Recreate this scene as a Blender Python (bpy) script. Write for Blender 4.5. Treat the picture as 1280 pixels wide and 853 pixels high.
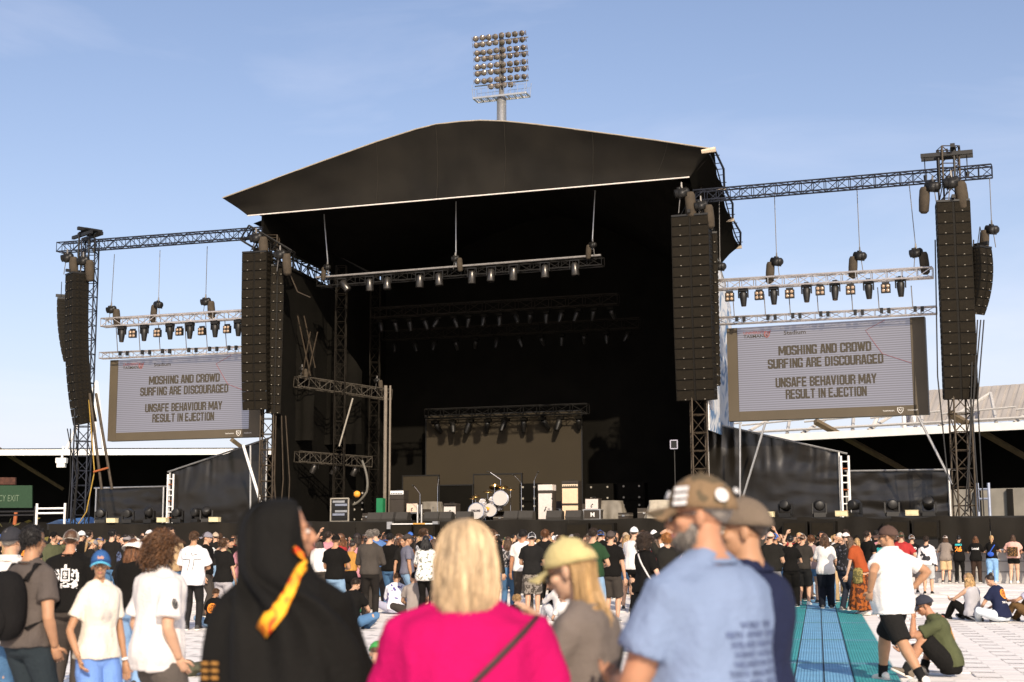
import bpy, math, random
from mathutils import Vector, Matrix, noise
from mathutils.bvhtree import BVHTree
V = Vector
R = math.radians
for o in list(bpy.data.objects): bpy.data.objects.remove(o)
SC = bpy.context.scene
COL = SC.collection
rng = random.Random(7)

# ------------------------------------------------------------------ camera
FPX = 1778.0                      # focal length in photograph pixels (50 mm on 36 mm)
CAMZ = 1.6
PITCH, ROLL = R(7.99), R(0.20)
cd = bpy.data.cameras.new('camera'); cam = bpy.data.objects.new('camera', cd); COL.objects.link(cam)
cd.lens = 50; cd.sensor_width = 36; cd.clip_end = 2000; cd.clip_start = 0.05
cam.matrix_world = Matrix.Translation((0, 0, CAMZ)) @ Matrix.Rotation(math.pi/2 + PITCH, 4, 'X') @ Matrix.Rotation(-ROLL, 4, 'Z')
cd.dof.use_dof = True; cd.dof.focus_distance = 52; cd.dof.aperture_fstop = 2.8
SC.camera = cam
CM = cam.matrix_world.to_3x3()

# ------------------------------------------------------------------ sky, sun, exposure
SUN_EL = R(30)
TRAVEL = V((-0.17, 0.985))        # horizontal direction in which sunlight travels
w = bpy.data.worlds.new('World'); SC.world = w; w.use_nodes = True
nt = w.node_tree; nt.nodes.clear()
out = nt.nodes.new('ShaderNodeOutputWorld'); bg = nt.nodes.new('ShaderNodeBackground')
sky = nt.nodes.new('ShaderNodeTexSky'); sky.sky_type = 'NISHITA'; sky.sun_disc = False
sky.sun_elevation = SUN_EL; sky.sun_rotation = math.atan2(-TRAVEL.x, -TRAVEL.y)
sky.air_density = .95; sky.dust_density = 2.4; sky.ozone_density = 1.2; sky.altitude = 30
bg.inputs[1].default_value = 0.132
tc = nt.nodes.new('ShaderNodeTexCoord'); mp = nt.nodes.new('ShaderNodeMapping')
mp.inputs['Scale'].default_value = (1.0, 1.0, 5.0); mp.inputs['Rotation'].default_value = (0.0, R(-8), 0); mp.inputs['Location'].default_value = (.35, .1, .55)
nz = nt.nodes.new('ShaderNodeTexNoise'); nz.inputs['Scale'].default_value = 2.4; nz.inputs['Detail'].default_value = 7; nz.inputs['Roughness'].default_value = .55; nz.inputs['Distortion'].default_value = .5
rp = nt.nodes.new('ShaderNodeValToRGB'); rp.color_ramp.elements[0].position = .46; rp.color_ramp.elements[0].color = (.03, .03, .03, 1); rp.color_ramp.elements[1].position = .85
rp.color_ramp.elements[1].color = (.34, .34, .34, 1)
mx = nt.nodes.new('ShaderNodeMix'); mx.data_type = 'RGBA'
mx.inputs['B'].default_value = (7.1, 7.15, 7.5, 1)
L = nt.links.new
L(tc.outputs['Generated'], mp.inputs[0]); L(mp.outputs[0], nz.inputs[0]); L(nz.outputs[0], rp.inputs[0])
sx_ = nt.nodes.new('ShaderNodeSeparateXYZ'); L(tc.outputs['Generated'], sx_.inputs[0])       # pale haze towards the horizon, the same all round
hz = nt.nodes.new('ShaderNodeMath'); hz.operation = 'MULTIPLY'; hz.inputs[1].default_value = -1/.115; L(sx_.outputs['Z'], hz.inputs[0])
he = nt.nodes.new('ShaderNodeMath'); he.operation = 'EXPONENT'; L(hz.outputs[0], he.inputs[0])
hm_ = nt.nodes.new('ShaderNodeMath'); hm_.operation = 'MULTIPLY'; hm_.inputs[1].default_value = .85; hm_.use_clamp = True; L(he.outputs[0], hm_.inputs[0])
hx = nt.nodes.new('ShaderNodeMath'); hx.operation = 'ADD'; hx.use_clamp = True; L(hm_.outputs[0], hx.inputs[0]); L(rp.outputs[0], hx.inputs[1])
L(hx.outputs[0], mx.inputs['Factor']); L(sky.outputs[0], mx.inputs['A']); tint = nt.nodes.new('ShaderNodeMix'); tint.data_type = 'RGBA'; tint.blend_type = 'MULTIPLY'; tint.inputs['Factor'].default_value = 1; tint.inputs['B'].default_value = (1.0, .985, 1.06, 1)
L(mx.outputs['Result'], tint.inputs['A']); L(tint.outputs['Result'], bg.inputs[0]); L(bg.outputs[0], out.inputs[0])
sl = bpy.data.lights.new('sun', 'SUN'); so = bpy.data.objects.new('sun', sl); COL.objects.link(so)
sl.energy = 4.6; sl.angle = R(0.5); sl.color = (1.0, .86, .68)
sd = V((TRAVEL.x, TRAVEL.y, 0)).normalized()*math.cos(SUN_EL) + V((0, 0, -math.sin(SUN_EL)))
so.rotation_euler = sd.to_track_quat('-Z', 'Y').to_euler(); so.location = (5, -20, 30)
SC.view_settings.view_transform = 'Standard'; SC.view_settings.look = 'None'
SC.view_settings.exposure = 0.2; SC.view_settings.gamma = 1

# ------------------------------------------------------------------ where things stand
class Frame:                      # a vertical plane standing on the ground: u to the right along it, v behind it
    def __init__(s, o, ang):
        s.o = V((o[0], o[1], 0)); a = R(ang); s.a = a
        s.u = V((math.cos(a), -math.sin(a), 0)); s.n = V((math.sin(a), math.cos(a), 0))
        s.rot = Matrix.Rotation(-a, 3, 'Z')
    def w(s, u, v, z): return s.o + s.u*u + s.n*v + V((0, 0, z))
    def m(s, u, v, z): return Matrix.Translation(s.w(u, v, z)) @ Matrix.Rotation(-s.a, 4, 'Z')
    def p(s, px, py, v=0.0):      # point of the plane v seen at a photograph pixel
        d = CM @ V(((px-640)/FPX, (426.5-py)/FPX, -1))
        c = V((0, 0, CAMZ)); t = (s.n.dot(s.o-c) + v)/s.n.dot(d)
        return c + d*t
    def uvz(s, px, py, v=0.0):
        q = s.p(px, py, v); r = q - s.o
        return r.dot(s.u), v, q.z
MAIN = Frame((7.5, 60.2), 18.8)   # stage front
WING = Frame((7.5, 60.2), 22.6)   # right-hand wing, turned a little further
FLAT = Frame((0, 0), 0)

# ------------------------------------------------------------------ materials
MATS = {}
def mat(name, col, rough=.8, metal=0, var=.12, vscale=6, bump=0, bscale=60, stretch=None, spec=.4, emit=None, es=0, sub=0, island=0):
    if name in MATS: return MATS[name]
    m = bpy.data.materials.new(name); m.use_nodes = True; n = m.node_tree; b = n.nodes['Principled BSDF']; l = n.links.new
    b.inputs['Roughness'].default_value = rough; b.inputs['Metallic'].default_value = metal
    b.inputs['Specular IOR Level'].default_value = spec
    if sub: b.inputs['Subsurface Weight'].default_value = sub; b.inputs['Subsurface Radius'].default_value = (.02, .008, .004); b.inputs['Subsurface Scale'].default_value = .5
    tc = n.nodes.new('ShaderNodeTexCoord'); src = tc.outputs['Object']
    if stretch:
        mp = n.nodes.new('ShaderNodeMapping'); mp.inputs['Scale'].default_value = stretch; l(src, mp.inputs[0]); src = mp.outputs[0]
    nz = n.nodes.new('ShaderNodeTexNoise'); nz.inputs['Scale'].default_value = vscale; nz.inputs['Detail'].default_value = 5
    l(src, nz.inputs[0])
    mr = n.nodes.new('ShaderNodeMapRange'); mr.inputs[1].default_value = .3; mr.inputs[2].default_value = .7
    mr.inputs[3].default_value = 1-var; mr.inputs[4].default_value = 1+var; l(nz.outputs[0], mr.inputs[0])
    val = mr.outputs[0]
    if island:
        g = n.nodes.new('ShaderNodeNewGeometry'); m2 = n.nodes.new('ShaderNodeMapRange'); m2.inputs[3].default_value = 1-island; m2.inputs[4].default_value = 1+island
        l(g.outputs['Random Per Island'], m2.inputs[0]); mu = n.nodes.new('ShaderNodeMath'); mu.operation = 'MULTIPLY'
        l(val, mu.inputs[0]); l(m2.outputs[0], mu.inputs[1]); val = mu.outputs[0]
    vm = n.nodes.new('ShaderNodeVectorMath'); vm.operation = 'SCALE'; vm.inputs[0].default_value = col[:3]; l(val, vm.inputs['Scale'])
    l(vm.outputs[0], b.inputs['Base Color'])
    if bump:
        n2 = n.nodes.new('ShaderNodeTexNoise'); n2.inputs['Scale'].default_value = bscale; n2.inputs['Detail'].default_value = 3; l(src, n2.inputs[0])
        bp = n.nodes.new('ShaderNodeBump'); bp.inputs['Strength'].default_value = bump; bp.inputs['Distance'].default_value = .02
        l(n2.outputs[0], bp.inputs['Height']); l(bp.outputs[0], b.inputs['Normal'])
    if emit: b.inputs['Emission Color'].default_value = (*emit, 1); b.inputs['Emission Strength'].default_value = es
    MATS[name] = m; return m
def cloth(c, b=.35):
    if max(c) < .03: c = tuple(x*.62 for x in c)              # woven cotton of one colour
    return mat('cotton_%.3f_%.3f_%.3f' % tuple(c), c, .92, 0, .1, 5, b, 45, spec=.12)
M_BLACKCLOTH = mat('black_drape', (.0105, .0084, .0056), .7, 0, .2, 1.2, .25, 6, spec=.18)
M_ROOF = mat('black_roof_membrane', (.0112, .0093, .0066), .68, 0, .35, .5, .15, 3, spec=.16)
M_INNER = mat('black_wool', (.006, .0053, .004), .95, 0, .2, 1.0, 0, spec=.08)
M_VINYL = mat('black_vinyl', (.0125, .0105, .008), .30, 0, .15, 1.5, .22, 2.6, spec=.55)
M_TRUSSD = mat('weathered_dark_truss', (.022, .025, .036), .55, .3, .3, 3)
M_TRUSSL = mat('aluminium_truss', (.62, .58, .55), .38, .75, .12, 3)
M_TRUSSB = mat('brown_steel', (.05, .036, .022), .6, .2, .3, 4)
M_STEEL = mat('galvanised_steel', (.5, .49, .47), .4, .8, .12, 5)
M_WIRE = mat('wire_rope', (.16, .15, .14), .5, .4, .1, 5)
M_CAB = mat('speaker_black', (.0075, .006, .0038), .6, 0, .15, 8, .2, 120, spec=.15)
M_GRILLE = mat('speaker_grille', (.0125, .0096, .0056), .75, 0, .15, 9, .3, 200, spec=.12)
M_FIX = mat('lamp_black', (.010, .009, .0075), .48, 0, .15, 8, spec=.4)
M_LENS = mat('warm_lens', (.34, .235, .15), .15, 0, .2, 20, spec=.8)
M_WHITE = mat('white_paint', (.78, .76, .73), .5, 0, .06, 2)
M_CREAM = mat('cream_tolex', (.62, .50, .36), .7, 0, .08, 6, .2, 150)
M_DOT = mat('small_badge', (.30, .27, .22), .6)
M_LOGO = mat('pale_print', (.7, .68, .64), .7, 0, .08, 10)

# ------------------------------------------------------------------ meshes
class MB:
    def __init__(s): s.v = []; s.f = []; s.mi = []
    def add(s, vs, fs, mi=0):
        k = len(s.v); s.v += [V(x) for x in vs]; s.f += [tuple(i+k for i in f) for f in fs]; s.mi += [mi]*len(fs); return s
    def box(s, c, d, rot=None, mi=0):
        c = V(c); d = V(d)/2; q = []
        for x in (-1, 1):
            for y in (-1, 1):
                for z in (-1, 1):
                    e = V((x*d.x, y*d.y, z*d.z)); q.append(c + (rot @ e if rot else e))
        return s.add(q, [(0, 1, 3, 2), (4, 6, 7, 5), (0, 4, 5, 1), (2, 3, 7, 6), (0, 2, 6, 4), (1, 5, 7, 3)], mi)
    def path(s, pts, rad, n=8, cap=True, mi=0, flat=1.0, up=None):
        pts = [V(p) for p in pts]
        if not hasattr(rad, '__len__'): rad = [rad]*len(pts)
        rings = []; ref = V(up) if up else None
        for i, p in enumerate(pts):
            t = (pts[min(i+1, len(pts)-1)] - pts[max(i-1, 0)])
            t = t.normalized() if t.length > 1e-9 else V((0, 0, 1))
            if ref is None: ref = V((1, 0, 0)) if abs(t.x) < .8 else V((0, 1, 0))
            a = (ref - t*ref.dot(t)).normalized(); b = t.cross(a); ref = a
            r = rad[i]
            rings.append([p + a*(r*math.cos(6.28318*k/n)) + b*(r*flat*math.sin(6.28318*k/n)) for k in range(n)])
        return s.loft(rings, cap, mi)
    def tube(s, a, b, r, r2=None, n=8, mi=0): return s.path([a, b], [r, r if r2 is None else r2], n, True, mi)
    def loft(s, rings, cap=True, mi=0, closed=True):
        n = len(rings[0]); vs = [p for r in rings for p in r]; fs = []
        for i in range(len(rings)-1):
            for k in range(n if closed else n-1):
                a = i*n+k; b = i*n+(k+1) % n
                fs.append((a, b, b+n, a+n))
        if cap and closed: fs.append(tuple(reversed(range(n)))); fs.append(tuple(range((len(rings)-1)*n, len(rings)*n)))
        return s.add(vs, fs, mi)
    def ell(s, c, r, rot=None, n=14, m=9, mi=0, fn=None):
        c = V(c); vs = []; fs = []
        for i in range(m+1):
            th = math.pi*i/m
            for k in range(n):
                ph = 6.28318*k/n; d = V((math.sin(th)*math.cos(ph), math.sin(th)*math.sin(ph), math.cos(th)))
                q = fn(d) if fn else 1.0
                e = V((d.x*r[0], d.y*r[1], d.z*r[2]))*q
                vs.append(c + (rot @ e if rot else e))
        for i in range(m):
            for k in range(n):
                a = i*n+k; b = i*n+(k+1) % n
                fs.append((a, a+n, b+n, b))
        return s.add(vs, fs, mi)
    def poly(s, pts, mi=0): return s.add(pts, [tuple(range(len(pts)))], mi)
    def slab(s, pts, off, mi=0):  # polygon with thickness
        n = len(pts); off = V(off); pts = [V(p) for p in pts]
        fs = [tuple(range(n)), tuple(reversed(range(n, 2*n)))] + [((i+1) % n, i, i+n, (i+1) % n+n) for i in range(n)]
        return s.add(pts + [p+off for p in pts], fs, mi)
    def mesh(s, name, mats, smooth=False):
        me = bpy.data.meshes.new(name); me.from_pydata(s.v, [], s.f)
        for m in (mats if isinstance(mats, (list, tuple)) else [mats]): me.materials.append(m)
        if any(s.mi): me.polygons.foreach_set('material_index', s.mi)
        if smooth: me.polygons.foreach_set('use_smooth', [True]*len(s.f))
        me.update(); return me

TMP = bpy.data.scenes.new('scratch')
def evaluate(me, mods):
    o = bpy.data.objects.new('scratch', me); TMP.collection.objects.link(o)
    for typ, kw in mods:
        md = o.modifiers.new(typ, typ)
        for k, x in kw.items(): setattr(md, k, x)
    vl = TMP.view_layers[0]; vl.update(); dg = vl.depsgraph
    r = bpy.data.meshes.new_from_object(o.evaluated_get(dg), depsgraph=dg)
    bpy.data.objects.remove(o); return r
def vox(mb, size, sm=4, fac=.5):
    me = mb.mesh('raw', []) if not isinstance(mb, bpy.types.Mesh) else mb
    r = evaluate(me, [('REMESH', dict(mode='VOXEL', voxel_size=size)), ('SMOOTH', dict(iterations=sm, factor=fac))])
    bpy.data.meshes.remove(me); return r

# ------------------------------------------------------------------ objects
def put(name, me, parent=None, mtx=None):
    o = bpy.data.objects.new(name, me); COL.objects.link(o)
    if parent: o.parent = parent
    if mtx is not None: o.matrix_basis = mtx
    return o
def tag(o, label, cat, group=None):
    o['label'] = label; o['category'] = cat
    if group: o['group'] = group
    return o
def thing(name, label, cat, loc=(0, 0, 0), group=None, mtx=None):
    o = bpy.data.objects.new(name, None); COL.objects.link(o); o.empty_display_size = .2
    if mtx is not None: o.matrix_basis = mtx
    else: o.location = loc
    return tag(o, label, cat, group)
def part(name, mb, m, parent, smooth=False, world=True):   # mesh drawn in world coordinates, hung under its thing
    if world:
        off = V(parent.location); 
        if parent.parent: off = off + V(parent.parent.location)
        mb.v = [p-off for p in mb.v]
    return put(name, mb.mesh(name, m, smooth), parent)
def single(name, mb, m, label, cat, base, group=None, smooth=False):
    base = V(base); mb.v = [p-base for p in mb.v]
    o = put(name, mb.mesh(name, m, smooth)); o.location = base
    return tag(o, label, cat, group)
def struct(name, mb, m, kind='structure'):
    o = put(name, mb.mesh(name, m)); o['kind'] = kind; return o
def recolour(o, m, i=0):
    o.material_slots[i].link = 'OBJECT'; o.material_slots[i].material = m

def truss_mb(a, b, w, h, seg, up=(0, 0, 1), rc=.03, rb=.016, tri=False):
    """four (or three) chords and their lattice between two points"""
    a, b, up = V(a), V(b), V(up); t = (b-a).normalized(); s = t.cross(up).normalized(); up = s.cross(t)
    cs = [s*w/2+up*h/2, -s*w/2+up*h/2, -s*w/2-up*h/2, s*w/2-up*h/2]
    if tri: cs = [s*w/2+up*h/2, -s*w/2+up*h/2, -up*h/2]
    ch = []
    for c in cs: ch.append(MB().tube(a+c, b+c, rc, n=6))
    la = MB(); n = max(1, int(round((b-a).length/seg))); k = len(cs)
    for i in range(n):
        p, q = a.lerp(b, i/n), a.lerp(b, (i+1)/n)
        for j in range(k):
            c, d = cs[j], cs[(j+1) % k]
            if (i+j) % 2: la.tube(p+c, q+d, rb, n=4)
            else: la.tube(p+d, q+c, rb, n=4)
            la.tube(p+c, p+d, rb, n=4)
    for j in range(k): la.tube(b+cs[j], b+cs[(j+1) % k], rb, n=4)
    return ch, la
def truss(name, label, a, b, w, h, seg, m, up=(0, 0, 1), rc=.03, rb=.016, tri=False, group=None, cat='truss', m2=None):
    t = thing(name, label, cat, V(a) if V(a).z <= V(b).z else V(b), group)
    ch, la = truss_mb(a, b, w, h, seg, up, rc, rb, tri)
    for c in ch: part('chord', c, m, t)
    part('lattice', la, m2 or m, t)
    return t
def text_mesh(body, size, m, sx=1.0, bold=0.0, ext=.002, align='CENTER', name='lettering'):
    cu = bpy.data.curves.new('t', 'FONT'); cu.body = body; cu.size = size; cu.align_x = align; cu.extrude = ext; cu.offset = bold; cu.resolution_u = 2
    o = bpy.data.objects.new('t', cu); TMP.collection.objects.link(o); vl = TMP.view_layers[0]; vl.update()
    me = bpy.data.meshes.new_from_object(o.evaluated_get(vl.depsgraph), depsgraph=vl.depsgraph)
    bpy.data.objects.remove(o); me.name = name
    for v in me.vertices: v.co.x *= sx
    me.materials.clear(); me.materials.append(m); return me
UPR = Matrix.Rotation(math.pi/2, 4, 'X')      # lies flat -> stands facing -Y
# ================================================================== the ground
M_GROUND = mat('far_turf', (.10, .13, .05), .95, 0, .3, .6)
M_FLOOR = mat('pale_plastic_floor', (.83, .775, .72), .55, 0, .13, 1.1, .5, 3, stretch=(1.0, 3.2, 1))
g = MB(); g.add([(-900, -200, 0), (900, -200, 0), (900, 1500, 0), (-900, 1500, 0)], [(0, 1, 2, 3)]); struct('ground', g, M_GROUND)
RUN = Frame((3.43, 16.1), 12.0)    # direction of the mats and of the floor tiles
fl = MB(); fl.add([RUN.w(-60, -30, .006), RUN.w(45, -30, .006), RUN.w(45, 60, .006), RUN.w(-60, 60, .006)], [(0, 1, 2, 3)])
floor = struct('floor', fl, M_FLOOR)

def floor_tile_mesh(tw, td):
    mb = MB(); e = .0045
    x, y, h = tw/2-e, td/2-e, .022
    # a low chamfered slab with two moulded ridges across its top
    nx, ny = 6, 3
    nx = 4
    for j in range(ny):
        for i in range(nx):
            x0, x1, y0, y1 = -x+2*x*i/nx, -x+2*x*(i+1)/nx, -y+2*y*j/ny, -y+2*y*(j+1)/ny; a = .0022 if (i+j) % 2 else -.0022; sk = 0
            mb.add([(x0-sk*(i > 0), y0, h-a), (x1-sk*(i < nx-1), y0, h-a), (x1+sk*(i < nx-1), y1, h+a), (x0+sk*(i > 0), y1, h+a)], [(0, 1, 2, 3)])
    mb.loft([[V((-x, -y, 0)), V((x, -y, 0)), V((x, y, 0)), V((-x, y, 0))], [V((-x, -y, h-.004)), V((x, -y, h-.004)), V((x, y, h-.004)), V((-x, y, h-.004))]])
    return mb.mesh('tile', M_FLOOR)
TW, TD = 1.15, .66
tile_me = floor_tile_mesh(TW, TD)
def in_view(p, margin=60):
    q = CM.transposed() @ (V(p) - V((0, 0, CAMZ)))
    if q.z > -.5: return False
    x = 640 + FPX*q.x/-q.z; y = 426.5 - FPX*q.y/-q.z
    return -margin < x < 1280+margin and y < 853+margin
MAT_L, MAT_R = -.86, .86
cells = []
for j in range(-4, 55):
    for i in range(-34, 26):
        u = (i + (.5 if j % 2 else 0))*TW; v = j*TD
        c = RUN.w(u, v, .006)
        if u-TW/2 < MAT_R+.02 and u+TW/2 > MAT_L-.02: continue
        if in_view(c): cells.append(((c-V((0, 0, CAMZ))).length, c, u, v))
cells.sort(key=lambda t: t[0])
for d, c, u, v in cells[:300]:
    o = put('tile', tile_me, floor)
    o.matrix_basis = Matrix.Translation(c) @ Matrix.Rotation(-RUN.a, 4, 'Z') @ Matrix.Rotation(rng.uniform(-.002, .002), 4, 'X') @ Matrix.Rotation(rng.uniform(-.001, .001), 4, 'Y')
rest = MB()
for d, c, u, v in cells[300:]:
    h = .02; x, y = TW/2-.006, TD/2-.006; tl = rng.uniform(-.007, .007)
    q = [RUN.w(u+a*x, v+b*y, .006) for a, b in ((-1, -1), (1, -1), (1, 1), (-1, 1))]
    rest.loft([q, [p+V((0, 0, h+tl*(1 if k < 2 else -1))) for k, p in enumerate(q)]])
o = part('far_tiles', rest, M_FLOOR, floor); o['kind'] = 'stuff'
# slivers of floor beside the mats
for a, b in ((MAT_L-1.2, MAT_L-.01), (MAT_R+.01, MAT_R+1.2)):
    q = MB(); q.add([RUN.w(a, -6, .012), RUN.w(b, -6, .012), RUN.w(b, 36, .012), RUN.w(a, 36, .012)], [(0, 1, 2, 3)])
    part('tile_border', q, M_FLOOR, floor)

# ------------------------------------------------------------------ coloured walkway mats
def mat_rib(name, c):
    m = mat(name, c, .55, 0, .14, 2.2, 0, spec=.35); n = m.node_tree; l = n.links.new
    tc = n.nodes.new('ShaderNodeTexCoord'); wv = n.nodes.new('ShaderNodeTexWave'); wv.bands_direction = 'X'; wv.inputs['Scale'].default_value = 9
    wy = n.nodes.new('ShaderNodeTexWave'); wy.bands_direction = 'Y'; wy.inputs['Scale'].default_value = 3.2
    l(tc.outputs['Object'], wv.inputs[0]); l(tc.outputs['Object'], wy.inputs[0])
    ad = n.nodes.new('ShaderNodeMath'); ad.operation = 'ADD'; l(wv.outputs['Fac'], ad.inputs[0]); l(wy.outputs['Fac'], ad.inputs[1])
    bp = n.nodes.new('ShaderNodeBump'); bp.inputs['Strength'].default_value = .55; bp.inputs['Distance'].default_value = .02
    l(ad.outputs[0], bp.inputs['Height']); l(bp.outputs[0], n.nodes['Principled BSDF'].inputs['Normal']); return m
M_TEAL = mat_rib('teal_ribbed_mat', (.04, .30, .31)); M_BLUE = mat_rib('blue_ribbed_mat', (.15, .36, .55))
M_GREYB = mat_rib('grey_ribbed_mat', (.11, .27, .34)); M_JOINT = mat('mat_joint', (.03, .045, .06), .8)
lanes = [(-.83, -.33, M_TEAL, 'teal ribbed walkway mat on the side toward the blue-shirted man'), (-.31, .0, M_BLUE, 'left of the two blue ribbed walkway mats'),
         (.02, .33, M_BLUE, 'right of the two blue ribbed walkway mats, beside the wider teal one'), (.35, .84, M_TEAL, 'wide teal ribbed walkway mat along the white floor')]
for k, (a, b, m, lb) in enumerate(lanes):
    t = thing('walkway_mat', lb, 'mat', RUN.w((a+b)/2, -2.5, .012), 'coloured walkway mats')
    t.rotation_euler.z = -RUN.a
    def strip(v0, v1, mm, name):
        q = MB(); w2 = (b-a)/2; q.box((0, (v0+v1)/2+2.5, .016), (2*w2, v1-v0-.012, .03)); put(name, q.mesh(name, mm), t)
    v = -2.5
    for v1 in (2.35, 6.7, 11.5, 17, 24):
        strip(v, v1, m, 'mat_panel')
        strip(v1, v1+.28, M_GREYB, 'mat_joint_band'); v = v1+.28
jm = MB()
for u in (-.32, .01, .34): jm.box(tuple(RUN.w(u, 10, .018)), (.05, 25, .024), RUN.rot)
single('mat_underlay', jm, M_JOINT, 'dark joint strips between the coloured walkway mats', 'strip', RUN.w(0, -2.5, .006))

# ================================================================== stadium stands behind
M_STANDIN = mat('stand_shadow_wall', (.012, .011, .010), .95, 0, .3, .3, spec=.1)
M_STRUT = mat('tan_strut', (.12, .088, .05), .7, 0, .15, 2)
M_SHEET = mat('roof_sheeting', (.36, .33, .30), .55, .1, .1, 1)
M_SEAT = mat('stand_concrete', (.24, .22, .19), .9, 0, .2, .8)
SL = Frame((-38, 128), 0)
def stand(name, label, F, u0, u1, z, depth, struts, masts, skyline):
    t = thing(name, label, 'grandstand', F.w((u0+u1)/2, 0, 0)); n = F.n
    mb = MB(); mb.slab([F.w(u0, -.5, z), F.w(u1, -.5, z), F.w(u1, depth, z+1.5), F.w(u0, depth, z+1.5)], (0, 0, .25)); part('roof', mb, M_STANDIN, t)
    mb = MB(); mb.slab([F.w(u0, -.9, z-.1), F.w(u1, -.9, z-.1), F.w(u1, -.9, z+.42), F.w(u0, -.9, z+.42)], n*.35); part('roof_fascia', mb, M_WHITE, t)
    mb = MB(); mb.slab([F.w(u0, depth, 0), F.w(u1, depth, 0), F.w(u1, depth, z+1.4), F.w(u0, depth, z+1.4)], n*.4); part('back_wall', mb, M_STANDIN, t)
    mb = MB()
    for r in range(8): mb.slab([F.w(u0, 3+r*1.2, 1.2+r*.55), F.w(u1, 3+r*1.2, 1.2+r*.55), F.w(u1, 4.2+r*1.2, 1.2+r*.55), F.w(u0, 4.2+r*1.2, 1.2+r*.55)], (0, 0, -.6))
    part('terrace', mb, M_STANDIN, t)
    for u in struts:
        mb = MB(); a = F.w(u, -1.2, z+1.2); b = F.w(u+4.5, 7, z-2.8)
        mb.path([a, b], [.26, .2], 4); part('strut', mb, M_STRUT, t)
    for u, h in masts:
        mb = MB()
        for du in (-2.6, 0.0, .9): mb.tube(F.w(u+du, 3, z+.5), F.w(u, 3, z+h), .17, .12, n=6)
        part('roof_mast', mb, M_WHITE, t)
    return t
zl = FLAT.p(150, 560, 128).z
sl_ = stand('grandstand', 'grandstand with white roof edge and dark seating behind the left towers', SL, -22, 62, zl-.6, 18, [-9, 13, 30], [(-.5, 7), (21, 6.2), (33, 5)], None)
# green exit banner under the left roof
def quad_on(F, v, x0, y0, x1, y1):
    return [F.p(x0, y1, v), F.p(x1, y1, v), F.p(x1, y0, v), F.p(x0, y0, v)]
mb = MB(); q = quad_on(SL, -3, -45, 607, 40, 635); mb.slab(q, SL.n*.2)
bn = thing('exit_banner', 'green exit banner hanging under the left grandstand roof', 'banner', (q[0]+q[1])/2)
part('banner_sheet', mb, mat('exit_green', (.012, .042, .017), .7), bn)
me = text_mesh('EMERGENCY EXIT', .8, mat('exit_letters', (.12, .17, .11), .7), .62)
pp = SL.p(-5, 627, -3.05) - bn.location; put('lettering', me, bn, Matrix.Translation(pp) @ UPR)
mb = MB(); q = quad_on(SL, -2, -45, 597, 19, 606); mb.slab(q, SL.n*.3)
single('brick_parapet', mb, mat('red_brick_far', (.07, .028, .018), .9, 0, .4, 3), 'patch of red brick parapet above the green exit banner', 'wall', (q[0]+q[1])/2)
# hanging camera pod
mb = MB(); a = SL.p(79, 558, -3); b = SL.p(77, 576, -3); mb.tube(a, b, .1, n=6)
pod = thing('roof_camera', 'white camera pod hanging from the left grandstand roof', 'camera', b)
part('drop_pole', mb, M_WHITE, pod); mb = MB(); mb.box(b, (.9, .6, .45)); mb.box(b+V((0, 0, -.4)), (.7, .5, .4)); part('housing', mb, M_WHITE, pod)
# right stand, turned towards the field
zr = FLAT.p(1280, 527, 95).z
SRF = Frame((FLAT.p(1280, 527, 95).x, 95), 37)
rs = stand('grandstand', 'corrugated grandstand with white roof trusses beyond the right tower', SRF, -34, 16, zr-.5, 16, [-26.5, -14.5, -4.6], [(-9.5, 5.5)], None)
mb = MB(); N = 40
for i in range(N):
    u0 = -11+27*i/N; u1 = u0+27/N*.55
    mb.slab([SRF.w(u0, 6, zr+.6), SRF.w(u1, 6, zr+.6), SRF.w(u1, 9, zr+3.5), SRF.w(u0, 9, zr+3.5)], SRF.n*.22)
    mb.slab([SRF.w(u1, 6.12, zr+.6), SRF.w(u0+27/N, 6.12, zr+.6), SRF.w(u0+27/N, 9.12, zr+3.5), SRF.w(u1, 9.12, zr+3.5)], SRF.n*.1)
o = part('corrugated_sheeting', mb, M_SHEET, rs); o['kind'] = 'stuff'
for k in range(9):
    mb = MB(); u = -32+k*5.2
    mb.tube(SRF.w(u, .5, zr), SRF.w(u+2.0, 5.6, zr+2.6), .13, n=6); mb.tube(SRF.w(u+4, .5, zr), SRF.w(u+2.0, 5.6, zr+2.6), .13, n=6)
    mb.tube(SRF.w(u, .5, zr+.3), SRF.w(u+5.2, .5, zr+.3), .1, n=6); mb.tube(SRF.w(u, 1, zr+.9), SRF.w(u+5.2, 1, zr+1.1), .07, n=6)
    part('roof_truss', mb, mat('dull_white', (.45, .43, .40), .6), rs)
# low concrete front wall of the right stand
mb = MB(); mb.slab([SRF.w(-12, -2, 0), SRF.w(16, -2, 0), SRF.w(16, -2, 4.9), SRF.w(-12, -2, 4.9)], SRF.n*.4); part('front_wall', mb, M_SEAT, rs)
for k in range(10):
    mb = MB(); u = -11+k*2.1; mb.box(SRF.w(u, -2.15, 3.3), (.35, .25, 3.1), SRF.rot); part('pilaster', mb, M_CREAM if k % 3 == 0 else M_STANDIN, rs)
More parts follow.
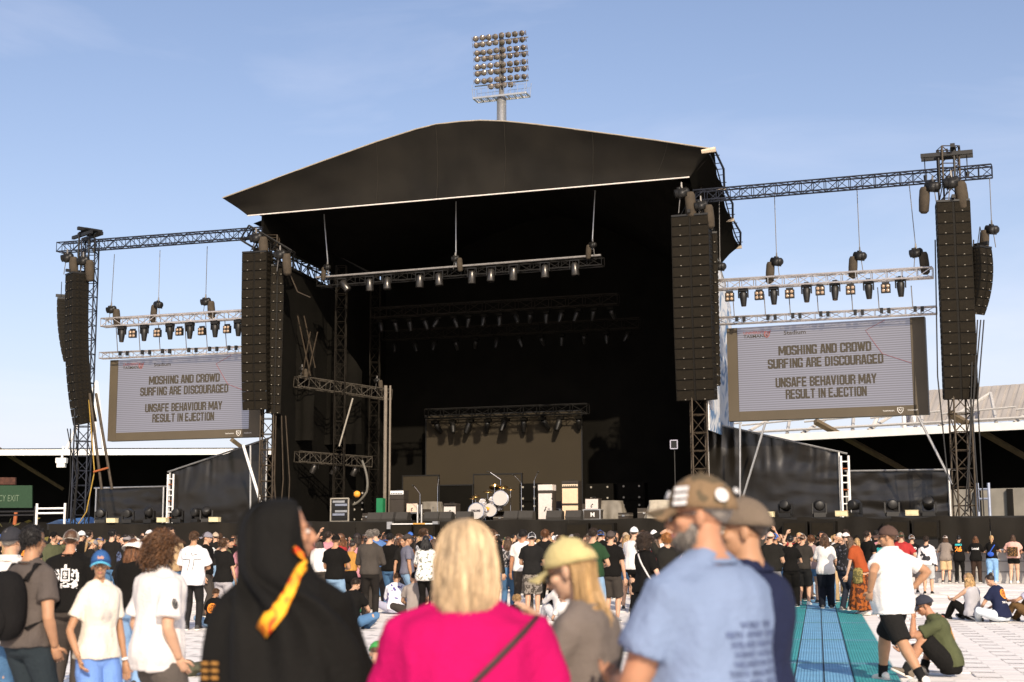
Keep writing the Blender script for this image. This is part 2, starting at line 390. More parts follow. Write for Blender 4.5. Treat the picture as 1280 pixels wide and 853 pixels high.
# hedge and yellowing bank under the left stand
hb = MB(); r2 = random.Random(3)
for i in range(2600):
    x = r2.uniform(-52, -30); z = abs(r2.gauss(0, .9)); y = 92 + r2.uniform(-1.2, 1.2); s = r2.uniform(.12, .3)
    n = V((r2.gauss(0, 1), r2.gauss(0, 1), r2.gauss(0, 1))).normalized(); a = n.orthogonal().normalized()*s; b = n.cross(a)
    hb.add([V((x, y, z+.4))+a, V((x, y, z+.4))+b*.6, V((x, y, z+.4))-a, V((x, y, z+.4))-b*.6], [(0, 1, 2, 3)])
hd = put('hedge', hb.mesh('hedge', mat('dry_leaves', (.16, .13, .035), .8, 0, .4, 1.5, island=.5))); tag(hd, 'yellowing hedge in the sun below the left grandstand', 'hedge')

# ================================================================== floodlight mast
FD = 150.0; fb = FLAT.p(627, 150, FD); fb.z = 0
t = thing('floodlight_mast', 'tall stadium floodlight mast rising behind the stage roof', 'floodlight', fb)
ztop = FLAT.p(627, 40, FD).z; zpl = FLAT.p(627, 122, FD).z
mb = MB(); mb.path([fb, fb+V((0, 0, zpl)), fb+V((0, 0, zpl+.1)), fb+V((0, 0, ztop-.6))], [.85, .52, .30, .26], 14); part('mast', mb, M_STEEL, t, True)
FL = Frame((fb.x, fb.y), 19)
pl = MB(); wpl = 3.05
for v in (-.75, .75): pl.box(FL.w(0, v, zpl), (2*wpl, .12, .2), FL.rot)
for k in range(9): pl.box(FL.w(-wpl+k*wpl/4, 0, zpl), (.1, 1.5, .16), FL.rot)
part('platform', pl, M_STEEL, t)
gr = MB()
for k in range(24): gr.box(FL.w(-wpl+.2+k*.246, 0, zpl+.11), (.07, 1.4, .03), FL.rot)
part('grating', gr, M_STEEL, t)
rl = MB()
for s in (-1, 1):
    for v in (-.75, .75):
        rl.tube(FL.w(s*wpl, v, zpl), FL.w(s*(wpl+.12), v, zpl+1.5), .03, n=5)
        rl.tube(FL.w(s*wpl, v, zpl+1.0), FL.w(s*.5, v, zpl+1.0), .022, n=5)
        for k in range(4): rl.tube(FL.w(s*(.5+k*.8), v, zpl), FL.w(s*(.5+k*.8), v, zpl+1.0), .022, n=5)
part('railing', rl, M_STEEL, t)
M_SHELL = mat('lamp_shell', (.16, .12, .09), .45, .4, .2, 8); M_GLASS = mat('flood_glass', (.20, .165, .13), .16, .5, .25, 9, spec=.8)
fm = MB()
fm.path([(0, 0, 0), (0, -.10, 0), (0, -.34, 0), (0, -.40, 0)], [.10, .2, .31, .33], 14, mi=0)
fm.path([(0, -.385, 0), (0, -.415, 0)], [.285, .25], 14, mi=1)
for s in (-1, 1): fm.box((s*.39, -.2, 0), (.04, .1, .5), mi=0)
fme = fm.mesh('lamp', [M_SHELL, M_GLASS], True)
for row in range(4):
    zc = FLAT.p(627, 50+row*18, FD).z
    br = MB(); br.tube(FL.w(-3.1, 0, zc-.05), FL.w(3.1, 0, zc-.05), .07, n=6); part('crossbar', br, M_STEEL, t)
    for k in range(8):
        u = -2.83 + k*.81 - (.12 if row == 0 else 0) + row*.03
        for s in (1, -1):
            if row == 3 and s < 0 and k not in (2, 3, 4, 5): continue
            m = FL.m(u+(.05 if s < 0 else 0), -.25, zc+s*.37) @ Matrix.Rotation(R(22), 4, 'X') @ Matrix.Rotation(R((k-3.5)*-7+rng.uniform(-4, 4)), 4, 'Z') @ Matrix.Rotation(R(rng.uniform(-8, 4)), 4, 'X')
            put('lamp', fme, t, Matrix.Translation(-fb) @ m)
# ================================================================== the stage
F = MAIN
DECK = 2.5
uL = F.uvz(345, 400, 1.0)[0]; uR = F.uvz(884, 400, .5)[0]
stage = thing('stage', 'large black roofed concert stage filling the middle', 'stage', F.w((uL+uR)/2, 0, 0))
BV = 14.0                                               # back wall
# deck and its wings
mb = MB(); mb.box(F.w((uL+uR)/2, BV/2+.2, DECK-.15), (uR-uL+.6, BV, .3), F.rot); part('deck', mb, mat('stage_ply', (.018, .016, .013), .7, 0, .2, 1), stage)
def drape(F, u0, u1, v, z0, z1fn, fold=.08, per=.55, nu=None, nz=8, thick=.05, seed=0, gather=0):
    """hanging cloth with folds, closed sheet; z1fn(t) gives its top edge"""
    nu = nu or max(8, int(abs(u1-u0)/.14)); rows = []; back = []
    for j in range(nz+1):
        s = j/nz; rw = []; bk = []
        for i in range(nu+1):
            t = i/nu; u = u0+(u1-u0)*t; zt = z1fn(t); z = z0+(zt-z0)*s
            ph = noise.noise(V((u*.7, seed*3.1, z*.25)))*2.2
            d = fold*((1.9*noise.noise(V((u*3.1+ph, seed, z*.45)))*max(0, (s-.45)/.55)**1.1 if gather == 1 else (0 if gather == 2 else .7*math.sin(u/per*6.283+ph*2)*(1-s*.5))) + 1.1*noise.noise(V((u*.45+seed, z*2.9, seed+4)))*(1-s*.6 if gather else .3) + .9*noise.noise(V((u*.55+seed, z*.9, seed))) + .5*noise.noise(V((u*1.6, z*3.0, seed+9))))
            rw.append(F.w(u, v+d, z)); bk.append(F.w(u, v+d+thick, z))
        rows.append(rw); back.append(bk)
    mb = MB(); n = nu+1
    vs = [p for r in rows for p in r]; fs = [(j*n+i, j*n+i+1, (j+1)*n+i+1, (j+1)*n+i) for j in range(nz) for i in range(nu)]
    mb.add(vs, fs); mb.add([p for r in back for p in r], [tuple(reversed(f)) for f in fs]); return mb
for k, (a, b) in enumerate(((uL-11.5, uL-5.8), (uL-5.8, uL-.2), (uL-.2, uL+5), (uL+5, uL+10), (uL+10, uL+15), (uL+15, uR))):
    o = part('skirt', drape(F, a, b-.03, -.35, .02, lambda t: DECK-.02-.04*math.sin(t*9), .06, 1.7, seed=k, nz=6), M_BLACKCLOTH, stage, True)
for k, (a, b) in enumerate(((.1, 3.6), (3.6, 7.3), (7.3, 11), (11, 15.5))):
    o = part('skirt', drape(WING, a+1.0, b+.97, -.75, .02, lambda t: DECK-.05+.05*math.sin(t*11+k), .07, 1.5, seed=20+k, nz=6), M_BLACKCLOTH, stage, True)
mb = MB(); mb.box(F.w(uL-5.9, 2.0, DECK-.15), (11.6, 4.4, .28), F.rot); part('wing_deck', mb, M_FIX, stage)
mb = MB(); mb.box(WING.w(8.6, 1.6, DECK-.16), (15.6, 4.3, .28), WING.rot); part('wing_deck', mb, M_FIX, stage)
# front edge boards (dark boxes along the pit)
# roof ---------------------------------------------------------------
TOPV = -0.8
top_px = [(278, 248), (330, 229), (400, 203), (470, 178), (520, 162), (545, 156), (575, 152.5), (600, 151), (630, 152), (670, 156), (740, 165), (820, 176), (893, 187)]
bot_px = [(310, 270), (348, 266.6), (400, 262.1), (470, 256), (520, 251.7), (545, 249.5), (575, 246.8), (600, 244.7), (630, 242.1), (670, 238.6), (740, 232.5), (806, 226.7), (862, 221.8)]
def densify(q, m=5): return [(q[i][0]+(q[i+1][0]-q[i][0])*k/m, q[i][1]+(q[i+1][1]-q[i][1])*k/m) for i in range(len(q)-1) for k in range(m)]+[q[-1]]
T = [F.p(x, y, TOPV) for x, y in densify(top_px)]; B = [F.p(x, y, 0) for x, y in densify(bot_px)]
roof = None
mb = MB(); n = len(T); K = 8
rows = []
for k in range(K+1):
    s = k/K; rows.append([B[i].lerp(T[i], s) + F.n*(.22*math.sin(s*math.pi) + .07*noise.noise(V((i*.22, s*3, 0))) + .035*noise.noise(V((i*.8, s*2+i*.3, 5)))*(1-abs(s-.5))) for i in range(n)])
mb.loft(rows, closed=False); fas = part('roof_fascia', mb, M_ROOF, stage, True)
for i in range(1, n-1):                                  # welded seams of the membrane
    if i in (15, 25, 40, 50, 56):
        sm = MB(); sm.path([r[i]-F.n*.012 for r in rows], .016, 4); part('seam', sm, mat('seam_black', (.022, .018, .012), .6), stage)
tp = MB(); tp.path([p+V((0, 0, .02)) for p in T], .03, 6); part('roof_edge', tp, mat('cream_keder', (.34, .29, .22), .5), stage)  # cream keder trim along the roof's top edge
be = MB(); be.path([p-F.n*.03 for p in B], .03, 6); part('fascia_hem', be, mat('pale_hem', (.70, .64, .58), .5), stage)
# roof membrane, running back and a little down
rf = MB(); rr = []
for k in range(7):
    v = (TOPV, 1.6, 3.8, 5.6, 8, 11, BV+.6)[k]; fall = (0, .55, 1.5, 2.6, 2.7, 2.8, 2.9)[k]; nar = (0, .35, .75, 1.2, 2.2, 2.3, 2.4)[k]; row = []
    uc = ((T[0]+T[-1])/2-F.o).dot(F.u); hwid = ((T[-1]-T[0])/2).dot(F.u)
    for p in T:
        x = ((p-F.o).dot(F.u)-uc)/hwid; row.append(p + F.n*(v-TOPV) - F.u*(nar*x) + V((0, 0, -fall*x*x*(1 if x > 0 else .15) - .12*k)))
    rr.append(row)
rf.loft(rr, closed=False); part('roof', rf, M_ROOF, stage, True)
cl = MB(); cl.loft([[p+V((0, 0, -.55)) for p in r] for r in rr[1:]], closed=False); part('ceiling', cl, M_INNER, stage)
# right-hand eave with scalloped membrane
nodes = [((893, 187), -.8), ((905.5, 235.5), 1.6), ((916, 274), 3.8), ((925.5, 308), 5.6)]
inn = [((862, 221.8), 0), ((871, 262), 1.8), ((884, 300), 3.8), ((899, 334), 5.4)]
E = [F.p(*q, v) for q, v in nodes]; I = [F.p(*q, v) for q, v in inn]
ev = MB()
for k in range(3):
    rws = []
    for j in range(7):
        s = j/6; e = E[k].lerp(E[k+1], s); i = I[k].lerp(I[k+1], s); e = e.lerp(i, .13*math.sin(s*math.pi))
        rws.append([i.lerp(e, a/4) + V((0, 0, .12*math.sin(a/4*math.pi))) for a in range(5)])
    ev.loft(rws, closed=False)
part('eave_membrane', ev, M_INNER, stage, True)
rail = MB(); rail.path([E[0]] + [E[k].lerp(E[k+1], .5)+F.u*.18 if j else E[k] for k in range(3) for j in (0, 1)] + [E[3]], .05, 6)
rail.path([E[0]+F.u*-.2+V((0, 0, -.2))] + [E[k].lerp(E[k+1], .5)-F.u*.1 for k in range(3)] + [E[3]], .03, 6)
for k in range(3):
    for s in (.15, .35, .5, .65, .85): rail.tube(E[k].lerp(E[k+1], s)+F.u*.16, E[k].lerp(E[k+1], s)-F.u*.14, .018, n=4)
part('eave_rail', rail, M_TRUSSD, stage)
for k in range(4):
    c = MB(); c.path([E[k]-F.u*.55-V((0, 0, .05)), E[k]+F.u*.05], [.09, .12], 6); part('rail_end', c, M_CREAM, stage)
# walls --------------------------------------------------------------
zw = 15.0
def wall_u(u, v0, v1, z0, z1a, z1b, m, name, th=.12, out=-1):
    q = [F.w(u, v0, z0), F.w(u, v1, z0), F.w(u, v1, z1b), F.w(u, v0, z1a)]
    mb = MB(); mb.slab(q, F.u*th*out); return part(name, mb, m, stage)
wall_u(uL, 1.0, 7.0, DECK, 15.15, 14.75, M_INNER, 'side_wall'); wall_u(uL, 7.01, BV, DECK, 16.6, 16.2, M_INNER, 'side_wall')
wall_u(uL-.4, .3, BV, 15.75, 17.9, 17.3, M_INNER, 'side_valance')
mb = MB(); mb.slab([F.w(uR-.15, .8, DECK), F.w(uR-2.6, BV, DECK), F.w(uR-2.6, BV, 14.3), F.w(uR-.15, .8, 17.2)], F.u*-.1); part('side_wall', mb, M_INNER, stage)
mb = MB(); mb.slab([F.w(uL-.3, BV, 0), F.w(uR-2.5, BV, 0), F.w(uR-2.5, BV, 16.0), F.w((uL+uR)/2, BV, 20.5), F.w(uL-.3, BV, 17.0)], F.n*.1); part('back_wall', mb, M_INNER, stage)
# printed side banner on the outside of the right wall
mb = MB(); q = [F.w(uR+.05, .1, 6.2), F.w(uR+.05, 6.2, 6.2), F.w(uR+.05, 6.2, 12.3), F.w(uR+.05, 4.9, 13.2), F.w(uR+.05, .1, 15.3)]; mb.slab(q, F.u*-.06)
mbn = mat('banner_print', (.5, .55, .62), .7); nn = mbn.node_tree
wv = nn.nodes.new('ShaderNodeTexNoise'); wv.inputs['Scale'].default_value = .55; wv.inputs['Distortion'].default_value = 2.5; wv.inputs['Detail'].default_value = 2
rp2 = nn.nodes.new('ShaderNodeValToRGB'); cr = rp2.color_ramp; cr.elements[0].position = .40; cr.elements[0].color = (.10, .19, .34, 1); cr.elements[1].position = .5; cr.elements[1].color = (.55, .58, .62, 1)
e = cr.elements.new(.62); e.color = (.66, .66, .66, 1)
tcn = nn.nodes.new('ShaderNodeTexCoord'); nn.links.new(tcn.outputs['Object'], wv.inputs[0]); nn.links.new(wv.outputs[0], rp2.inputs[0]); nn.links.new(rp2.outputs[0], nn.nodes['Principled BSDF'].inputs['Base Color'])
bn = thing('printed_banner', 'blue and white printed scrim on the outer right stage wall', 'banner', q[0]); part('scrim', mb, mbn, bn)
mb = MB()
mb.tube(q[0], q[4], .04, n=6); mb.tube(q[4], q[3], .04, n=6); part('scrim_edge', mb, M_STEEL, bn)
# left side truss under the roof, with sky showing through it
truss('roof_truss', 'black side truss under the left roof eave with sky behind', F.w(uL-.2, .2, 15.4), F.w(uL-.2, 7.5, 15.0), .5, .75, .8, M_FIX, rc=.045, rb=.03)
truss('roof_truss', 'short black truss knot under the front left roof corner', F.w(uL-1.2, .1, 16.3), F.w(uL+.9, .5, 15.0), .6, .8, .75, M_FIX, rc=.05, rb=.04)
# towers under the roof corners
truss('roof_tower', 'dark lattice tower behind the left inner speaker array', F.w(uL-.1, .6, .0), F.w(uL-.1, .6, 16.2), .62, .62, .75, M_TRUSSB, up=(0, 1, 0), rc=.035, rb=.02, group=None, cat='tower')
truss('roof_tower', 'brown lattice tower below the right inner speaker array', F.w(F.uvz(875, 600, .2)[0], .2, 0), F.w(F.uvz(875, 600, .2)[0], .2, 16), .62, .62, .75, M_TRUSSB, up=(0, 1, 0), rc=.035, rb=.02, cat='tower')
for v, lb in ((4.0, 'front lattice tower inside the left stage wing'), (9.0, 'rear lattice tower deep inside the left stage wing')):
    truss('inner_tower', lb, F.w(uL+1.6 if v > 5 else uL+2.0, v, DECK), F.w(uL+1.6 if v > 5 else uL+2.0, v, 15.2), .5, .5, .7, mat('inner_shaded_steel', (.011, .0085, .0055), .75, spec=.15), up=(0, 1, 0), rc=.025, rb=.014, cat='tower')  # shade inside the stage is put into this steel's near-black colour
# pale pole on the left of the opening
pz = F.p(482, 500, 3.0); mb = MB(); mb.tube(V((pz.x, pz.y, DECK)), V((pz.x, pz.y, 9.0)), .085, n=8); mb.tube(V((pz.x+.22, pz.y, DECK)), V((pz.x+.22, pz.y, 9)), .05, n=6)
single('stage_pole', mb, mat('pale_pole', (.17, .14, .105), .5), 'pale upright pole on the left of the stage opening', 'pole', V((pz.x, pz.y, DECK)))

# ================================================================== wing trusses, towers, screens
zrt = WING.uvz(1190, 640, 0)
URT = zrt[0]+.3; ULT = F.uvz(101, 560, 0.4)[0]
truss('tower', 'brown lattice tower standing under the far right speaker array', WING.w(URT+.15, .4, 0), WING.w(URT+.15, .4, WING.p(1187, 185, .4).z), .68, .68, .72, M_TRUSSB, up=(0, 1, 0), rc=.04, rb=.022, cat='tower')
truss('tower', 'blue-grey lattice tower beside the far left speaker array', F.w(ULT+.1, .4, 0), F.w(ULT+.1, .4, F.p(112, 300, .4).z), .68, .68, .72, M_TRUSSD, up=(0, 1, 0), rc=.04, rb=.022, cat='tower')
truss('wing_truss', 'long dark truss reaching right from the stage roof', WING.p(868, 246, .4), WING.p(1240, 214, .4), .45, .46, .52, M_TRUSSD, rc=.035, rb=.018)
truss('wing_truss', 'long dark truss reaching left from the stage roof', F.p(74, 310, .4), F.p(330, 291, .4), .45, .46, .52, M_TRUSSD, rc=.035, rb=.018)
# tower heads
def tower_head(F, u, z, label, ang, hs=.7):
    t = thing('rigging_beams', label, 'rigging', F.w(u, .4, z))
    rot = F.rot @ Matrix.Rotation(R(ang), 3, 'Z')
    for s in (-.28, .28):
        mb = MB(); c = F.w(u, .4, z+.35); mb.box(c + rot @ V((0, s, 0)), (2.9*hs, .14, .16), rot); part('beam', mb, M_FIX, t)
    mb = MB(); c = F.w(u, .4, z+.5)
    for k in range(6): mb.box(c + rot @ V((-.3+k*.16, 0, -.05+.03*k)), (.07, .75, .08), rot)
    part('rungs', mb, M_FIX, t)
    mb = MB(); mb.box(c + rot @ V((.25, 0, .1)), (.18, 1.3, .16), rot); part('cross_beam', mb, M_FIX, t)
    for s in (-1.25*hs, -.5*hs, 1.1*hs):
        mb = MB(); a = F.w(u, .4, z+.3) + rot @ V((s, 0, 0)); mb.tube(a, a-V((0, 0, .75)), .022, n=5); mb.path([a-V((0, 0, .7)), a-V((0, 0, .95))], [.08, .06], 6); part('hook', mb, M_FIX, t)
    for s in (-.3, .3):
        mb = MB(); a = F.w(u+s, .15, z-.9); mb.tube(a, a+V((0, 0, 1.4)), .05, n=6); part('upright', mb, M_FIX, t)
tower_head(WING, URT+.1, WING.p(1187, 205, .4).z, 'black rigging head on top of the far right tower', 4)
tower_head(F, ULT-.1, F.p(112, 303, .4).z, 'black rigging head on top of the far left tower', -28)

M_LED = mat('led_face', (.02, .02, .02), .5)
def led_material():
    m = bpy.data.materials.new('led_picture'); m.use_nodes = True; n = m.node_tree; b = n.nodes['Principled BSDF']; l = n.links.new
    b.inputs['Base Color'].default_value = (.070, .065, .064, 1); b.inputs['Roughness'].default_value = .6
    tc = n.nodes.new('ShaderNodeTexCoord'); wv = n.nodes.new('ShaderNodeTexWave'); wv.bands_direction = 'Z'; wv.inputs['Scale'].default_value = 3.3; wv.inputs['Distortion'].default_value = .3; wv.inputs['Detail Scale'].default_value = .3
    l(tc.outputs['Object'], wv.inputs[0])
    mr = n.nodes.new('ShaderNodeMapRange'); mr.inputs[3].default_value = .12; mr.inputs[4].default_value = .31; l(wv.outputs['Fac'], mr.inputs[0])
    b.inputs['Emission Color'].default_value = (.70, .70, .88, 1); l(mr.outputs[0], b.inputs['Emission Strength']); return m
M_PIC = led_material()
M_LTXT = mat('led_letters', (.045, .036, .022), .7); M_LRED = mat('led_red', (.22, .075, .065), .7, emit=(.35, .1, .1), es=.25)
M_LFRAME = mat('led_frame', (.082, .064, .040), .6, 0, .08, .8)
GLY = {}
def block_glyphs():
    l, r, t, m, b = .15, .85, .92, .5, .08
    S = lambda *q: [(q[i], q[i+1], q[i+2], q[i+3]) for i in range(0, len(q), 4)]
    GLY.update(A=S(.13, 0, .40, 1, .87, 0, .60, 1, .3, .26, .7, .26, .36, .93, .64, .93), B=S(l, 0, l, 1, l, t, .78, t, l, m, .78, m, l, b, .78, b, r, .56, r, .9, r, .1, r, .46), C=S(l, .06, l, .94, l, t, r, t, l, b, r, b, r, .64, r, .94, r, .06, r, .36),
               D=S(l, 0, l, 1, l, t, .76, t, l, b, .76, b, r, .07, r, .93), E=S(l, 0, l, 1, l, t, .95, t, l, m, .88, m, l, b, .95, b), F=S(l, 0, l, 1, l, t, .95, t, l, m, .88, m), G=S(l, .06, l, .94, l, t, r, t, l, b, r, b, r, .66, r, .94, r, .0, r, .46, .55, .44, r, .44),
               H=S(l, 0, l, 1, r, 0, r, 1, l, m, r, m), I=S(.5, 0, .5, 1), J=S(r, .06, r, 1, l, b, r, b, l, .06, l, .34), L=S(l, 0, l, 1, l, b, .95, b), M=S(.1, 0, .1, 1, .9, 0, .9, 1, .16, .98, .5, .2, .84, .98, .5, .2), N=S(l, 0, l, 1, r, 0, r, 1, .2, .95, .8, .05),
               O=S(l, .06, l, .94, r, .06, r, .94, l, t, r, t, l, b, r, b), R=S(l, 0, l, 1, l, t, .78, t, l, m, .78, m, r, .54, r, .93, r, 0, r, .45), S=S(l, t, r, t, l, m+.03, r, m-.03, l, b, r, b, l, .5, l, .94, r, .06, r, .5, r, .68, r, .94, l, .06, l, .32),
               T=S(.5, 0, .5, 1, .0, t, 1, t), U=S(l, .06, l, 1, r, .06, r, 1, l, b, r, b), V=S(.12, 1, .46, .02, .88, 1, .54, .02), W=S(.08, 1, .28, .02, .5, .95, .30, .02, .5, .95, .70, .02, .92, 1, .72, .02), Y=S(.12, 1, .5, .42, .88, 1, .5, .42, .5, 0, .5, .46))
block_glyphs()
def block_text(s, h, width, m):
    adv = {'I': .30, 'M': .78, 'W': .84, ' ': .26}; tot = sum(adv.get(c, .56)+.055 for c in s)-.055; k = width/tot; x = -width/2; mb = MB(); n = 0
    for c in s:
        w_ = adv.get(c, .56)
        for (x0, y0, x1, y1) in GLY.get(c, []):
            q0, q1 = V((x+x0*w_*k, y0*h, 0)), V((x+x1*w_*k, y1*h, 0)); d = q1-q0; vert = abs(d.y) > abs(d.x)
            th = .205*k/2 if vert else .175*h/2
            e = V((th, 0, 0)) if vert else V((0, th, 0)); ext = V((0, 0, 0)); zz = V((0, 0, .002+.0004*(n % 12))); n += 1
            mb.add([q0-e+zz, q0+e+zz, q1+e+zz, q1-e+zz], [(0, 1, 2, 3) if vert else (0, 1, 2, 3)])
        x += (w_+.055)*k
    return mb.mesh('lettering', m)
def screen(F, v, tl, tr, br, bl, label):
    P4 = [F.uvz(*p, v) for p in (tl, tr, br, bl)]
    u0 = (P4[0][0]+P4[3][0])/2; u1 = (P4[1][0]+P4[2][0])/2; z1 = (P4[0][2]+P4[1][2])/2; z0 = (P4[2][2]+P4[3][2])/2
    W, H = u1-u0, z1-z0; c = F.w((u0+u1)/2, v, z0)
    t = thing('video_screen', label, 'screen', mtx=F.m((u0+u1)/2, v, z0))
    b = MB(); b.box((0, .2, H/2), (W, .4, H)); put('cabinet', b.mesh('cabinet', M_FIX), t)
    fr = .065*W; fb_ = .10*H
    m = MB(); m.box((-W/2+fr*.42, -.02, H/2), (fr*.84, .04, H)); m.box((W/2-fr*.54, -.02, H/2), (fr*1.08, .04, H)); m.box((0, -.022, fb_/2), (W-fr*1.7, .036, fb_))
    put('frame', m.mesh('frame', M_LFRAME), t)
    x0, x1 = -W/2+fr*.86, W/2-fr*1.1
    m = MB(); m.box(((x0+x1)/2, -.01, (H+fb_)/2), (x1-x0, .03, H-fb_)); pic = put('picture', m.mesh('picture', M_PIC), t)
    cx = (x0+x1)/2 + .01*W; h = H-fb_
    for s, yy, sz in (('MOSHING AND CROWD', .64, .535), ('SURFING ARE DISCOURAGED', .49, .665), ('UNSAFE BEHAVIOUR MAY', .265, .58), ('RESULT IN EJECTION', .125, .465)):
        me = block_text(s, .112*h, (x1-x0)*sz, M_LTXT)
        put('lettering', me, t, Matrix.Translation((cx, -.032, fb_+h*yy)) @ UPR)
    for s, xx, yy, sz, mm, sx in (('UNIVERSITY of', -.475, .915, .045, M_LRED, .95), ('TASMANIA', -.475, .868, .052, M_LTXT, 1.0), ('Stadium', -.235, .885, .066, M_LTXT, 1.05)):
        me = text_mesh(s, sz*h, mm, sx*.62*W/h/1.2, .003, align='LEFT'); put('lettering', me, t, Matrix.Translation((xx*(x1-x0)+cx, -.032, fb_+h*yy)) @ UPR)
    # shield mark and the faint red outline on the right
    def shield(x, z, s, mm):
        m = MB(); pts = [(-.5, .5), (-.2, .42), (0, .52), (.2, .42), (.5, .5), (.48, -.05), (.25, -.4), (0, -.58), (-.25, -.4), (-.48, -.05)]
        pts = [V((x+a*s, -.034, z+b*s)) for a, b in pts]; m.path(pts+[pts[0]], s*.1, 4)
        m.path([V((x-.22*s, -.034, z+.2*s)), V((x, -.034, z-.15*s)), V((x+.22*s, -.034, z+.2*s))], s*.09, 4); put('shield_mark', m.mesh('shield_mark', mm), t)
    shield(-.335*(x1-x0)+cx, fb_+h*.90, h*.062, M_LRED); shield(.365*W, fb_*.5, fb_*.55, M_LOGO)
    for xx in (.28, .40):
        me = text_mesh('TASMANIA' if xx < .3 else 'STADIUM', fb_*.2, M_LOGO, 1.2, 0, align='LEFT'); put('lettering', me, t, Matrix.Translation((xx*W, -.044, fb_*.42)) @ UPR)
    m = MB(); pts = [(.36, .985), (.25, .88), (.30, .72), (.34, .60), (.43, .53), (.50, .475)]
    m.path([V((x*(x1-x0)+cx-.01*W, -.03, fb_+h*z)) for x, z in pts], .03, 4, flat=.4); put('outline_mark', m.mesh('outline_mark', M_LRED), t)
    return t
screen(WING, 1.75, (908, 410), (1155, 397), (1162, 518), (912, 527), 'LED screen right of the stage showing the crowd safety notice')
screen(F, 1.75, (139, 451), (322, 441), (330, 546), (134, 552), 'LED screen left of the stage, partly behind the inner speaker array')

# ================================================================== hoists, moving heads, blinders
hm = MB()
hm.path([(-.27, 0, 0), (-.25, 0, 0), (.2, 0, 0), (.27, 0, 0)], [.10, .16, .17, .11], 12); hm.box((0, 0, -.05), (.30, .33, .27)); hm.box((-.05, 0, .16), (.16, .12, .1))
hoist_me = hm.mesh('motor', M_FIX, True)
bgm = MB(); bgm.path([(0, 0, .1), (0, 0, 0), (0, 0, -.35), (0, 0, -.75), (0, 0, -.83)], [.15, .19, .2, .18, .1], 9, flat=.8); bag_me = bgm.mesh('chain_bag', mat('bag_brown', (.05, .037, .023), .85, 0, .2, 6), True)
def hoist(F, px, py, v, label, side=-1, top=None, s=1.0, group='chain hoists on the trusses'):
    p = F.p(px, py, v); t = thing('chain_hoist', label, 'hoist', group=group, mtx=Matrix.Translation(p) @ Matrix.Rotation(-F.a+R(20*side), 4, 'Z') @ Matrix.Scale(s, 4))
    put('motor', hoist_me, t, Matrix.Rotation(R(-12*side), 4, 'Y')); put('chain_bag', bag_me, t, Matrix.Translation((side*.28, -.05, -.1)) @ Matrix.Rotation(R(-5*side), 4, 'Y'))
    h = MB(); h.tube((.05*-side, 0, -.1), (.12*-side, 0, -.75), .018, n=5); h.path([(0, 0, .15), (0, 0, .38)], [.05, .03], 6); put('hook', h.mesh('hook', M_WIRE), t)
    if top:
        q = F.p(*top, v); c = MB(); c.tube(V((0, 0, .2)), (t.matrix_basis.inverted() @ q), .018, n=5); put('chain', c.mesh('chain', M_WIRE), t)
    return t
hoist(F, 139, 387, .9, 'chain hoist above the left end of the left lighting truss', 1, (143, 318), .95)
hoist(F, 198, 381, .9, 'chain hoist above the middle of the left lighting truss', -1, (200, 313), .95)
hoist(F, 257, 377, .9, 'chain hoist above the left lighting truss next to the array', 1, (259, 308), .95)
hoist(WING, 900, 333, .9, 'chain hoist beside the roof eave on the right', -1, (899, 250))
hoist(WING, 971, 327, .9, 'chain hoist above the left third of the right lighting truss', -1, (968, 240))
hoist(WING, 1075, 320, .9, 'chain hoist above the middle of the right lighting truss', -1, (1071, 230))
hoist(WING, 1145, 316, .9, 'chain hoist above the right end of the right lighting truss', 1, (1136, 225))
hoist(WING, 1240, 287, .4, 'chain hoist holding the small side array', -1, (1237, 222))
hoist(F, 84, 322, -.4, 'chain hoist at the very left end of the left wing truss', 1, None, 1.15)
hoist(F, 104, 326, -.3, 'chain hoist over the far left speaker array', 1, None, 1.15)
hoist(F, 320, 297, -.5, 'chain hoist over the left inner speaker array', 1, None, 1.2)
hoist(F, 350, 318, -.3, 'chain hoist over the rear left speaker array', 1, None, 1.1)
hoist(F, 852, 241, -.6, 'chain hoist over the right inner speaker array', 1, None, 1.2)
hoist(F, 876, 257, -.5, 'chain hoist behind the right inner speaker array', 1, None, 1.1)
hoist(WING, 1166, 233, -.4, 'chain hoist on the left over the far right array', -1, None, 1.15)
hoist(WING, 1189, 228, -.4, 'chain hoist on the right over the far right array', 1, None, 1.25)

def mk_head():
    b = MB(); b.box((0, 0, .0), (.42, .3, .16)); b.box((0, 0, .1), (.2, .1, .1))
    y = MB(); y.box((0, 0, -.035), (.46, .12, .05))
    for s in (-1, 1): y.box((s*.215, 0, -.2), (.05, .14, .36))
    h = MB(); h.path([(0, 0, -.1), (0, 0, -.16), (0, 0, -.4), (0, 0, -.72), (0, 0, -.78)], [.12, .175, .17, .125, .115], 14)
    l = MB(); l.path([(0, 0, -.775), (0, 0, -.79)], [.1, .09], 12)
    return b.mesh('base', M_FIX), y.mesh('yoke', M_FIX), h.mesh('lamp_head', M_FIX, True), l.mesh('lens', M_LENS, True)
HB, HY, HH, HL = mk_head()
def moving_head(p, rz, tilt, s, label, group):
    t = thing('moving_light', label, 'stage light', group=group, mtx=Matrix.Translation(p) @ Matrix.Rotation(rz, 4, 'Z') @ Matrix.Scale(s, 4))
    put('base', HB, t); put('yoke', HY, t); h = put('lamp_head', HH, t, Matrix.Translation((0, 0, -.3)) @ Matrix.Rotation(R(tilt), 4, 'X') @ Matrix.Translation((0, 0, .3))); put('lens', HL, h)
bm_ = MB(); bm_.box((0, 0, -.2), (.38, .16, .36)); bm_.box((0, 0, .02), (.3, .06, .1)); BLB = bm_.mesh('housing', M_FIX)
bl_ = MB(); bl_.ell((0, 0, 0), (.075, .05, .075), n=12, m=8); BLL = bl_.mesh('lamp', M_LENS, True)
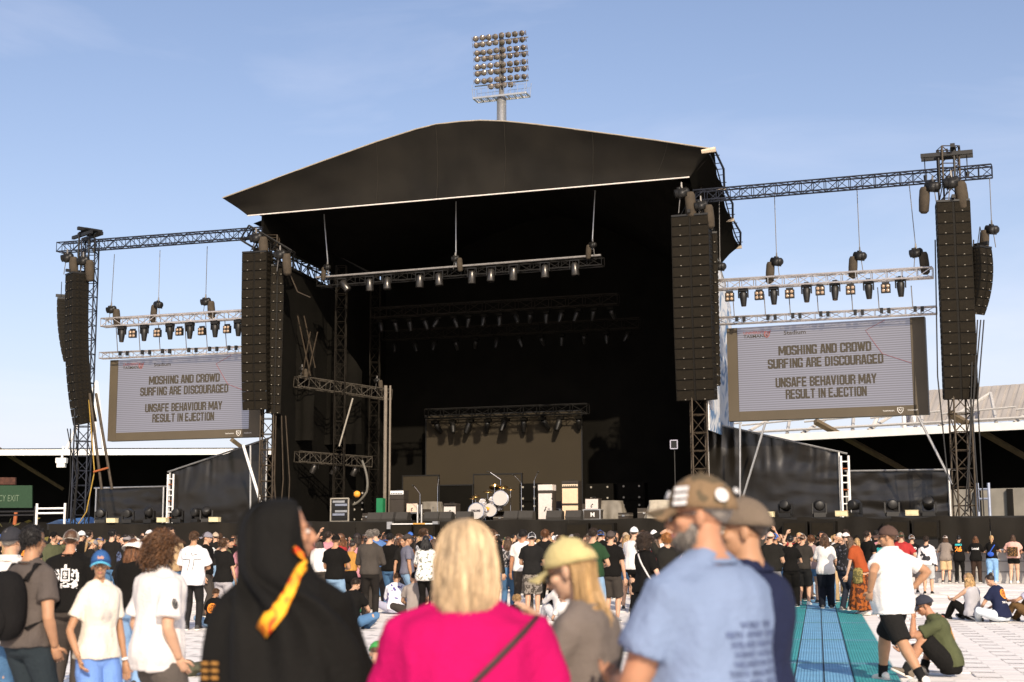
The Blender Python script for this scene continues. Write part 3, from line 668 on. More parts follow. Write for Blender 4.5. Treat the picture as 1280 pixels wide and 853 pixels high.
def blinder(p, rz, label, group):
    t = thing('blinder_light', label, 'stage light', group=group, mtx=Matrix.Translation(p) @ Matrix.Rotation(rz, 4, 'Z'))
    put('housing', BLB, t)
    for x in (-.09, .09):
        for z in (-.29, -.11): put('lamp', BLL, t, Matrix.Translation((x, -.085, z)))
ORD = ['first', 'second', 'third', 'fourth', 'fifth', 'sixth', 'seventh', 'eighth', 'ninth', 'tenth', 'eleventh', 'twelfth']
def light_truss(F, v, a, b, c, d, heads, blinds, side):
    truss('lighting_truss', 'upper aluminium truss carrying lights above the %s screen' % side, F.p(*a, v), F.p(*b, v), .42, .40, .62, M_TRUSSL, rc=.04, rb=.02)
    truss('screen_truss', 'lower aluminium truss hanging right above the %s screen' % side, F.p(*c, v+.5), F.p(*d, v+.5), .3, .30, .62, M_TRUSSL, rc=.03, rb=.015)
    for k, (x, y) in enumerate(heads): moving_head(F.p(x, y, v), -F.a, rng.uniform(-6, 8), .92, 'moving head light hanging %s from the left above the %s screen' % (ORD[k], side), 'moving heads above the screens')
    for k, (x, y) in enumerate(blinds): blinder(F.p(x, y, v-.1), -F.a+rng.uniform(-.1, .1), 'four-lamp blinder hanging %s from the left above the %s screen' % (ORD[k], side), 'blinders above the screens')
light_truss(WING, .9, (891, 357), (1166, 341), (893, 402), (1171, 388), [(929, 362.5), (967, 360), (1008, 357), (1043.5, 354.5), (1085.5, 352.5), (1125.5, 349.5)],
            [(912, 366), (949, 364), (987, 362), (1025, 358), (1063, 357), (1107, 355)], 'right')
light_truss(F, .9, (129, 404), (312, 393), (126, 445), (310, 437), [(152.5, 410), (180.5, 408.5), (212.5, 406.5), (237.5, 405.5), (269, 403.5), (298, 402)],
            [(166, 413), (197, 412), (224.5, 410), (252.5, 409.5), (284, 407)], 'left')
# thin drop rods between the two trusses
def rods(F, v, xs, y0, y1, dx, label):
    mb = MB(); t = thing('drop_rods', label, 'rigging', F.p(xs[0], y1, v))
    for i, x in enumerate(xs):
        mb = MB(); mb.tube(F.p(x, y0-dx*i, v), F.p(x+2, y1-dx*i, v), .022, n=5); part('rod', mb, M_WIRE, t)
        for s in (5, 14): part('clamp', MB().box(F.p(x+s, y1+2-dx*i, v), (.12, .12, .22), F.rot), M_FIX, t)
rods(WING, 1.1, [916, 955, 986, 1021, 1064, 1097, 1139], 370, 397, 2.1, 'thin drop rods between the two trusses over the right screen')
rods(F, 1.1, [145, 173, 198, 231, 257, 281], 408, 440, 1.4, 'thin drop rods between the two trusses over the left screen')

# ================================================================== line arrays
def cab_mesh(w, h, d):
    mb = MB(); mb.box((0, d/2, 0), (w, d, h-.012), mi=0)
    for s in (-1, 1):
        x = s*(w/4+.012)
        mb.loft([[V((x-w/4+.03, .0, -h/2+.02)), V((x+w/4-.03, .0, -h/2+.02)), V((x+w/4-.03, .0, h/2-.02)), V((x-w/4+.03, .0, h/2-.02))],
                 [V((x-w/4+.045, -.03, -h/2+.035)), V((x+w/4-.045, -.03, -h/2+.035)), V((x+w/4-.045, -.03, h/2-.035)), V((x-w/4+.045, -.03, h/2-.035))]], mi=1)
        mb.box((x, -.034, -h/2+.06), (.05, .01, .022), mi=2)
        for k in (-.28, .28): mb.box((s*(w/2+.012), .12+d*.3, k*h), (.03, .1, .06), mi=0)
    for s in (-1, 1):                                     # side ports
        for y in (.25, .5, .75):
            for z in (-.22, .22): mb.box((s*(w/2+.004), d*y, z*h), (.02, d*.14, h*.28), mi=1)
    return mb.mesh('cabinet', [M_CAB, M_GRILLE, M_DOT])
CABS = {}
def array(F, top, n, w, h, d, v, yaw, splay, label, tilt0=0, group='line arrays'):
    key = (w, h, d)
    if key not in CABS: CABS[key] = cab_mesh(w, h, d)
    p = F.p(*top, v); t = thing('line_array', label, 'speaker array', group=group, mtx=Matrix.Translation(p) @ Matrix.Rotation(-F.a+R(yaw), 4, 'Z'))
    fr = MB(); fr.box((0, d/2, .04), (w*.98, d*1.1, .08)); fr.box((0, d*.4, .18), (.12, d*1.3, .14))
    for s in (-1, 1): fr.tube((s*w*.3, d*.4, .05), (0, d*.4, .9), .018, n=5)
    put('flying_frame', fr.mesh('flying_frame', M_FIX), t)
    pos = V((0, 0, 0)); ang = R(tilt0)
    for k in range(n):
        ang_k = ang + R(splay(k/(n-1))); c = math.cos(ang_k); s_ = math.sin(ang_k)
        dirn = V((0, s_, -c))                            # downwards and back as the array curves
        put('cabinet', CABS[key], t, Matrix.Translation(pos + dirn*h/2) @ Matrix.Rotation(ang_k, 4, 'X')); pos = pos + dirn*h
    return t
def znum(F, v, y0, y1, x): return F.p(x, y0, v).z - F.p(x, y1, v).z
def nb(F, v, x, y0, y1, h): return max(3, int(round(znum(F, v, y0, y1, x)/h)))
flat = lambda s: 1.0+6*s*s
array(F, (862, 270), nb(F, -.6, 862, 270, 498, .44), 1.62, .44, .75, -.6, 0, flat, 'tall black line array hanging at the right of the stage opening')
array(F, (889, 292), nb(F, .3, 889, 292, 500, .44)-1, .5, .44, .6, .3, 12, flat, 'narrow array behind the right inner line array')
array(F, (318, 316), nb(F, -.6, 318, 316, 518, .44), 1.28, .44, .75, -.6, 4, lambda s: 1+7*s*s, 'tall black line array hanging in front of the left screen edge')
array(F, (347, 333), nb(F, .1, 347, 333, 520, .44), .62, .44, .6, .1, 35, lambda s: 1+5*s*s, 'narrow slanted line array next to the left inner one')
array(WING, (1191.5, 252), nb(WING, -.5, 1191, 252, 496, .44), 1.30, .44, .75, -.5, 10, lambda s: 2+7*s*s*s, 'tall black line array hanging from the far right tower')
array(WING, (1232, 310), 8, .72, .34, .55, -.1, 55, lambda s: -6+34*s, 'small curved side array hanging outside the far right tower')
array(F, (87, 343), nb(F, -.5, 87, 343, 536, .42), 1.02, .42, .8, -.5, -32, lambda s: 1+13*s*s, 'curved black line array hanging from the far left tower')
array(F, (72, 374), 9, .22, .36, .4, .6, -50, lambda s: 1+14*s, 'slim curved array half hidden behind the far left line array')

# ================================================================== drape walls and wing clutter
def drape_wall(F, v, x0, x1, yt0, yt1, yb, label, m, gather, seed, fold=.06):
    a = F.uvz(x0, yt0, v); b = F.uvz(x1, yt1, v); z0 = DECK+.02
    t = thing('drape_wall', label, 'drape', F.w((a[0]+b[0])/2, v, DECK), 'black drape walls on the stage wings')
    part('drape_sheet', drape(F, a[0], b[0], v, z0, lambda s: a[2]+(b[2]-a[2])*s, fold, .42, gather=gather, seed=seed, nz=18, nu=int(abs(b[0]-a[0])/.07)), m, t, True)
    mb = MB(); mb.tube(F.w(a[0]-.15, v-.08, a[2]+.03), F.w(b[0]+.35, v-.08, b[2]+.02-(b[2]-a[2])/abs(b[0]-a[0])*-.3), .045, n=6); part('top_pipe', mb, M_STEEL, t)
    for q in (a, b):
        mb = MB(); mb.tube(F.w(q[0], v-.1, DECK), F.w(q[0], v-.1, q[2]), .05, n=6); part('upright', mb, M_STEEL, t)
    return a, b
drape_wall(WING, 3.2, 885, 1049, 528, 566, 640, 'tall sloping black vinyl drape below the right screen', M_VINYL, 1, 1, .075)
drape_wall(WING, 3.6, 1060, 1186, 590, 588, 640, 'low black vinyl drape left of the far right tower', M_VINYL, 2, 2, .09)
drape_wall(F, 3.2, 214, 335, 591, 549, 655, 'tall sloping black drape below the left screen', M_VINYL, 1, 3, .07)
drape_wall(F, 3.6, 122, 206, 611, 609, 655, 'low crumpled black drape right of the far left tower', M_VINYL, 2, 4, .10)
# scaffold ladder post at the outer end of each tall drape
def ladder_post(F, v, x, yt, yb, label):
    a = F.uvz(x, yt, v); t = thing('ladder_post', label, 'scaffold', F.w(a[0], v, DECK))
    for s in (0, .32):
        mb = MB(); mb.tube(F.w(a[0]+s, v, DECK), F.w(a[0]+s, v, a[2]), .05, n=8); part('tube', mb, M_WHITE, t)
    for k in range(8):
        mb = MB(); z = DECK+.3+k*(a[2]-DECK-.4)/7.5; mb.tube(F.w(a[0], v, z), F.w(a[0]+.32, v, z), .03, n=6); part('rung', mb, M_WHITE if k % 3 else mat('orange_tape', (.30, .08, .02), .6), t)
ladder_post(WING, 3.0, 1051, 570, 640, 'white ladder post at the outer end of the right sloping drape')
ladder_post(F, 3.0, 210, 593, 655, 'white ladder post at the outer end of the left sloping drape')
def pole(F, v, p0, p1, r, m, label, v2=None):
    a = F.p(*p0, v); b = F.p(*p1, v if v2 is None else v2); lo = a if a.z < b.z else b
    single('brace_pole', MB().tube(a, b, r, n=8), m, label, 'pole', lo)
pole(F, .8, (327, 632), (304, 557), .07, M_WHITE, 'white brace pole leaning beside the left sloping drape')
pole(F, 1.0, (313, 640), (313, 557), .05, M_STEEL, 'grey upright behind the white leaning pole on the left')
pole(WING, .6, (1191, 606), (1148, 521), .055, M_STEEL, 'pale brace pole leaning against the far right tower')
pole(WING, 1.2, (925, 634), (957, 528), .05, M_STEEL, 'grey brace pole crossing the right sloping drape')
pole(WING, 1.3, (925, 640), (925, 528), .045, M_STEEL, 'grey upright in front of the right sloping drape')
pole(F, .1, (140, 612), (120, 492), .07, M_TRUSSB, 'brown raker leaning on the far left tower, right leg')
pole(F, .0, (127, 612), (112, 492), .07, M_TRUSSB, 'brown raker leaning on the far left tower, left leg')
pole(F, -.1, (117, 590), (135, 585), .05, mat('orange_tape', (.30, .08, .02), .6), 'orange cross bar between the rakers of the far left tower')
# cables hanging at the towers
def cables(F, v, lines, label, m):
    t = thing('cable_bundle', label, 'cables', F.p(*lines[0][-1], v))
    for ln in lines:
        pts = [F.p(*q, v) for q in ln]; out = []
        for i in range(len(pts)-1):
            for k in range(6): out.append(pts[i].lerp(pts[i+1], k/6))
        part('cable', MB().path(out+[pts[-1]], .028, 5), m, t)
cables(WING, -.1, [[(1222, 400), (1216, 520), (1224, 640)], [(1230, 400), (1222, 500), (1230, 645)], [(1226, 400), (1212, 560), (1206, 645)], [(1217, 300), (1215, 460), (1210, 640)], [(1169, 300), (1172, 470), (1185, 600)]],
       'black cables hanging down around the far right tower', M_FIX)
cables(F, -.1, [[(88, 536), (88, 600), (84, 652)], [(84, 536), (96, 600), (90, 652)], [(93, 520), (98, 590), (92, 650)]], 'black cables hanging under the far left array', M_FIX)
cables(F, .0, [[(111, 500), (118, 590), (108, 640), (98, 655)]], 'yellow-brown cable running down the far left tower', mat('yellow_cable', (.35, .22, .04), .6))
cables(F, .2, [[(357, 330), (372, 365), (388, 372)], [(352, 520), (354, 600), (350, 650)], [(345, 520), (343, 600), (346, 650)], [(357, 520), (362, 600), (360, 650)]], 'dark cables hanging beside the left inner arrays', M_TRUSSB)
# footlights along the wing edges
fl_ = MB(); fl_.box((0, 0, .09), (.5, .4, .18))
FLB = fl_.mesh('base', M_FIX)
fh = MB(); fh.path([(0, .2, .5), (0, .17, .5), (0, -.16, .5), (0, -.27, .5), (0, -.29, .5)], [.13, .215, .23, .2, .17], 14); FLH = fh.mesh('lamp_head', M_FIX, True)
fy = MB(); fy.box((0, 0, .16), (.62, .14, .05))
for s in (-1, 1): fy.box((s*.29, 0, .36), (.06, .16, .46))
FLY = fy.mesh('yoke', M_FIX)
def footlight(F, u, v, label):
    t = thing('floor_light', label, 'stage light', group='moving lights along the wing edges', mtx=F.m(u, v, DECK) @ Matrix.Rotation(rng.uniform(-.5, .5), 4, 'Z') @ Matrix.Scale(.95, 4))
    put('base', FLB, t); put('yoke', FLY, t); put('lamp_head', FLH, t, Matrix.Translation((0, 0, .5)) @ Matrix.Rotation(rng.uniform(-.9, .2), 4, 'X') @ Matrix.Translation((0, 0, -.5)))
for k, x in enumerate((982, 1024, 1069, 1115, 1161)): footlight(WING, WING.uvz(x, 640, -.2)[0], -.2, '%s moving light from the left on the right wing edge' % ORD[k])
for k, x in enumerate((126, 160, 187, 222, 246, 258)): footlight(F, F.uvz(x, 650, -.1)[0], -.1, '%s moving light from the left on the left wing edge' % ORD[k])
def edge_box(F, x, label):
    u = F.uvz(x, 640, -.4)[0]; m = MB(); m.box((0, 0, .12), (.48, .3, .2)); m.box((0, -.13, .12), (.4, .06, .12)); m.box((0, 0, .23), (.5, .32, .02))
    o = put('edge_light', m.mesh('edge_light', mat('cream_box', (.62, .54, .33), .6), False), None, F.m(u, -.35, DECK)); tag(o, label, 'box', 'cream boxes along the wing edges')
for k, x in enumerate((960, 1052, 1140)): edge_box(WING, x, 'cream box, %s from the left on the right wing edge' % ORD[k])
for k, x in enumerate((140, 203, 268)): edge_box(F, x, 'cream box, %s from the left on the left wing edge' % ORD[k])
# black speaker boxes set into the pit fence
def pit_box(F, x, label):
    u = F.uvz(x, 660, -1.0)[0]; m = MB()
    for s in (-.55, .55): m.box((s, 0, .35), (1.0, .6, .7)); m.box((s, -.31, .35), (.84, .03, .56), mi=1)
    o = put('front_fill', m.mesh('front_fill', [M_CAB, M_GRILLE]), None, F.m(u, -1.1, 1.62)); tag(o, label, 'speaker', 'front fill speakers')
    s = MB(); s.box((0, 0, -.81), (2.0, .5, 1.62)); put('stand', s.mesh('stand', M_FIX), o)
pit_box(WING, 1013, 'pair of black front fill speakers under the right wing beside the crowd'); pit_box(WING, 1140, 'pair of black front fill speakers under the far right tower')
pit_box(F, 520, 'pair of black front fill speakers under the camera track'); pit_box(F, 740, 'pair of black front fill speakers below the cream amplifier')
# pit barrier of pale panels
bt = thing('crowd_barrier', 'pale grey crowd barrier the people on the right lean against', 'barrier', WING.w(8, -3.4, 0))
M_BARR = mat('barrier_grey', (.42, .40, .38), .5, .2, .1, 2)
u = -3.0
while u < 15.5:
    m = MB(); m.box(WING.w(u+.5, -3.4, .58), (.97, .06, 1.14), WING.rot); part('panel', m, M_BARR, bt)
    m = MB(); m.tube(WING.w(u, -3.4, 1.2), WING.w(u+1.0, -3.4, 1.2), .04, n=8); part('hand_rail', m, M_STEEL, bt)
    for z in (.42, .8):
        m = MB(); m.box(WING.w(u+.5, -3.44, z), (.9, .03, .015), WING.rot); part('groove', m, M_FIX, bt)
    u += 1.0
# white fence frames at the far left
def fence_frame(F, v, x0, x1, y0, y1, label, m):
    a = F.uvz(x0, y0, v); b = F.uvz(x1, y0, v); t = thing('fence_frame', label, 'fence', F.w((a[0]+b[0])/2, v, DECK))
    for q in (a, b): part('post', MB().tube(F.w(q[0], v, DECK-.6), F.w(q[0], v, a[2]+.25), .06, n=6), m, t)
    for z in (a[2], (a[2]+DECK)/2+.15): part('rail', MB().tube(F.w(a[0], v, z), F.w(b[0], v, z), .05, n=6), m, t)
fence_frame(F, .5, 46, 81, 636, 655, 'white tubular fence frame by the far left tower', M_WHITE)
fence_frame(F, 1.5, -20, 44, 640, 655, 'dark tubular fence frame at the left edge', M_FIX)
fence_frame(WING, 1.2, 1222, 1236, 612, 640, 'blue-grey scaffold frame right of the far right tower', mat('blue_grey_tube', (.32, .36, .46), .4, .5))
# blue tarp behind the fence
tp = MB(); a = F.p(58, 655, 6); b = F.p(95, 655, 6); mid = F.p(72, 650, 6)
tp.loft([[a, mid, b], [a+F.n*3, mid+F.n*3+V((0, 0, .2)), b+F.n*3]], closed=False)
single('blue_tarp', tp, mat('tarp_blue', (.04, .12, .30), .5), 'blue tarpaulin behind the white fence frame', 'tarpaulin', a)
pole(F, 5, (18, 656), (20, 640), .1, mat('orange_tape', (.30, .08, .02), .6), 'orange-red post behind the dark fence at the left')
# ================================================================== inside the stage
def U(px, v, py=630): return MAIN.uvz(px, py, v)[0]
def Zp(px, py, v): return MAIN.p(px, py, v).z
# front lighting pipe with its lamps
a, b = F.p(395, 347, 2.2), F.p(751, 319, 2.2)
t = thing('front_truss', 'pale-edged lighting truss hanging across the stage opening', 'truss', a)
part('front_chord', MB().tube(a, b, .05, n=8), mat('grey_chord', (.30, .28, .26), .45, .5), t)
ch, la = truss_mb(a+F.n*.35-V((0, 0, .22)), b+F.n*.35-V((0, 0, .22)), .5, .4, .7, rc=.03, rb=.018)
for c in ch: part('chord', c, M_FIX, t)
part('lattice', la, M_FIX, t)
for x0, x1, y0, y1 in ((405, 411, 268, 343), (570, 570, 252, 332), (744, 740, 238, 312)):
    part('hanger', MB().tube(F.p(x0, y0, 2.2), F.p(x1, y1, 2.2), .03, n=5), M_STEEL, t)
hoist(F, 409, 334, 2.1, 'chain hoist at the left end of the front truss', -1, None, .7)
hoist(F, 569, 323, 2.1, 'chain hoist in the middle of the front truss', 1, None, .7)
hoist(F, 741, 306, 2.1, 'chain hoist at the right end of the front truss', -1, None, .7)
M_CAN = mat('metal_can', (.085, .078, .07), .3, .75, .15, 10)
cm = MB(); cm.path([(0, 0, .0), (0, 0, -.05), (0, 0, -.5), (0, 0, -.52)], [.09, .14, .17, .16], 14); CANB = cm.mesh('can', M_CAN, True)
cy = MB(); 
for s in (-1, 1): cy.box((s*.19, 0, -.08), (.025, .06, .34))
cy.box((0, 0, .1), (.4, .06, .03)); CANY = cy.mesh('yoke', M_FIX)
def can_light(p, s, tx, ty, label, group):
    t = thing('can_light', label, 'stage light', group=group, mtx=Matrix.Translation(p) @ Matrix.Rotation(-MAIN.a, 4, 'Z') @ Matrix.Scale(s, 4))
    put('yoke', CANY, t); put('can', CANB, t, Matrix.Rotation(R(tx), 4, 'X') @ Matrix.Rotation(R(ty), 4, 'Y'))
for k, x in enumerate((427, 462, 484, 525, 548, 590, 614, 642, 681, 718)):
    y = 347-(x-395)*.0787+4
    can_light(F.p(x, y+3, 2.3), 1.15, rng.uniform(-10, 10), -35 if k == 0 else rng.uniform(-6, 6), '%s can light from the left on the front truss' % ORD[k], 'can lights on the front truss')
def dark_truss(x0, y0, x1, y1, v, n, label, s=.55, m=M_TRUSSB):
    truss('overhead_truss', label, F.p(x0, y0, v), F.p(x1, y1, v), .5, .5, .9, m, rc=.03, rb=.02)
    for k in range(n):
        q = F.p(x0, y0, v).lerp(F.p(x1, y1, v), (k+.5)/n) - V((0, 0, .45))
        t = thing('overhead_light', 'small lamp in the row on the %s' % label, 'stage light', group='lamps on ' + label.split(' hanging')[0], mtx=Matrix.Translation(q) @ Matrix.Rotation(-MAIN.a, 4, 'Z') @ Matrix.Scale(s, 4))
        recolour(put('base', HB, t), M_INNER); hd_ = put('lamp_head', HH, t, Matrix.Rotation(R(rng.uniform(-25, 40)), 4, 'X') @ Matrix.Rotation(R(rng.uniform(-25, 25)), 4, 'Y')); recolour(hd_, M_FIX)
dark_truss(466, 392, 773, 374, 7.5, 16, 'second dark lighting truss hanging inside the stage', .75, mat('inner_shaded_steel', (.011, .0085, .0055), .75, spec=.15))
dark_truss(480, 420, 800, 404, 10.5, 12, 'third dark lighting truss hanging near the back', .7, mat('inner_shaded_steel', (.011, .0085, .0055), .75, spec=.15))
# rows of hanging pods on the back row (seen as a dark fringe over the backdrop)
dark_truss(533, 518, 735, 511, 12.0, 9, 'low dark lighting truss hanging over the tan backdrop', .9, M_FIX)
# left-hand side trusses
def side_truss(p0, v0, p1, v1, label):
    a, b = F.p(*p0, v0), F.p(*p1, v1); truss('side_truss', label, a, b, .5, .5, .55, mat('dull_truss', (.085, .072, .055), .5, .4), rc=.03, rb=.018); return a, b
a, b = side_truss((370, 477), 2.4, (487, 494), 6.5, 'upper side lighting truss inside the left of the stage')
a2, b2 = side_truss((371, 571), 2.6, (462, 578), 6.0, 'lower side lighting truss inside the left of the stage')
for k, s in enumerate((.06, .86)):
    o = hoist(F, 400, 470, 2, 'small hoist on the %s end of the upper side truss' % ('near', 'far')[k], 1, None, .6)
    o.matrix_basis = Matrix.Translation(a.lerp(b, s)+V((0, 0, .65))) @ Matrix.Scale(.6, 4)
for k in range(3):
    q = a2.lerp(b2, .25+k*.28)-V((0, 0, .3)); can_light(q, .9, 0, 25, '%s tan lamp on the lower side truss' % ORD[k], 'lamps on the lower side truss')
dg = MB()
for x0, y0, x1, y1 in ((372, 395, 388, 470), (380, 395, 394, 460), (397, 415, 384, 472), (388, 415, 378, 468)): dg.tube(F.p(x0, y0, 2.0), F.p(x1, y1, 2.4), .03, n=5)
single('sling_set', dg, M_TRUSSB, 'thin brown slings crossing above the upper side truss', 'slings', F.p(384, 472, 2.4))
single('lever_pole', MB().tube(F.p(441, 498, 3.5), F.p(424, 558, 3.5), .04, n=6), M_DOT, 'silver pole leaning between the side trusses', 'pole', F.p(424, 558, 3.5))
# hung black legs on the left, with folds
for k, (x0, x1, v) in enumerate(((386, 452, 6.5), (352, 392, 3.2))):
    u0, u1 = U(x0, v, 480), U(x1, v, 480)
    t = thing('black_leg', 'black drape hanging inside the left wing, %s' % ('rear one', 'front one by the inner array')[k], 'drape', F.w((u0+u1)/2, v, DECK+3)); part('cloth_sheet', drape(F, u0, u1, v, DECK+4, lambda s: 14.2-(3 if k else 4)*s, .12, .7, seed=50+k), M_INNER, t, True)
# tan backdrop and low riser panels
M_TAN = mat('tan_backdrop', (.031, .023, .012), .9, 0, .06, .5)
def panel(name, label, px0, px1, y0, y1, v, m, th=.08, cat='panel', group=None):
    a = F.uvz(px0, y1, v); b = F.uvz(px1, y0, v); z0 = max(a[2], DECK+.01)
    t = thing(name, label, cat, F.w((a[0]+b[0])/2, v, z0), group)
    mb = MB(); mb.slab([F.w(a[0], v, z0), F.w(b[0], v, z0), F.w(b[0], v, b[2]), F.w(a[0], v, b[2])], F.n*th); part('sheet', mb, m, t)
    mb = MB()
    for uu in (a[0], b[0]): mb.box(F.w(uu, v+th*.5, (z0+b[2])/2), (.06, th+.04, b[2]-z0+.04), F.rot)
    mb.box(F.w((a[0]+b[0])/2, v+th*.5, b[2]+.03), (abs(b[0]-a[0])+.06, th+.04, .06), F.rot); part('edge_frame', mb, M_FIX, t)
    return t
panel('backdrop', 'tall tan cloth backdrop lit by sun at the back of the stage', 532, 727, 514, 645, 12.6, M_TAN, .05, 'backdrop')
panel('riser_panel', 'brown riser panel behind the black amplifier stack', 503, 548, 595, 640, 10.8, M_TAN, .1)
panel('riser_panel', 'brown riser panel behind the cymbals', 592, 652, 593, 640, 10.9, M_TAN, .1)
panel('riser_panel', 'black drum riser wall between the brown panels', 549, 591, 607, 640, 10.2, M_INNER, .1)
# ------------------------------------------------------------------ amplifiers and cabinets
M_AMPW = mat('pale_amp_cloth', (.60, .54, .49), .8, 0, .06, 12, .2, 200); M_AMPO = mat('peach_amp_cloth', (.72, .52, .34), .8, 0, .06, 12, .2, 200)
M_AMPB = mat('brown_black_amp', (.035, .027, .02), .7, 0, .1, 12)
def amp(name, label, px, v, w, blocks, d=.55, z=None, knobs=True):
    """stack of boxes: (height, cloth, has grille)"""
    u = U(px, v, 640); t = thing(name, label, 'amplifier', mtx=F.m(u, v, DECK if z is None else z)); zz = 0
    for h, m, kind in blocks:
        c = MB(); c.box((0, 0, zz+h/2), (w, d, h-.012)); put('cabinet', c.mesh('cabinet', M_AMPB if kind != 'plain' else m), t)
        g = MB(); g.box((0, -d/2-.008, zz+h*.47), (w*.93, .03, h*.86)); put('grille_cloth', g.mesh('grille_cloth', m), t)
        if kind == 'head':
            k = MB()
            for i in range(7): k.path([(-w*.36+i*w*.12, -d/2-.02, zz+h*.3), (-w*.36+i*w*.12, -d/2-.06, zz+h*.3)], .022, 8)
            put('knobs', k.mesh('knobs', M_FIX), t)
        if kind == 'grille':
            k = MB(); k.path([(-.06*w, -d/2-.03, zz+h*.3), (.12*w, -d/2-.2, zz+h*.42)], .018, 6); k.ell((.14*w, -d/2-.2, zz+h*.43), (.03, .05, .03), n=8, m=6); put('microphone', k.mesh('microphone', M_FIX), t)
        zz += h
    hd = MB()
    for s in (-1, 1): hd.box((s*.15*w, 0, zz+.02), (.02, .03, .05))
    hd.box((0, 0, zz+.05), (.34*w, .04, .02)); put('handle', hd.mesh('handle', M_FIX), t); return t
amp('amplifier_stack', 'brown-black bass stack with white amplifier head, left of stage', 499, 3.0, .72, [(1.05, M_AMPB, 'box'), (.22, M_AMPB, 'box'), (.2, M_WHITE, 'head')])
amp('combo_amplifier', 'cream combo amplifier on a low stand', 518, 2.8, .58, [(.46, mat('cream_grille', (.66, .5, .38), .8), 'grille')], z=DECK+.42)
amp('combo_amplifier', 'pale combo amplifier on a small stand beside the drums', 565, 3.2, .62, [(.40, M_AMPW, 'grille'), (.12, M_AMPB, 'head')], z=DECK+.32)
for px, v, h in ((518, 2.8, .42), (565, 3.2, .32)):
    m = MB(); 
    for s in (-.22, .22): m.tube((s, -.2, 0), (s*.7, .2, h), .025, n=6); m.tube((s, .2, 0), (s*.7, -.2, h), .025, n=6)
    m.box((0, 0, h-.02), (.55, .5, .03)); o = put('amp_stand', m.mesh('amp_stand', M_STEEL), None, F.m(U(px, v, 640), v, DECK)); tag(o, 'low steel stand under the %s combo amplifier' % ('cream' if px < 530 else 'pale'), 'stand')
amp('speaker_cabinet', 'tall pale bass cabinet with matching head, centre stage', 684, 2.0, .68, [(1.32, M_AMPW, 'grille'), (.27, M_AMPW, 'plain')])
amp('guitar_stack', 'peach double guitar stack with small amplifier head', 715, 2.6, .78, [(.72, M_AMPO, 'grille'), (.78, M_AMPO, 'box'), (.12, M_CREAM, 'head'), (.14, M_AMPB, 'head')])
amp('combo_amplifier', 'white combo amplifier on top of the road case', 742, 2.0, .62, [(.50, M_AMPW, 'grille')], z=DECK+.46)
rc = thing('road_case', 'black road case with pale edges and white logo under the white amplifier', 'case', mtx=F.m(U(742, 1.9, 645), 1.9, DECK))
m = MB(); m.box((0, 0, .23), (.76, .6, .44)); put('case_body', m.mesh('case_body', M_AMPB), rc)
m = MB()
for x in (-.38, .38): m.box((x, -.3, .23), (.05, .05, .46)); m.box((x, .3, .23), (.05, .05, .46))
for z in (.015, .445): m.box((0, -.3, z), (.72, .05, .05)); m.box((-.38, 0, z), (.05, .6, .05)); m.box((.38, 0, z), (.05, .6, .05))
put('edge_trim', m.mesh('edge_trim', M_STEEL), rc)
put('logo', text_mesh('M', .26, M_LOGO, 1.0, .01), rc, Matrix.Translation((.04, -.315, .14)) @ UPR)
# monitor wedges
wm = MB(); wm.loft([[V((-.35, -.25, 0)), V((-.35, .25, 0)), V((-.35, .22, .36)), V((-.35, -.12, .40)), V((-.35, -.27, .1))], [V((.35, -.25, 0)), V((.35, .25, 0)), V((.35, .22, .36)), V((.35, -.12, .40)), V((.35, -.27, .1))]])
WDG = wm.mesh('wedge_box', mat('wedge_grey', (.035, .031, .026), .75, 0, .1, 8)); wg = MB(); wg.box((0, .07, .392), (.6, .24, .02)); WGG = wg.mesh('wedge_grille', M_GRILLE)
for k, (x, v) in enumerate(((488, .5), (502.5, .5), (541, .5), (557, .6), (581, .6), (641, .5), (658, .5), (694, .5), (718, .5), (470, .9))):
    t = thing('monitor_wedge', ['wedge monitor at the left of the front row', 'wedge monitor left of the camera track post', 'wedge monitor right of the camera track post', 'wedge monitor below the pale combo amplifier', 'wedge monitor beside the white bass drum', 'wedge monitor right of the drum kit', 'wedge monitor left of the tall pale cabinet', 'wedge monitor right of the tall pale cabinet', 'wedge monitor below the peach guitar stack', 'wedge monitor at the pale pole'][k], 'monitor',
              group='stage monitors along the front edge', mtx=F.m(U(x, v, 645), v, DECK)); put('wedge_box', WDG, t); put('wedge_grille', WGG, t)
# ------------------------------------------------------------------ drum kits
M_SHELLW = mat('white_drum_wrap', (.60, .56, .55), .25, 0, .06, 8, spec=.6); M_SKIN = mat('drum_skin', (.46, .43, .40), .5, 0, .05, 10); M_CHROME = mat('chrome', (.7, .7, .72), .12, 1, .05, 9); M_BRASS = mat('cymbal_bronze', (.55, .34, .12), .25, .9, .15, 14)
def drum(name, t, c, r, d, ax, mats=(None, None)):
    ax = V(ax).normalized(); c = V(c)
    m = MB(); m.path([c-ax*d/2, c+ax*d/2], r, 22); o = put(name, m.mesh(name, M_SHELLW, False), t)
    m = MB(); m.path([c-ax*(d/2+.012), c-ax*(d/2+.002)], r*.97, 22); put('drum_head', m.mesh('drum_head', M_SKIN), o); m = MB(); m.path([c+ax*(d/2+.002), c+ax*(d/2+.012)], r*.97, 22); put('drum_head', m.mesh('drum_head', M_SKIN), o)
    m = MB()
    for s in (-1, 1):
        e = ax.orthogonal().normalized(); f = ax.cross(e); cc = c+ax*s*(d/2+.01)
        m.path([cc + e*math.cos(k*.314)*r*1.02 + f*math.sin(k*.314)*r*1.02 for k in range(21)], .014, 5)
    for k in range(8): e2 = e*math.cos(k*.785)+f*math.sin(k*.785); m.tube(c-ax*d/2+e2*r*1.04, c+ax*d/2+e2*r*1.04, .01, n=4)
    put('hoops', m.mesh('hoops', M_CHROME), o); return o
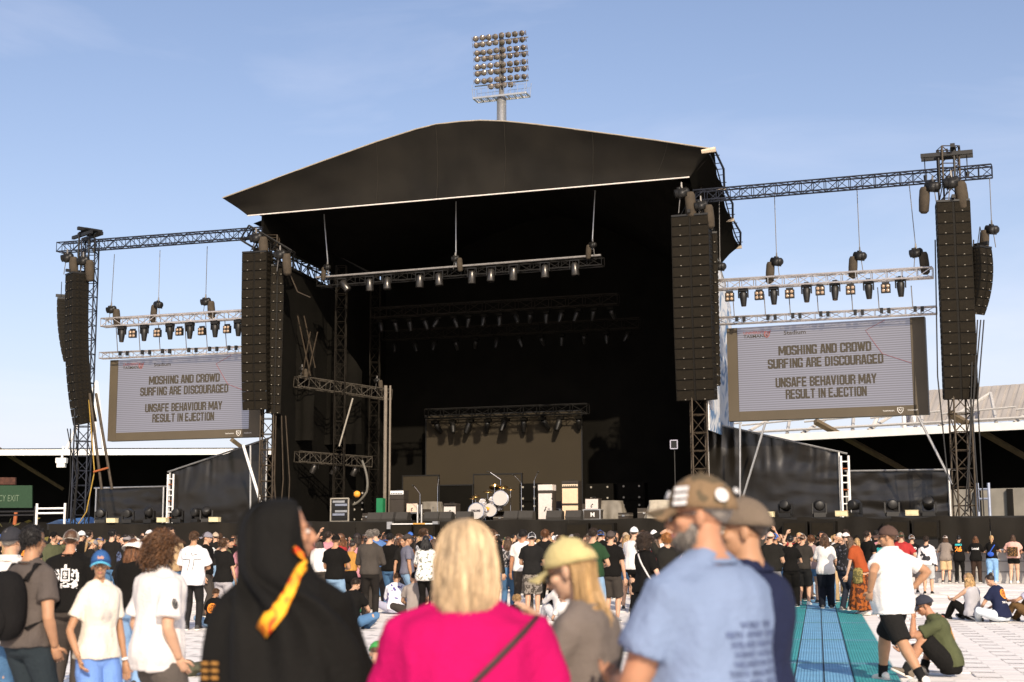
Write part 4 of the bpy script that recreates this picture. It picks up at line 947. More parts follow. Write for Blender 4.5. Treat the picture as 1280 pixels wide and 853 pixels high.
def cymbal(t, c, r, tilt):
    m = MB(); rot = Matrix.Rotation(tilt, 3, 'X') @ Matrix.Rotation(tilt*.4, 3, 'Y')
    rings = [[V(c)+rot @ V((rr*math.cos(k*.2618), rr*math.sin(k*.2618), z)) for k in range(24)] for rr, z in ((r, 0), (r*.35, .03), (r*.2, .04), (r*.12, .075), (.01, .08))]
    m.loft(rings); put('cymbal', m.mesh('cymbal', M_BRASS, True), t)
    m = MB(); m.tube((c[0], c[1], c[2]+.1), (c[0], c[1], .25), .014, n=6)
    for k in range(3): m.tube((c[0], c[1], .32), (c[0]+.25*math.cos(k*2.1), c[1]+.25*math.sin(k*2.1), .0), .012, n=5)
    put('cymbal_stand', m.mesh('cymbal_stand', M_CHROME), t)
kv = 4.6; ku = U(613, kv, 640)
kit = thing('drum_kit', 'white drum kit with bronze cymbals in the middle of the stage', 'drum kit', mtx=F.m(ku, kv, DECK) @ Matrix.Scale(.88, 4))
drum('bass_drum', kit, (0, 0, .62), .36, .42, (.25, -1, 0)); drum('rack_tom', kit, (-.42, -.05, 1.0), .20, .22, (0, -.6, .8)); drum('floor_tom', kit, (-.5, -.2, .55), .24, .42, (0, -.1, 1)); drum('snare_drum', kit, (.4, .2, .72), .2, .16, (0, -.25, 1))
drum('floor_tom', kit, (.62, -.1, 1.22), .40, .3, (.15, -1, .1)); drum('rack_tom', kit, (.15, -.1, 1.12), .19, .2, (0, -.6, .8))
for c, r, tl in (((-.85, 0, 1.35), .26, .25), ((-.95, -.2, 1.22), .22, .1), ((.1, .4, 1.85), .3, -.5), ((.55, .5, 1.85), .28, .35), ((-.25, .3, 1.6), .26, .2), ((1.05, .3, 1.7), .26, .15)): cymbal(kit, c, r, tl)
m = MB(); m.ell((-.05, -.42, .68), (.16, .03, .1), n=10, m=6); put('drum_badge', m.mesh('drum_badge', mat('orange_badge', (.75, .32, .03), .5), True), kit)
bd = thing('bass_drum', 'white bass drum standing upright at the front of the drum riser', 'drum', mtx=F.m(U(597, 1.4, 645), 1.4, DECK))
drum('shell', bd, (0, 0, .40), .37, .4, (0, -1, .12)); put('lettering', text_mesh('DRUMS', .13, mat('dark_print', (.06, .05, .05), .7), 1.0, .006), bd, Matrix.Translation((0, -.235, .40)) @ UPR)
for s in (-1, 1):
    m = MB(); m.tube((s*.34, 0, .3), (s*.46, -.2, 0), .014, n=6); put('spur', m.mesh('spur', M_CHROME), bd)
# upright black speaker stacks and drum side fills
def stack(label, px, v, w, hs, d=.7):
    t = thing('speaker_stack', label, 'speaker', mtx=F.m(U(px, v, 640), v, DECK)); z = 0
    for h in hs:
        m = MB(); m.box((0, 0, z+h/2), (w, d, h-.02)); b = put('cabinet', m.mesh('cabinet', M_INNER), t)
        m = MB(); m.box((0, -d/2-.012, z+h/2), (w*.9, .03, h*.88)); put('grille', m.mesh('grille', M_INNER), b)
        for x in (-.3, .3):
            for zz in (.2, .8): m = MB(); m.path([(x*w, -d/2-.02, z+h*zz), (x*w, -d/2-.045, z+h*zz)], .05, 10); put('badge', m.mesh('badge', M_DOT), b)
        z += h
stack('black speaker stack with pale rings right of the drum kit', 664, 5.5, .95, (.9, .9)); stack('black side fill stack behind the draped cloth', 752, 9.5, 1.4, (1.0, .9)); stack('black side fill stack at the far right of the stage', 792, 9.0, 1.3, (1.0, .9)); stack('dark speaker stack at the left by the rack', 452, 5.0, .7, (.8, .8))
# cloth-covered gear
def covered(label, px, v, w, d, h, m, seed):
    mb = MB(); rings = []
    for j in range(12):
        s = j/11; rr = []
        for k in range(48):
            a = k/48*6.2832; c, sn = math.cos(a), math.sin(a); q = (abs(c)**4+abs(sn)**4)**-.25
            fl = 1+ (1-s)*.34 + (1-s)*.16*math.sin(a*9+seed) + .06*noise.noise(V((a*2, s*3, seed)))
            rr.append(V((c*q*w/2*fl, sn*q*d/2*fl, h*s if j < 11 else h*1.0)))
        rings.append(rr)
    rings.append([V((p.x*.5, p.y*.5, h*1.02)) for p in rings[-1]]); mb.loft(rings)
    o = put('covered_gear', mb.mesh('covered_gear', m, True), None, F.m(U(px, v, 640), v, DECK)); tag(o, label, 'covered gear')
M_TARP = mat('olive_cover', (.16, .14, .11), .6, 0, .15, 3)
covered('gear under a grey draped cloth right of the road case', 763, 2.6, 1.1, .8, .85, M_TARP, 1); covered('gear under a grey cloth between the combo amplifiers', 540, 4.2, .9, .7, .95, M_TARP, 2)
covered('cream covered gear case behind the man in the camo cap', 829, 1.8, 1.15, .7, .82, mat('cream_cover', (.40, .35, .27), .7), 3)
# rack with lit panel and bits at the left
rk = thing('equipment_rack', 'open equipment rack with pale edges at the left of the stage', 'rack', mtx=F.m(U(428, 2.2, 640), 2.2, DECK))
m = MB(); m.box((0, 0, .55), (.9, .6, 1.06)); put('rack_body', m.mesh('rack_body', M_FIX), rk)
m = MB()
for x in (-.46, .46): m.box((x, -.3, .55), (.06, .06, 1.12))
for z in (.02, 1.1): m.box((0, -.3, z), (.9, .06, .06))
put('rack_edge', m.mesh('rack_edge', M_DOT), rk)
for k in range(6):
    m = MB(); m.box((-.05 if k % 2 else .08, -.31, .2+k*.15), (.62, .03, .1)); put('rack_unit', m.mesh('rack_unit', [M_FIX, M_STEEL, mat('pale_panel', (.2, .22, .28), .4)][(k*2) % 3]), rk)
m = MB(); m.ell((.25, 0, 1.3), (.17, .14, .16), n=12, m=8); o = put('orange_ball', m.mesh('orange_ball', mat('orange_case', (.85, .35, .04), .5), True), None, F.m(U(440, 2.2, 640), 2.2, DECK)); tag(o, 'orange rounded case on top of the left equipment rack', 'case')
m = MB(); m.box((0, 0, .55), (.34, .3, 1.1)); m.box((0, -.16, .55), (.28, .02, 1.0)); o = put('green_case', m.mesh('green_case', mat('green_panel', (.012, .16, .06), .5)), None, F.m(U(476, 2.4, 640), 2.4, DECK)); tag(o, 'bright green upright case left of the pale pole', 'case')
cb = [F.w(U(452, 2.5), 2.5, DECK+2.4+.5), F.w(U(462, 2.5), 2.5, DECK+2.0), F.w(U(458, 2.5), 2.5, DECK+1.4), F.w(U(450, 2.5), 2.5, DECK+.9), F.w(U(440, 2.4), 2.4, DECK+.8)]
cb = [cb[max(0,min(4,i))] for i in range(5)]; cb = [(cb[i]*(1-t)**2+cb[min(i+1,4)]*2*t*(1-t)+cb[min(i+2,4)]*t*t) for i in (0, 2) for t in [k/7 for k in range(8)]]
single('hose', MB().path(cb, .06, 7), mat('grey_hose', (.12, .11, .09), .6), 'grey hose hanging down to the left equipment rack', 'hose', cb[-1], smooth=True)
# small flight cases and floor boxes scattered on the deck
rq = random.Random(31)
for k, (x, v, w_, h, lb) in enumerate(((462, 1.6, .5, .4, 'small black flight case near the green case'), (530, 3.6, .5, .6, 'black flight case behind the cream combo amplifier'), (548, 5.0, .7, .55, 'flight case in front of the drum riser wall'), (575, 2.4, .35, .3, 'small case beside the white bass drum'),
    (628, 2.0, .7, .22, 'low effects board in front of the drum kit'), (650, 3.4, .5, .5, 'flight case right of the drum kit'), (703, 3.8, .5, .9, 'tall case between the pale cabinet and the peach stack'), (733, 3.2, .4, .75, 'upright case behind the white combo amplifier'), (782, 1.6, .5, .3, 'low case right of the draped cloth'), (806, 2.0, .6, .5, 'flight case left of the cream covered gear'))):
    t = thing('flight_case', lb, 'case', mtx=F.m(U(x, v, 640), v, DECK) @ Matrix.Rotation(rq.uniform(-.3, .3), 4, 'Z')); m = MB(); m.box((0, 0, h/2), (w_, .45, h-.02)); put('case_body', m.mesh('case_body', M_AMPB), t)
    m = MB(); m.box((0, 0, h*.62), (w_+.01, .46, .02)); put('lid_band', m.mesh('lid_band', M_DOT), t)
    m = MB(); m.box((0, -.235, h*.55), (.12, .02, .07)); put('latch', m.mesh('latch', M_STEEL), t)
# microphone stands
def mic_stand(px, v, h, lean, label):
    t = thing('microphone_stand', label, 'microphone', group='microphone stands', mtx=F.m(U(px, v, 645), v, DECK))
    m = MB(); m.path([(0, 0, 0), (0, 0, .03)], [.16, .14], 14); put('base', m.mesh('base', M_FIX), t)
    m = MB(); m.tube((0, 0, 0), (0, 0, h), .014, n=6); m.tube((0, 0, h), (lean, -.1, h+.35), .011, n=6); put('stand', m.mesh('stand', M_CHROME), t)
    m = MB(); m.path([(lean, -.1, h+.35), (lean*1.2, -.16, h+.38)], [.02, .026], 8); m.ell((lean*1.25, -.18, h+.39), (.035, .035, .035), n=8, m=6); put('microphone', m.mesh('microphone', M_FIX), t)
for q in ((525, 1.5, 1.25, -.25, 'microphone stand by the cream combo amplifier'), (547, 2.0, 1.6, .1, 'tall microphone stand in front of the drum riser wall'), (690, 1.2, .55, .05, 'low microphone stand in front of the tall pale cabinet'),
          (652, 2.4, 1.7, -.3, 'boom microphone stand right of the drum kit'), (668, 2.4, 1.8, .2, 'boom microphone stand behind the tall pale cabinet'), (626, 5.2, 2.0, -.5, 'overhead microphone boom above the cymbals')): mic_stand(*q)
# camera track in front of the stage
tk = thing('camera_track', 'white camera track with orange centre at the stage edge', 'camera track', F.w(U(516, -.9, 656), -.9, 2.0))
za = F.p(488, 657, -.9).z
part('rail', MB().tube(F.w(U(487, -.9), -.9, za), F.w(U(546, -.9), -.9, za), .085, n=10), M_WHITE, tk)
part('clamp_band', MB().tube(F.w(U(517, -.9), -.9, za), F.w(U(532, -.9), -.9, za), .1, n=10), mat('orange_wood', (.55, .28, .06), .6), tk)
for x in (488, 545): part('end_stop', MB().box(F.w(U(x, -.9), -.9, za), (.25, .2, .32), F.rot), M_STEEL, tk)
for x in (498, 522, 527, 540): part('leg', MB().tube(F.w(U(x, -.9), -.9, 0), F.w(U(x, -.9), -.9, za+(.9 if x in (522, 527) else 0)), .04, n=6), M_STEEL, tk)
# follow-spot mount on the right wall of the opening
sp = thing('side_floodlight', 'lit square floodlight fixed at the right side of the stage', 'stage light', F.p(843, 556, 1.2))
m = MB(); c = F.p(843, 556, 1.2); m.box(c, (.3, .16, .34), F.rot); part('housing', m, M_FIX, sp)
m = MB()
for dx, dz, sx, sz in ((-.15, 0, .04, .36), (.15, 0, .04, .36), (0, .18, .3, .04), (0, -.18, .3, .04)): m.box(c - F.n*.1 + F.u*dx + V((0, 0, dz)), (sx, .03, sz), F.rot)
part('face_ring', m, mat('bright_ring', (.42, .40, .48), .3), sp); m = MB(); m.tube(c-V((0, 0, .2)), V((c.x, c.y, DECK)), .025, n=6); part('pole', m, M_FIX, sp)
# ================================================================== people
# A figure is drawn in its own space: origin on the ground, x to its right, y the way it faces, 1.75 m tall; the root scales it.
SKINS = [(.47, .275, .175), (.38, .205, .115), (.52, .32, .215), (.30, .155, .08), (.40, .20, .115)]
def skin(i): return mat('skin_%d' % i, SKINS[i], .55, 0, .08, 14, .12, 90, spec=.35, sub=.12)
HAIRC = dict(black=(.012, .010, .009), dark=(.028, .017, .011), brown=(.075, .038, .018), auburn=(.13, .055, .022), blond=(.40, .25, .11), pale=(.50, .36, .215), curl=(.075, .034, .013), grey=(.17, .15, .13), ginger=(.30, .12, .03))
def hairm(c): return mat('hair_'+c, HAIRC[c], .45, 0, .3, 22, .5, 70, spec=.4, island=.55, stretch=(1, 1, .25))
def ik(a, b, l1, l2, pole):
    a, b, pole = V(a), V(b), V(pole); d = b-a; L = min(d.length, (l1+l2)*.998); t = d.normalized(); b2 = a+t*L
    x = (l1*l1-l2*l2+L*L)/(2*L); h = math.sqrt(max(0, l1*l1-x*x)); p = pole-a; p = p-t*p.dot(t)
    if p.length < 1e-6: p = t.orthogonal()
    return a+t*x+p.normalized()*h, b2
POSES = {}
def pose(name, **k): POSES[name] = k
D0 = dict(root=(0, 0, 0), lean=(0, 0), wr=((-.27, .06, .78), (.27, .06, .78)), el=((-.5, -.4, 1.0), (.5, -.4, 1.0)), an=((-.10, 0, .08), (.11, .02, .08)), kn=((-.12, 1, .5), (.12, 1, .5)), toe=(8, -8), head=(0, 0), twist=0)
def P_(name, **k): d = dict(D0); d.update(k); POSES[name] = d
P_('stand')
P_('weight', an=((-.13, .02, .08), (.16, -.05, .08)), wr=((-.25, .10, .80), (.30, .03, .80)), head=(-12, 4), lean=(1, 2))
P_('hold', wr=((-.10, .30, 1.10), (.12, .28, 1.08)), el=((-.5, -.15, .95), (.5, -.15, .95)), head=(8, 6))
P_('phone', wr=((-.08, .30, 1.18), (.08, .32, 1.20)), el=((-.35, -.1, .9), (.35, -.1, .9)), head=(0, 17), lean=(0, 4))
P_('phonehigh', wr=((-.06, .22, 1.36), (.06, .24, 1.38)), el=((-.30, .12, 1.0), (.30, .12, 1.0)), head=(0, 17), lean=(0, 4))
P_('slouch', lean=(3, 12), head=(18, 12), an=((-.16, .04, .08), (.12, -.06, .08)), wr=((-.24, .14, .80), (.24, .12, .80)))
P_('cross', wr=((.13, .25, 1.14), (-.13, .27, 1.10)), el=((-.55, .05, 1.0), (.55, .05, 1.0)), head=(-22, 2))
P_('lookaside', head=(50, 2), an=((-.14, .03, .08), (.13, -.04, .08)), wr=((-.25, .08, .80), (.12, .26, 1.06)), el=((-.5, -.4, 1.0), (.5, -.2, .95)))
P_('hooded', wr=((-.10, .30, 1.10), (.12, .28, 1.08)), el=((-.5, -.15, .95), (.5, -.15, .95)), head=(-58, -10))
P_('armsleft', wr=((-.10, .30, 1.10), (.12, .28, 1.08)), el=((-.5, -.15, .95), (.5, -.15, .95)), head=(34, 3))
P_('pocket', wr=((-.22, .06, .88), (.22, .06, .88)), el=((-.55, -.4, 1.0), (.55, -.4, 1.0)), head=(14, 2))
P_('hip', wr=((-.22, .02, .96), (.27, .07, .79)), el=((-.9, -.3, 1.1), (.5, -.4, 1.0)), head=(-20, 0))
P_('shade', wr=((-.05, .20, 1.60), (.25, .1, .80)), el=((-.7, .25, 1.35), (.5, -.4, 1.0)), head=(-10, -4))
P_('onhead', wr=((-.10, -.02, 1.74), (.10, -.02, 1.74)), el=((-.6, .1, 1.7), (.6, .1, 1.7)), head=(0, -6))
P_('wave', wr=((-.32, .1, 1.72), (.26, .05, .79)), el=((-.6, .1, 1.2), (.5, -.4, 1.0)), head=(0, -4))
P_('leanrail', wr=((-.2, .38, 1.16), (.2, .38, 1.16)), el=((-.5, .1, .9), (.5, .1, .9)), lean=(6, 16), head=(0, 8), an=((-.12, -.12, .08), (.12, -.05, .08)))
P_('walk', an=((-.05, -.42, .10), (.15, .36, .08)), wr=((-.36, -.02, 1.0), (.34, .04, 1.02)), el=((-.7, -.35, 1.1), (.75, -.3, 1.1)), head=(35, 0), lean=(2, 3), root=(0, 0, -.05))
P_('bendside', lean=(10, 26), wr=((-.20, .32, .72), (.26, .30, .74)), el=((-.5, -.1, .9), (.6, -.1, .9)), head=(10, 30), an=((-.12, -.1, .08), (.14, .1, .08)))
P_('sit', root=(0, 0, -.78), lean=(-6, 26), an=((-.16, .42, .06), (.16, .36, .06)), kn=((-.75, .75, .25), (.75, .75, .25)), wr=((-.12, .40, .22), (.12, .42, .24)), el=((-.5, .1, .3), (.5, .1, .3)), head=(0, 20), toe=(50, -50))
P_('sitlean', root=(0, 0, -.78), lean=(-14, 14), an=((-.10, .62, .06), (.16, .52, .06)), kn=((-.3, .4, .8), (.3, .4, .8)), wr=((-.15, .45, .42), (.22, .35, .30)), el=((-.5, .1, .3), (.5, .1, .3)), head=(12, 10))
P_('sitknee', root=(0, 0, -.78), lean=(4, 30), an=((-.20, .52, .06), (.20, .30, .06)), kn=((-.2, .4, .9), (.5, .8, .25)), wr=((-.07, .40, .66), (.02, .52, .30)), el=((-.25, .6, .3), (.3, .3, .1)), head=(6, 2), toe=(15, 70))
P_('boy', wr=((-.26, .05, .80), (.24, .12, .90)), el=((-.5, -.4, 1.0), (.6, -.4, 1.0)), head=(-28, -3))
P_('talk', wr=((-.18, .30, 1.12), (.26, .04, .80)), el=((-.5, -.2, .95), (.5, -.4, 1.0)), head=(30, 4))

RINGS = dict(m=[(.47, .150, .105, 0), (.505, .165, .118, -.008), (.545, .166, .118, -.008), (.60, .148, .104, .0), (.65, .146, .106, .006), (.70, .160, .114, .006), (.745, .176, .119, .002), (.785, .182, .112, -.004), (.815, .165, .095, -.008), (.838, .105, .075, -.010), (.855, .062, .062, -.008)],
             f=[(.47, .158, .108, 0), (.505, .178, .124, -.010), (.545, .172, .118, -.008), (.60, .134, .096, .0), (.65, .126, .094, .004), (.70, .140, .112, .012), (.745, .150, .116, .010), (.785, .154, .098, -.002), (.815, .140, .085, -.008), (.838, .088, .066, -.010), (.855, .050, .052, -.008)],
             h=[(.47, .170, .135, .01), (.505, .190, .152, .01), (.545, .200, .165, .020), (.60, .198, .170, .030), (.65, .192, .166, .030), (.70, .195, .156, .018), (.745, .200, .142, .006), (.785, .200, .126, -.004), (.815, .180, .104, -.010), (.838, .115, .082, -.012), (.855, .070, .070, -.010)])
class Fig:
    """joints of one pose and build"""
    def __init__(s, pz, sex):
        p = POSES[pz]; s.p = p; s.sex = sex; H = 1.75; s.rings = []
        base = V(p['root']) + V((0, 0, .47*H)); a0, a1 = R(p['lean'][0]), R(p['lean'][1])
        rs = RINGS[sex]; c = V(base); pzf = .47; tw = R(p['twist'])
        for zf, hw, hd, yo in rs:
            q = (zf-.47)/.385; a = a0+(a1-a0)*q; st = (zf-pzf)*H; c = c + V((0, math.sin(a), math.cos(a)))*st; pzf = zf
            f = V((0, math.cos(a), -math.sin(a))); l = V((1, 0, 0))
            rot = Matrix.Rotation(tw*q, 3, 'Z'); f = rot @ f; l = rot @ l
            s.rings.append((zf, c + f*yo, l, f, hw, hd, a))
        def at(zf):
            for i in range(len(s.rings)-1):
                r0, r1 = s.rings[i], s.rings[i+1]
                if r0[0] <= zf <= r1[0]: t = (zf-r0[0])/(r1[0]-r0[0]); return r0[1].lerp(r1[1], t), r0[2], r0[3], r0[6]+(r1[6]-r0[6])*t
        s.at = at
        sw = dict(m=.178, f=.150, h=.190)[sex]; hw = dict(m=.088, f=.092, h=.096)[sex]
        cs, ls, fs, as_ = at(.790); ch, lh, fh, ah = at(.51)
        s.sh = [cs+ls*k*sw for k in (-1, 1)]; s.hip = [ch+lh*k*hw for k in (-1, 1)]
        s.el, s.wr, s.kn, s.an = [None]*2, [None]*2, [None]*2, [None]*2
        for k in (0, 1):
            s.el[k], s.wr[k] = ik(s.sh[k], p['wr'][k], .30, .255, p['el'][k])
            s.kn[k], s.an[k] = ik(s.hip[k], p['an'][k], .435, .425, p['kn'][k])
        nb, l, f, a = at(.855); s.neck = nb
        hy, hp = p['head']; yaw, pit = R(hy), R(hp)+a*.6
        s.hrot = Matrix.Rotation(tw+yaw, 3, 'Z') @ Matrix.Rotation(-pit, 3, 'X')
        s.hc = nb + V((0, math.sin(a+R(12)), math.cos(a+R(12))))*.033 + s.hrot @ V((0, .012, .105))
        s.hm = Matrix.Translation(s.hc) @ s.hrot.to_4x4() @ Matrix.Scale(.94, 4)
def ring(c, l, f, hw, hd, n=16, e=2.5):
    o = []
    for k in range(n):
        a = k/n*6.28318; x, y = math.cos(a), math.sin(a); q = (abs(x)**e+abs(y)**e)**(-1/e); o.append(c + l*(hw*x*q) + f*(hd*y*q))
    return o
def hand_mb(mb, wr, d, palm, curl, side):
    d = V(d).normalized(); palm = V(palm); palm = (palm-d*palm.dot(d)).normalized(); s = d.cross(palm).normalized()*side   # s points to the thumb side
    mb.path([wr-d*.02, wr+d*.03, wr+d*.085, wr+d*.098], [.026, .036, .042, .030], 8, flat=.5, up=s)
    for k, (o, L) in enumerate(((.030, .070), (.011, .080), (-.010, .074), (-.030, .058))):
        p = wr+d*.085+s*o; pts = [p-d*.02]; a = 0; dd = d
        for j, fr in enumerate((.45, .32, .23)):
            a += curl*(.6 if j == 0 else 1); dd = d*math.cos(a)+palm*math.sin(a); pts.append(pts[-1]+dd*(L*fr+(.02 if j == 0 else 0)))
        mb.path(pts, [.0105, .0100, .0092, .007], 6)
    p = wr+d*.025+s*.025; t1 = (d*.6+s*.75+palm*.25).normalized(); t2 = (d*.9+s*.25+palm*.5*min(1, curl+.3)).normalized()
    mb.path([p-t1*.01, p+t1*.035, p+t1*.035+t2*.032, p+t1*.035+t2*.055], [.014, .0125, .011, .008], 6)
def head_mb(fem=False):
    mb = MB()
    mb.ell((0, -.014, .035), (.076, .097, .088), n=20, m=14); mb.ell((0, .026, -.035), (.060 if not fem else .056, .066, .080), n=16, m=12)
    mb.ell((0, .055, -.090), (.030, .028, .024), n=10, m=8); mb.ell((0, .070, .018), (.052, .022, .018), n=10, m=8)
    for s in (-1, 1):
        mb.ell((s*.079, -.006, -.012), (.010, .021, .032), Matrix.Rotation(s*.35, 3, 'Z'), n=10, m=8); mb.ell((s*.042, .060, -.022), (.024, .024, .024), n=10, m=8)
        mb.ell((s*.013, .098, -.040), (.011, .012, .010), n=8, m=6)
    mb.path([(0, .085, .015), (0, .100, -.015), (0, .110, -.036), (0, .098, -.046)], [.010, .012, .015, .010], 8)
    mb.ell((0, .084, -.064), (.024, .014, .008), n=10, m=6); mb.ell((0, .080, -.074), (.021, .015, .008), n=10, m=6)
    return mb
HEADS = {}
def head_mesh(fem, fine):
    k = (fem, fine)
    if k not in HEADS: HEADS[k] = vox(head_mb(fem), .0060 if fine else .0115, 3 if fine else 2)
    return HEADS[k]
def merge(name, pieces, mats):
    vs = []; fs = []
    for me, m in pieces:
        k = len(vs); vs += [(m @ v.co) if m else v.co.copy() for v in me.vertices]; fs += [tuple(i+k for i in p.vertices) for p in me.polygons]
    me = bpy.data.meshes.new(name); me.from_pydata(vs, [], fs)
    for m in mats: me.materials.append(m)
    me.polygons.foreach_set('use_smooth', [True]*len(fs)); me.update(); return me
def displace(me, fn):
    nrm = [v.normal.copy() for v in me.vertices]
    for v, n in zip(me.vertices, nrm): v.co += n*fn(v.co, n)
    me.update()
def body_mesh(f, fine):
    mb = MB(); mb.loft([ring(c, l, g, hw, hd) for zf, c, l, g, hw, hd, a in f.rings])
    mb.path([f.at(.83)[0], f.neck, f.neck.lerp(f.hc, .55), f.hc + f.hrot @ V((0, -.012, -.02))], [.066, .057, .054, .054] if f.sex != 'f' else [.055, .047, .045, .045], 12)
    for k in (0, 1):
        s, e, w_ = f.sh[k], f.el[k], f.wr[k]; q = 1.0 if f.sex == 'm' else (.84 if f.sex == 'f' else 1.1)
        inn = s.lerp(f.at(.80)[0], .35)
        mb.path([inn, s, s.lerp(e, .4), s.lerp(e, .9), e, e.lerp(w_, .25), e.lerp(w_, .7), w_], [x*q for x in (.05, .060, .052, .043, .042, .044, .034, .028)], 12)
        h, n_, a = f.hip[k], f.kn[k], f.an[k]; lq = 1.14 if f.sex == 'h' else 1.0
        mb.path([h, h.lerp(n_, .15), h.lerp(n_, .55), h.lerp(n_, .92), n_, n_.lerp(a, .28), n_.lerp(a, .65), a, a-V((0, 0, .05))], [.085, .092, .078*lq, .062*lq, .058*lq, .063*lq, .048*lq, .039, .04], 12)
    for k in (0, 1): mb.path([f.neck+V((0, -.01, .015)), f.at(.835)[0].lerp(f.sh[k], .45)+V((0, 0, .012)), f.sh[k]], [.05, .05, .05], 10)
    bm = vox(mb, .011 if fine else .019, 5)
    hd = MB()
    for k in (0, 1):
        d = f.wr[k]-f.el[k]; hand_mb(hd, f.wr[k], d, V((0, .6, 0))+V((.8 if k == 0 else -.8, 0, 0))+V((0, 0, .4)), .42, 1 if k else -1)
    hm_ = hd.mesh('hands', [])
    me = merge('body', [(bm, None), (head_mesh(f.sex == 'f', fine), f.hm), (hm_, None)], [skin(0)]); bpy.data.meshes.remove(bm); bpy.data.meshes.remove(hm_); return me
def wrinkle(amp, seed):
    def fn(p, n):
        q = V((p.x*7+seed, p.y*7, p.z*3.2)); return amp*(noise.noise(q)*.9 + .5*noise.noise(q*2.3)+.9*(.35-abs(noise.noise(V((p.x*9+p.z*4, p.y*9, p.z*5-p.x*5+seed))))))
    return fn
def top_mesh(f, kind, fine):
    mb = MB(); lo = {'tee': .492, 'long': .492, 'loose': .465, 'tank': .50, 'crop': .60, 'shirt': .470}[kind]
    gi = {'loose': .040, 'shirt': .034}.get(kind, .022)
    rs = []; lim = .848 if kind != 'tank' else .838
    for zf, c, l, g, hw, hd, a in f.rings:
        if zf > lim: continue
        if zf < lo-.02: continue
        k = gi + (.012 if zf < .62 else 0)
        if zf > .83: k = .014 if kind != 'tank' else .005
        if kind == 'tank' and zf > .80: hw *= .72
        rs.append(ring(c, l, g, max(hw, (.15 if f.sex != 'f' else .135) if zf < .7 else 0)+k, hd+k+.006))
    zf, c, l, g, hw, hd, a = f.rings[0]
    if lo < .48: rs.insert(0, ring(c-V((0, 0, .02)), l, g, .172+gi*.8 if f.sex != 'h' else .2+gi, .13+gi*.8 if f.sex != 'h' else .165+gi))
    mb.loft(rs)
    if kind != 'tank':
        for k in (0, 1): mb.path([f.at(.845)[0], f.at(.835)[0].lerp(f.sh[k], .5)+V((0, 0, .014)), f.sh[k]], [.06, .063, .068], 10)
        for k in (0, 1):
            s, e, w_ = f.sh[k], f.el[k], f.wr[k]; q = 1.0 if f.sex == 'm' else (.86 if f.sex == 'f' else 1.1); inn = s.lerp(f.at(.79)[0], .4)
            if kind == 'long': mb.path([inn, s, s.lerp(e, .5), e, e.lerp(w_, .5), e.lerp(w_, .96)], [x*q for x in (.075, .076, .066, .060, .052, .046)], 12)
            else:
                u = .62 if kind != 'loose' else .80; mb.path([inn, s, s.lerp(e, u*.6), s.lerp(e, u)], [x*q*(1.1 if kind == 'loose' else 1) for x in (.070, .072, .074, .080)], 12)
    me = vox(mb, .0115 if fine else .019, 3); displace(me, wrinkle(.012, rng.uniform(0, 9)))
    if fine:
        sd_ = rng.uniform(0, 9); displace(me, lambda p, n: .013*(.30-abs(noise.noise(V((p.x*4.5+p.z*3+sd_, p.y*4.5, p.z*2-p.x*2.5)))))+.008*(.3-abs(noise.noise(V((p.x*9-p.z*5, p.y*8, p.z*4+sd_))))))
    me.polygons.foreach_set('use_smooth', [True]*len(me.polygons)); me.name = 'shirt'; me.materials.clear(); me.materials.append(cloth((.5, .5, .5))); return me
def bottom_mesh(f, kind, fine):
    mb = MB(); rs = []
    if kind in ('skirt', 'longskirt'):
        c, l, g, a = f.at(.60); z1 = .52 if kind == 'skirt' else .10; n = 40
        for j in range(9):
            s = j/8; z = c.z*(1-s)+z1*s; w_ = .135+.06*min(1, s*3)+(.05 if kind == 'skirt' else .16)*s
            cc = V((c.x*(1-s), c.y*(1-s)+.01, z)); rs.append([cc+V((math.cos(k/n*6.283)*w_*(1+.10*s*math.sin(k*1.6)), math.sin(k/n*6.283)*(w_*.8)*(1+.10*s*math.sin(k*1.6)), 0)) for k in range(n)])
        mb.loft(rs)
    else:
        top = .615 if f.sex == 'f' else .575
        for zf, c, l, g, hw, hd, a in f.rings:
            if zf > top: continue
            rs.append(ring(c, l, g, hw+.016, hd+.016))
        c, l, g, a = f.at(.455+.02); rs.insert(0, ring(f.rings[0][1]-V((0, 0, .02)), V((1, 0, 0)), V((0, 1, 0)), .12, .09)); mb.loft(rs)
        wide = {'jeans': 1.0, 'baggy': 1.22, 'slim': .9, 'shorts': 1.12, 'hot': 1.0}[kind]
        for k in (0, 1):
            h, n_, a = f.hip[k], f.kn[k], f.an[k]
            if kind == 'shorts': mb.path([h, h.lerp(n_, .3), h.lerp(n_, .7), h.lerp(n_, .97)], [.104, .110*wide, .098*wide, .100*wide], 14)
            elif kind == 'hot': mb.path([h, h.lerp(n_, .2), h.lerp(n_, .42)], [.104, .112, .110], 14)
            else: mb.path([h, h.lerp(n_, .25), h.lerp(n_, .7), n_, n_.lerp(a, .4), n_.lerp(a, .9), a-V((0, 0, .03))], [.102, .106*wide, .088*wide, .078*wide, .074*wide, .066*wide, .070*wide], 14)
    me = vox(mb, .012 if fine else .02, 3); displace(me, wrinkle(.007, rng.uniform(0, 9)))
    me.polygons.foreach_set('use_smooth', [True]*len(me.polygons)); me.name = 'trousers'; me.materials.clear(); me.materials.append(cloth((.5, .5, .5))); return me
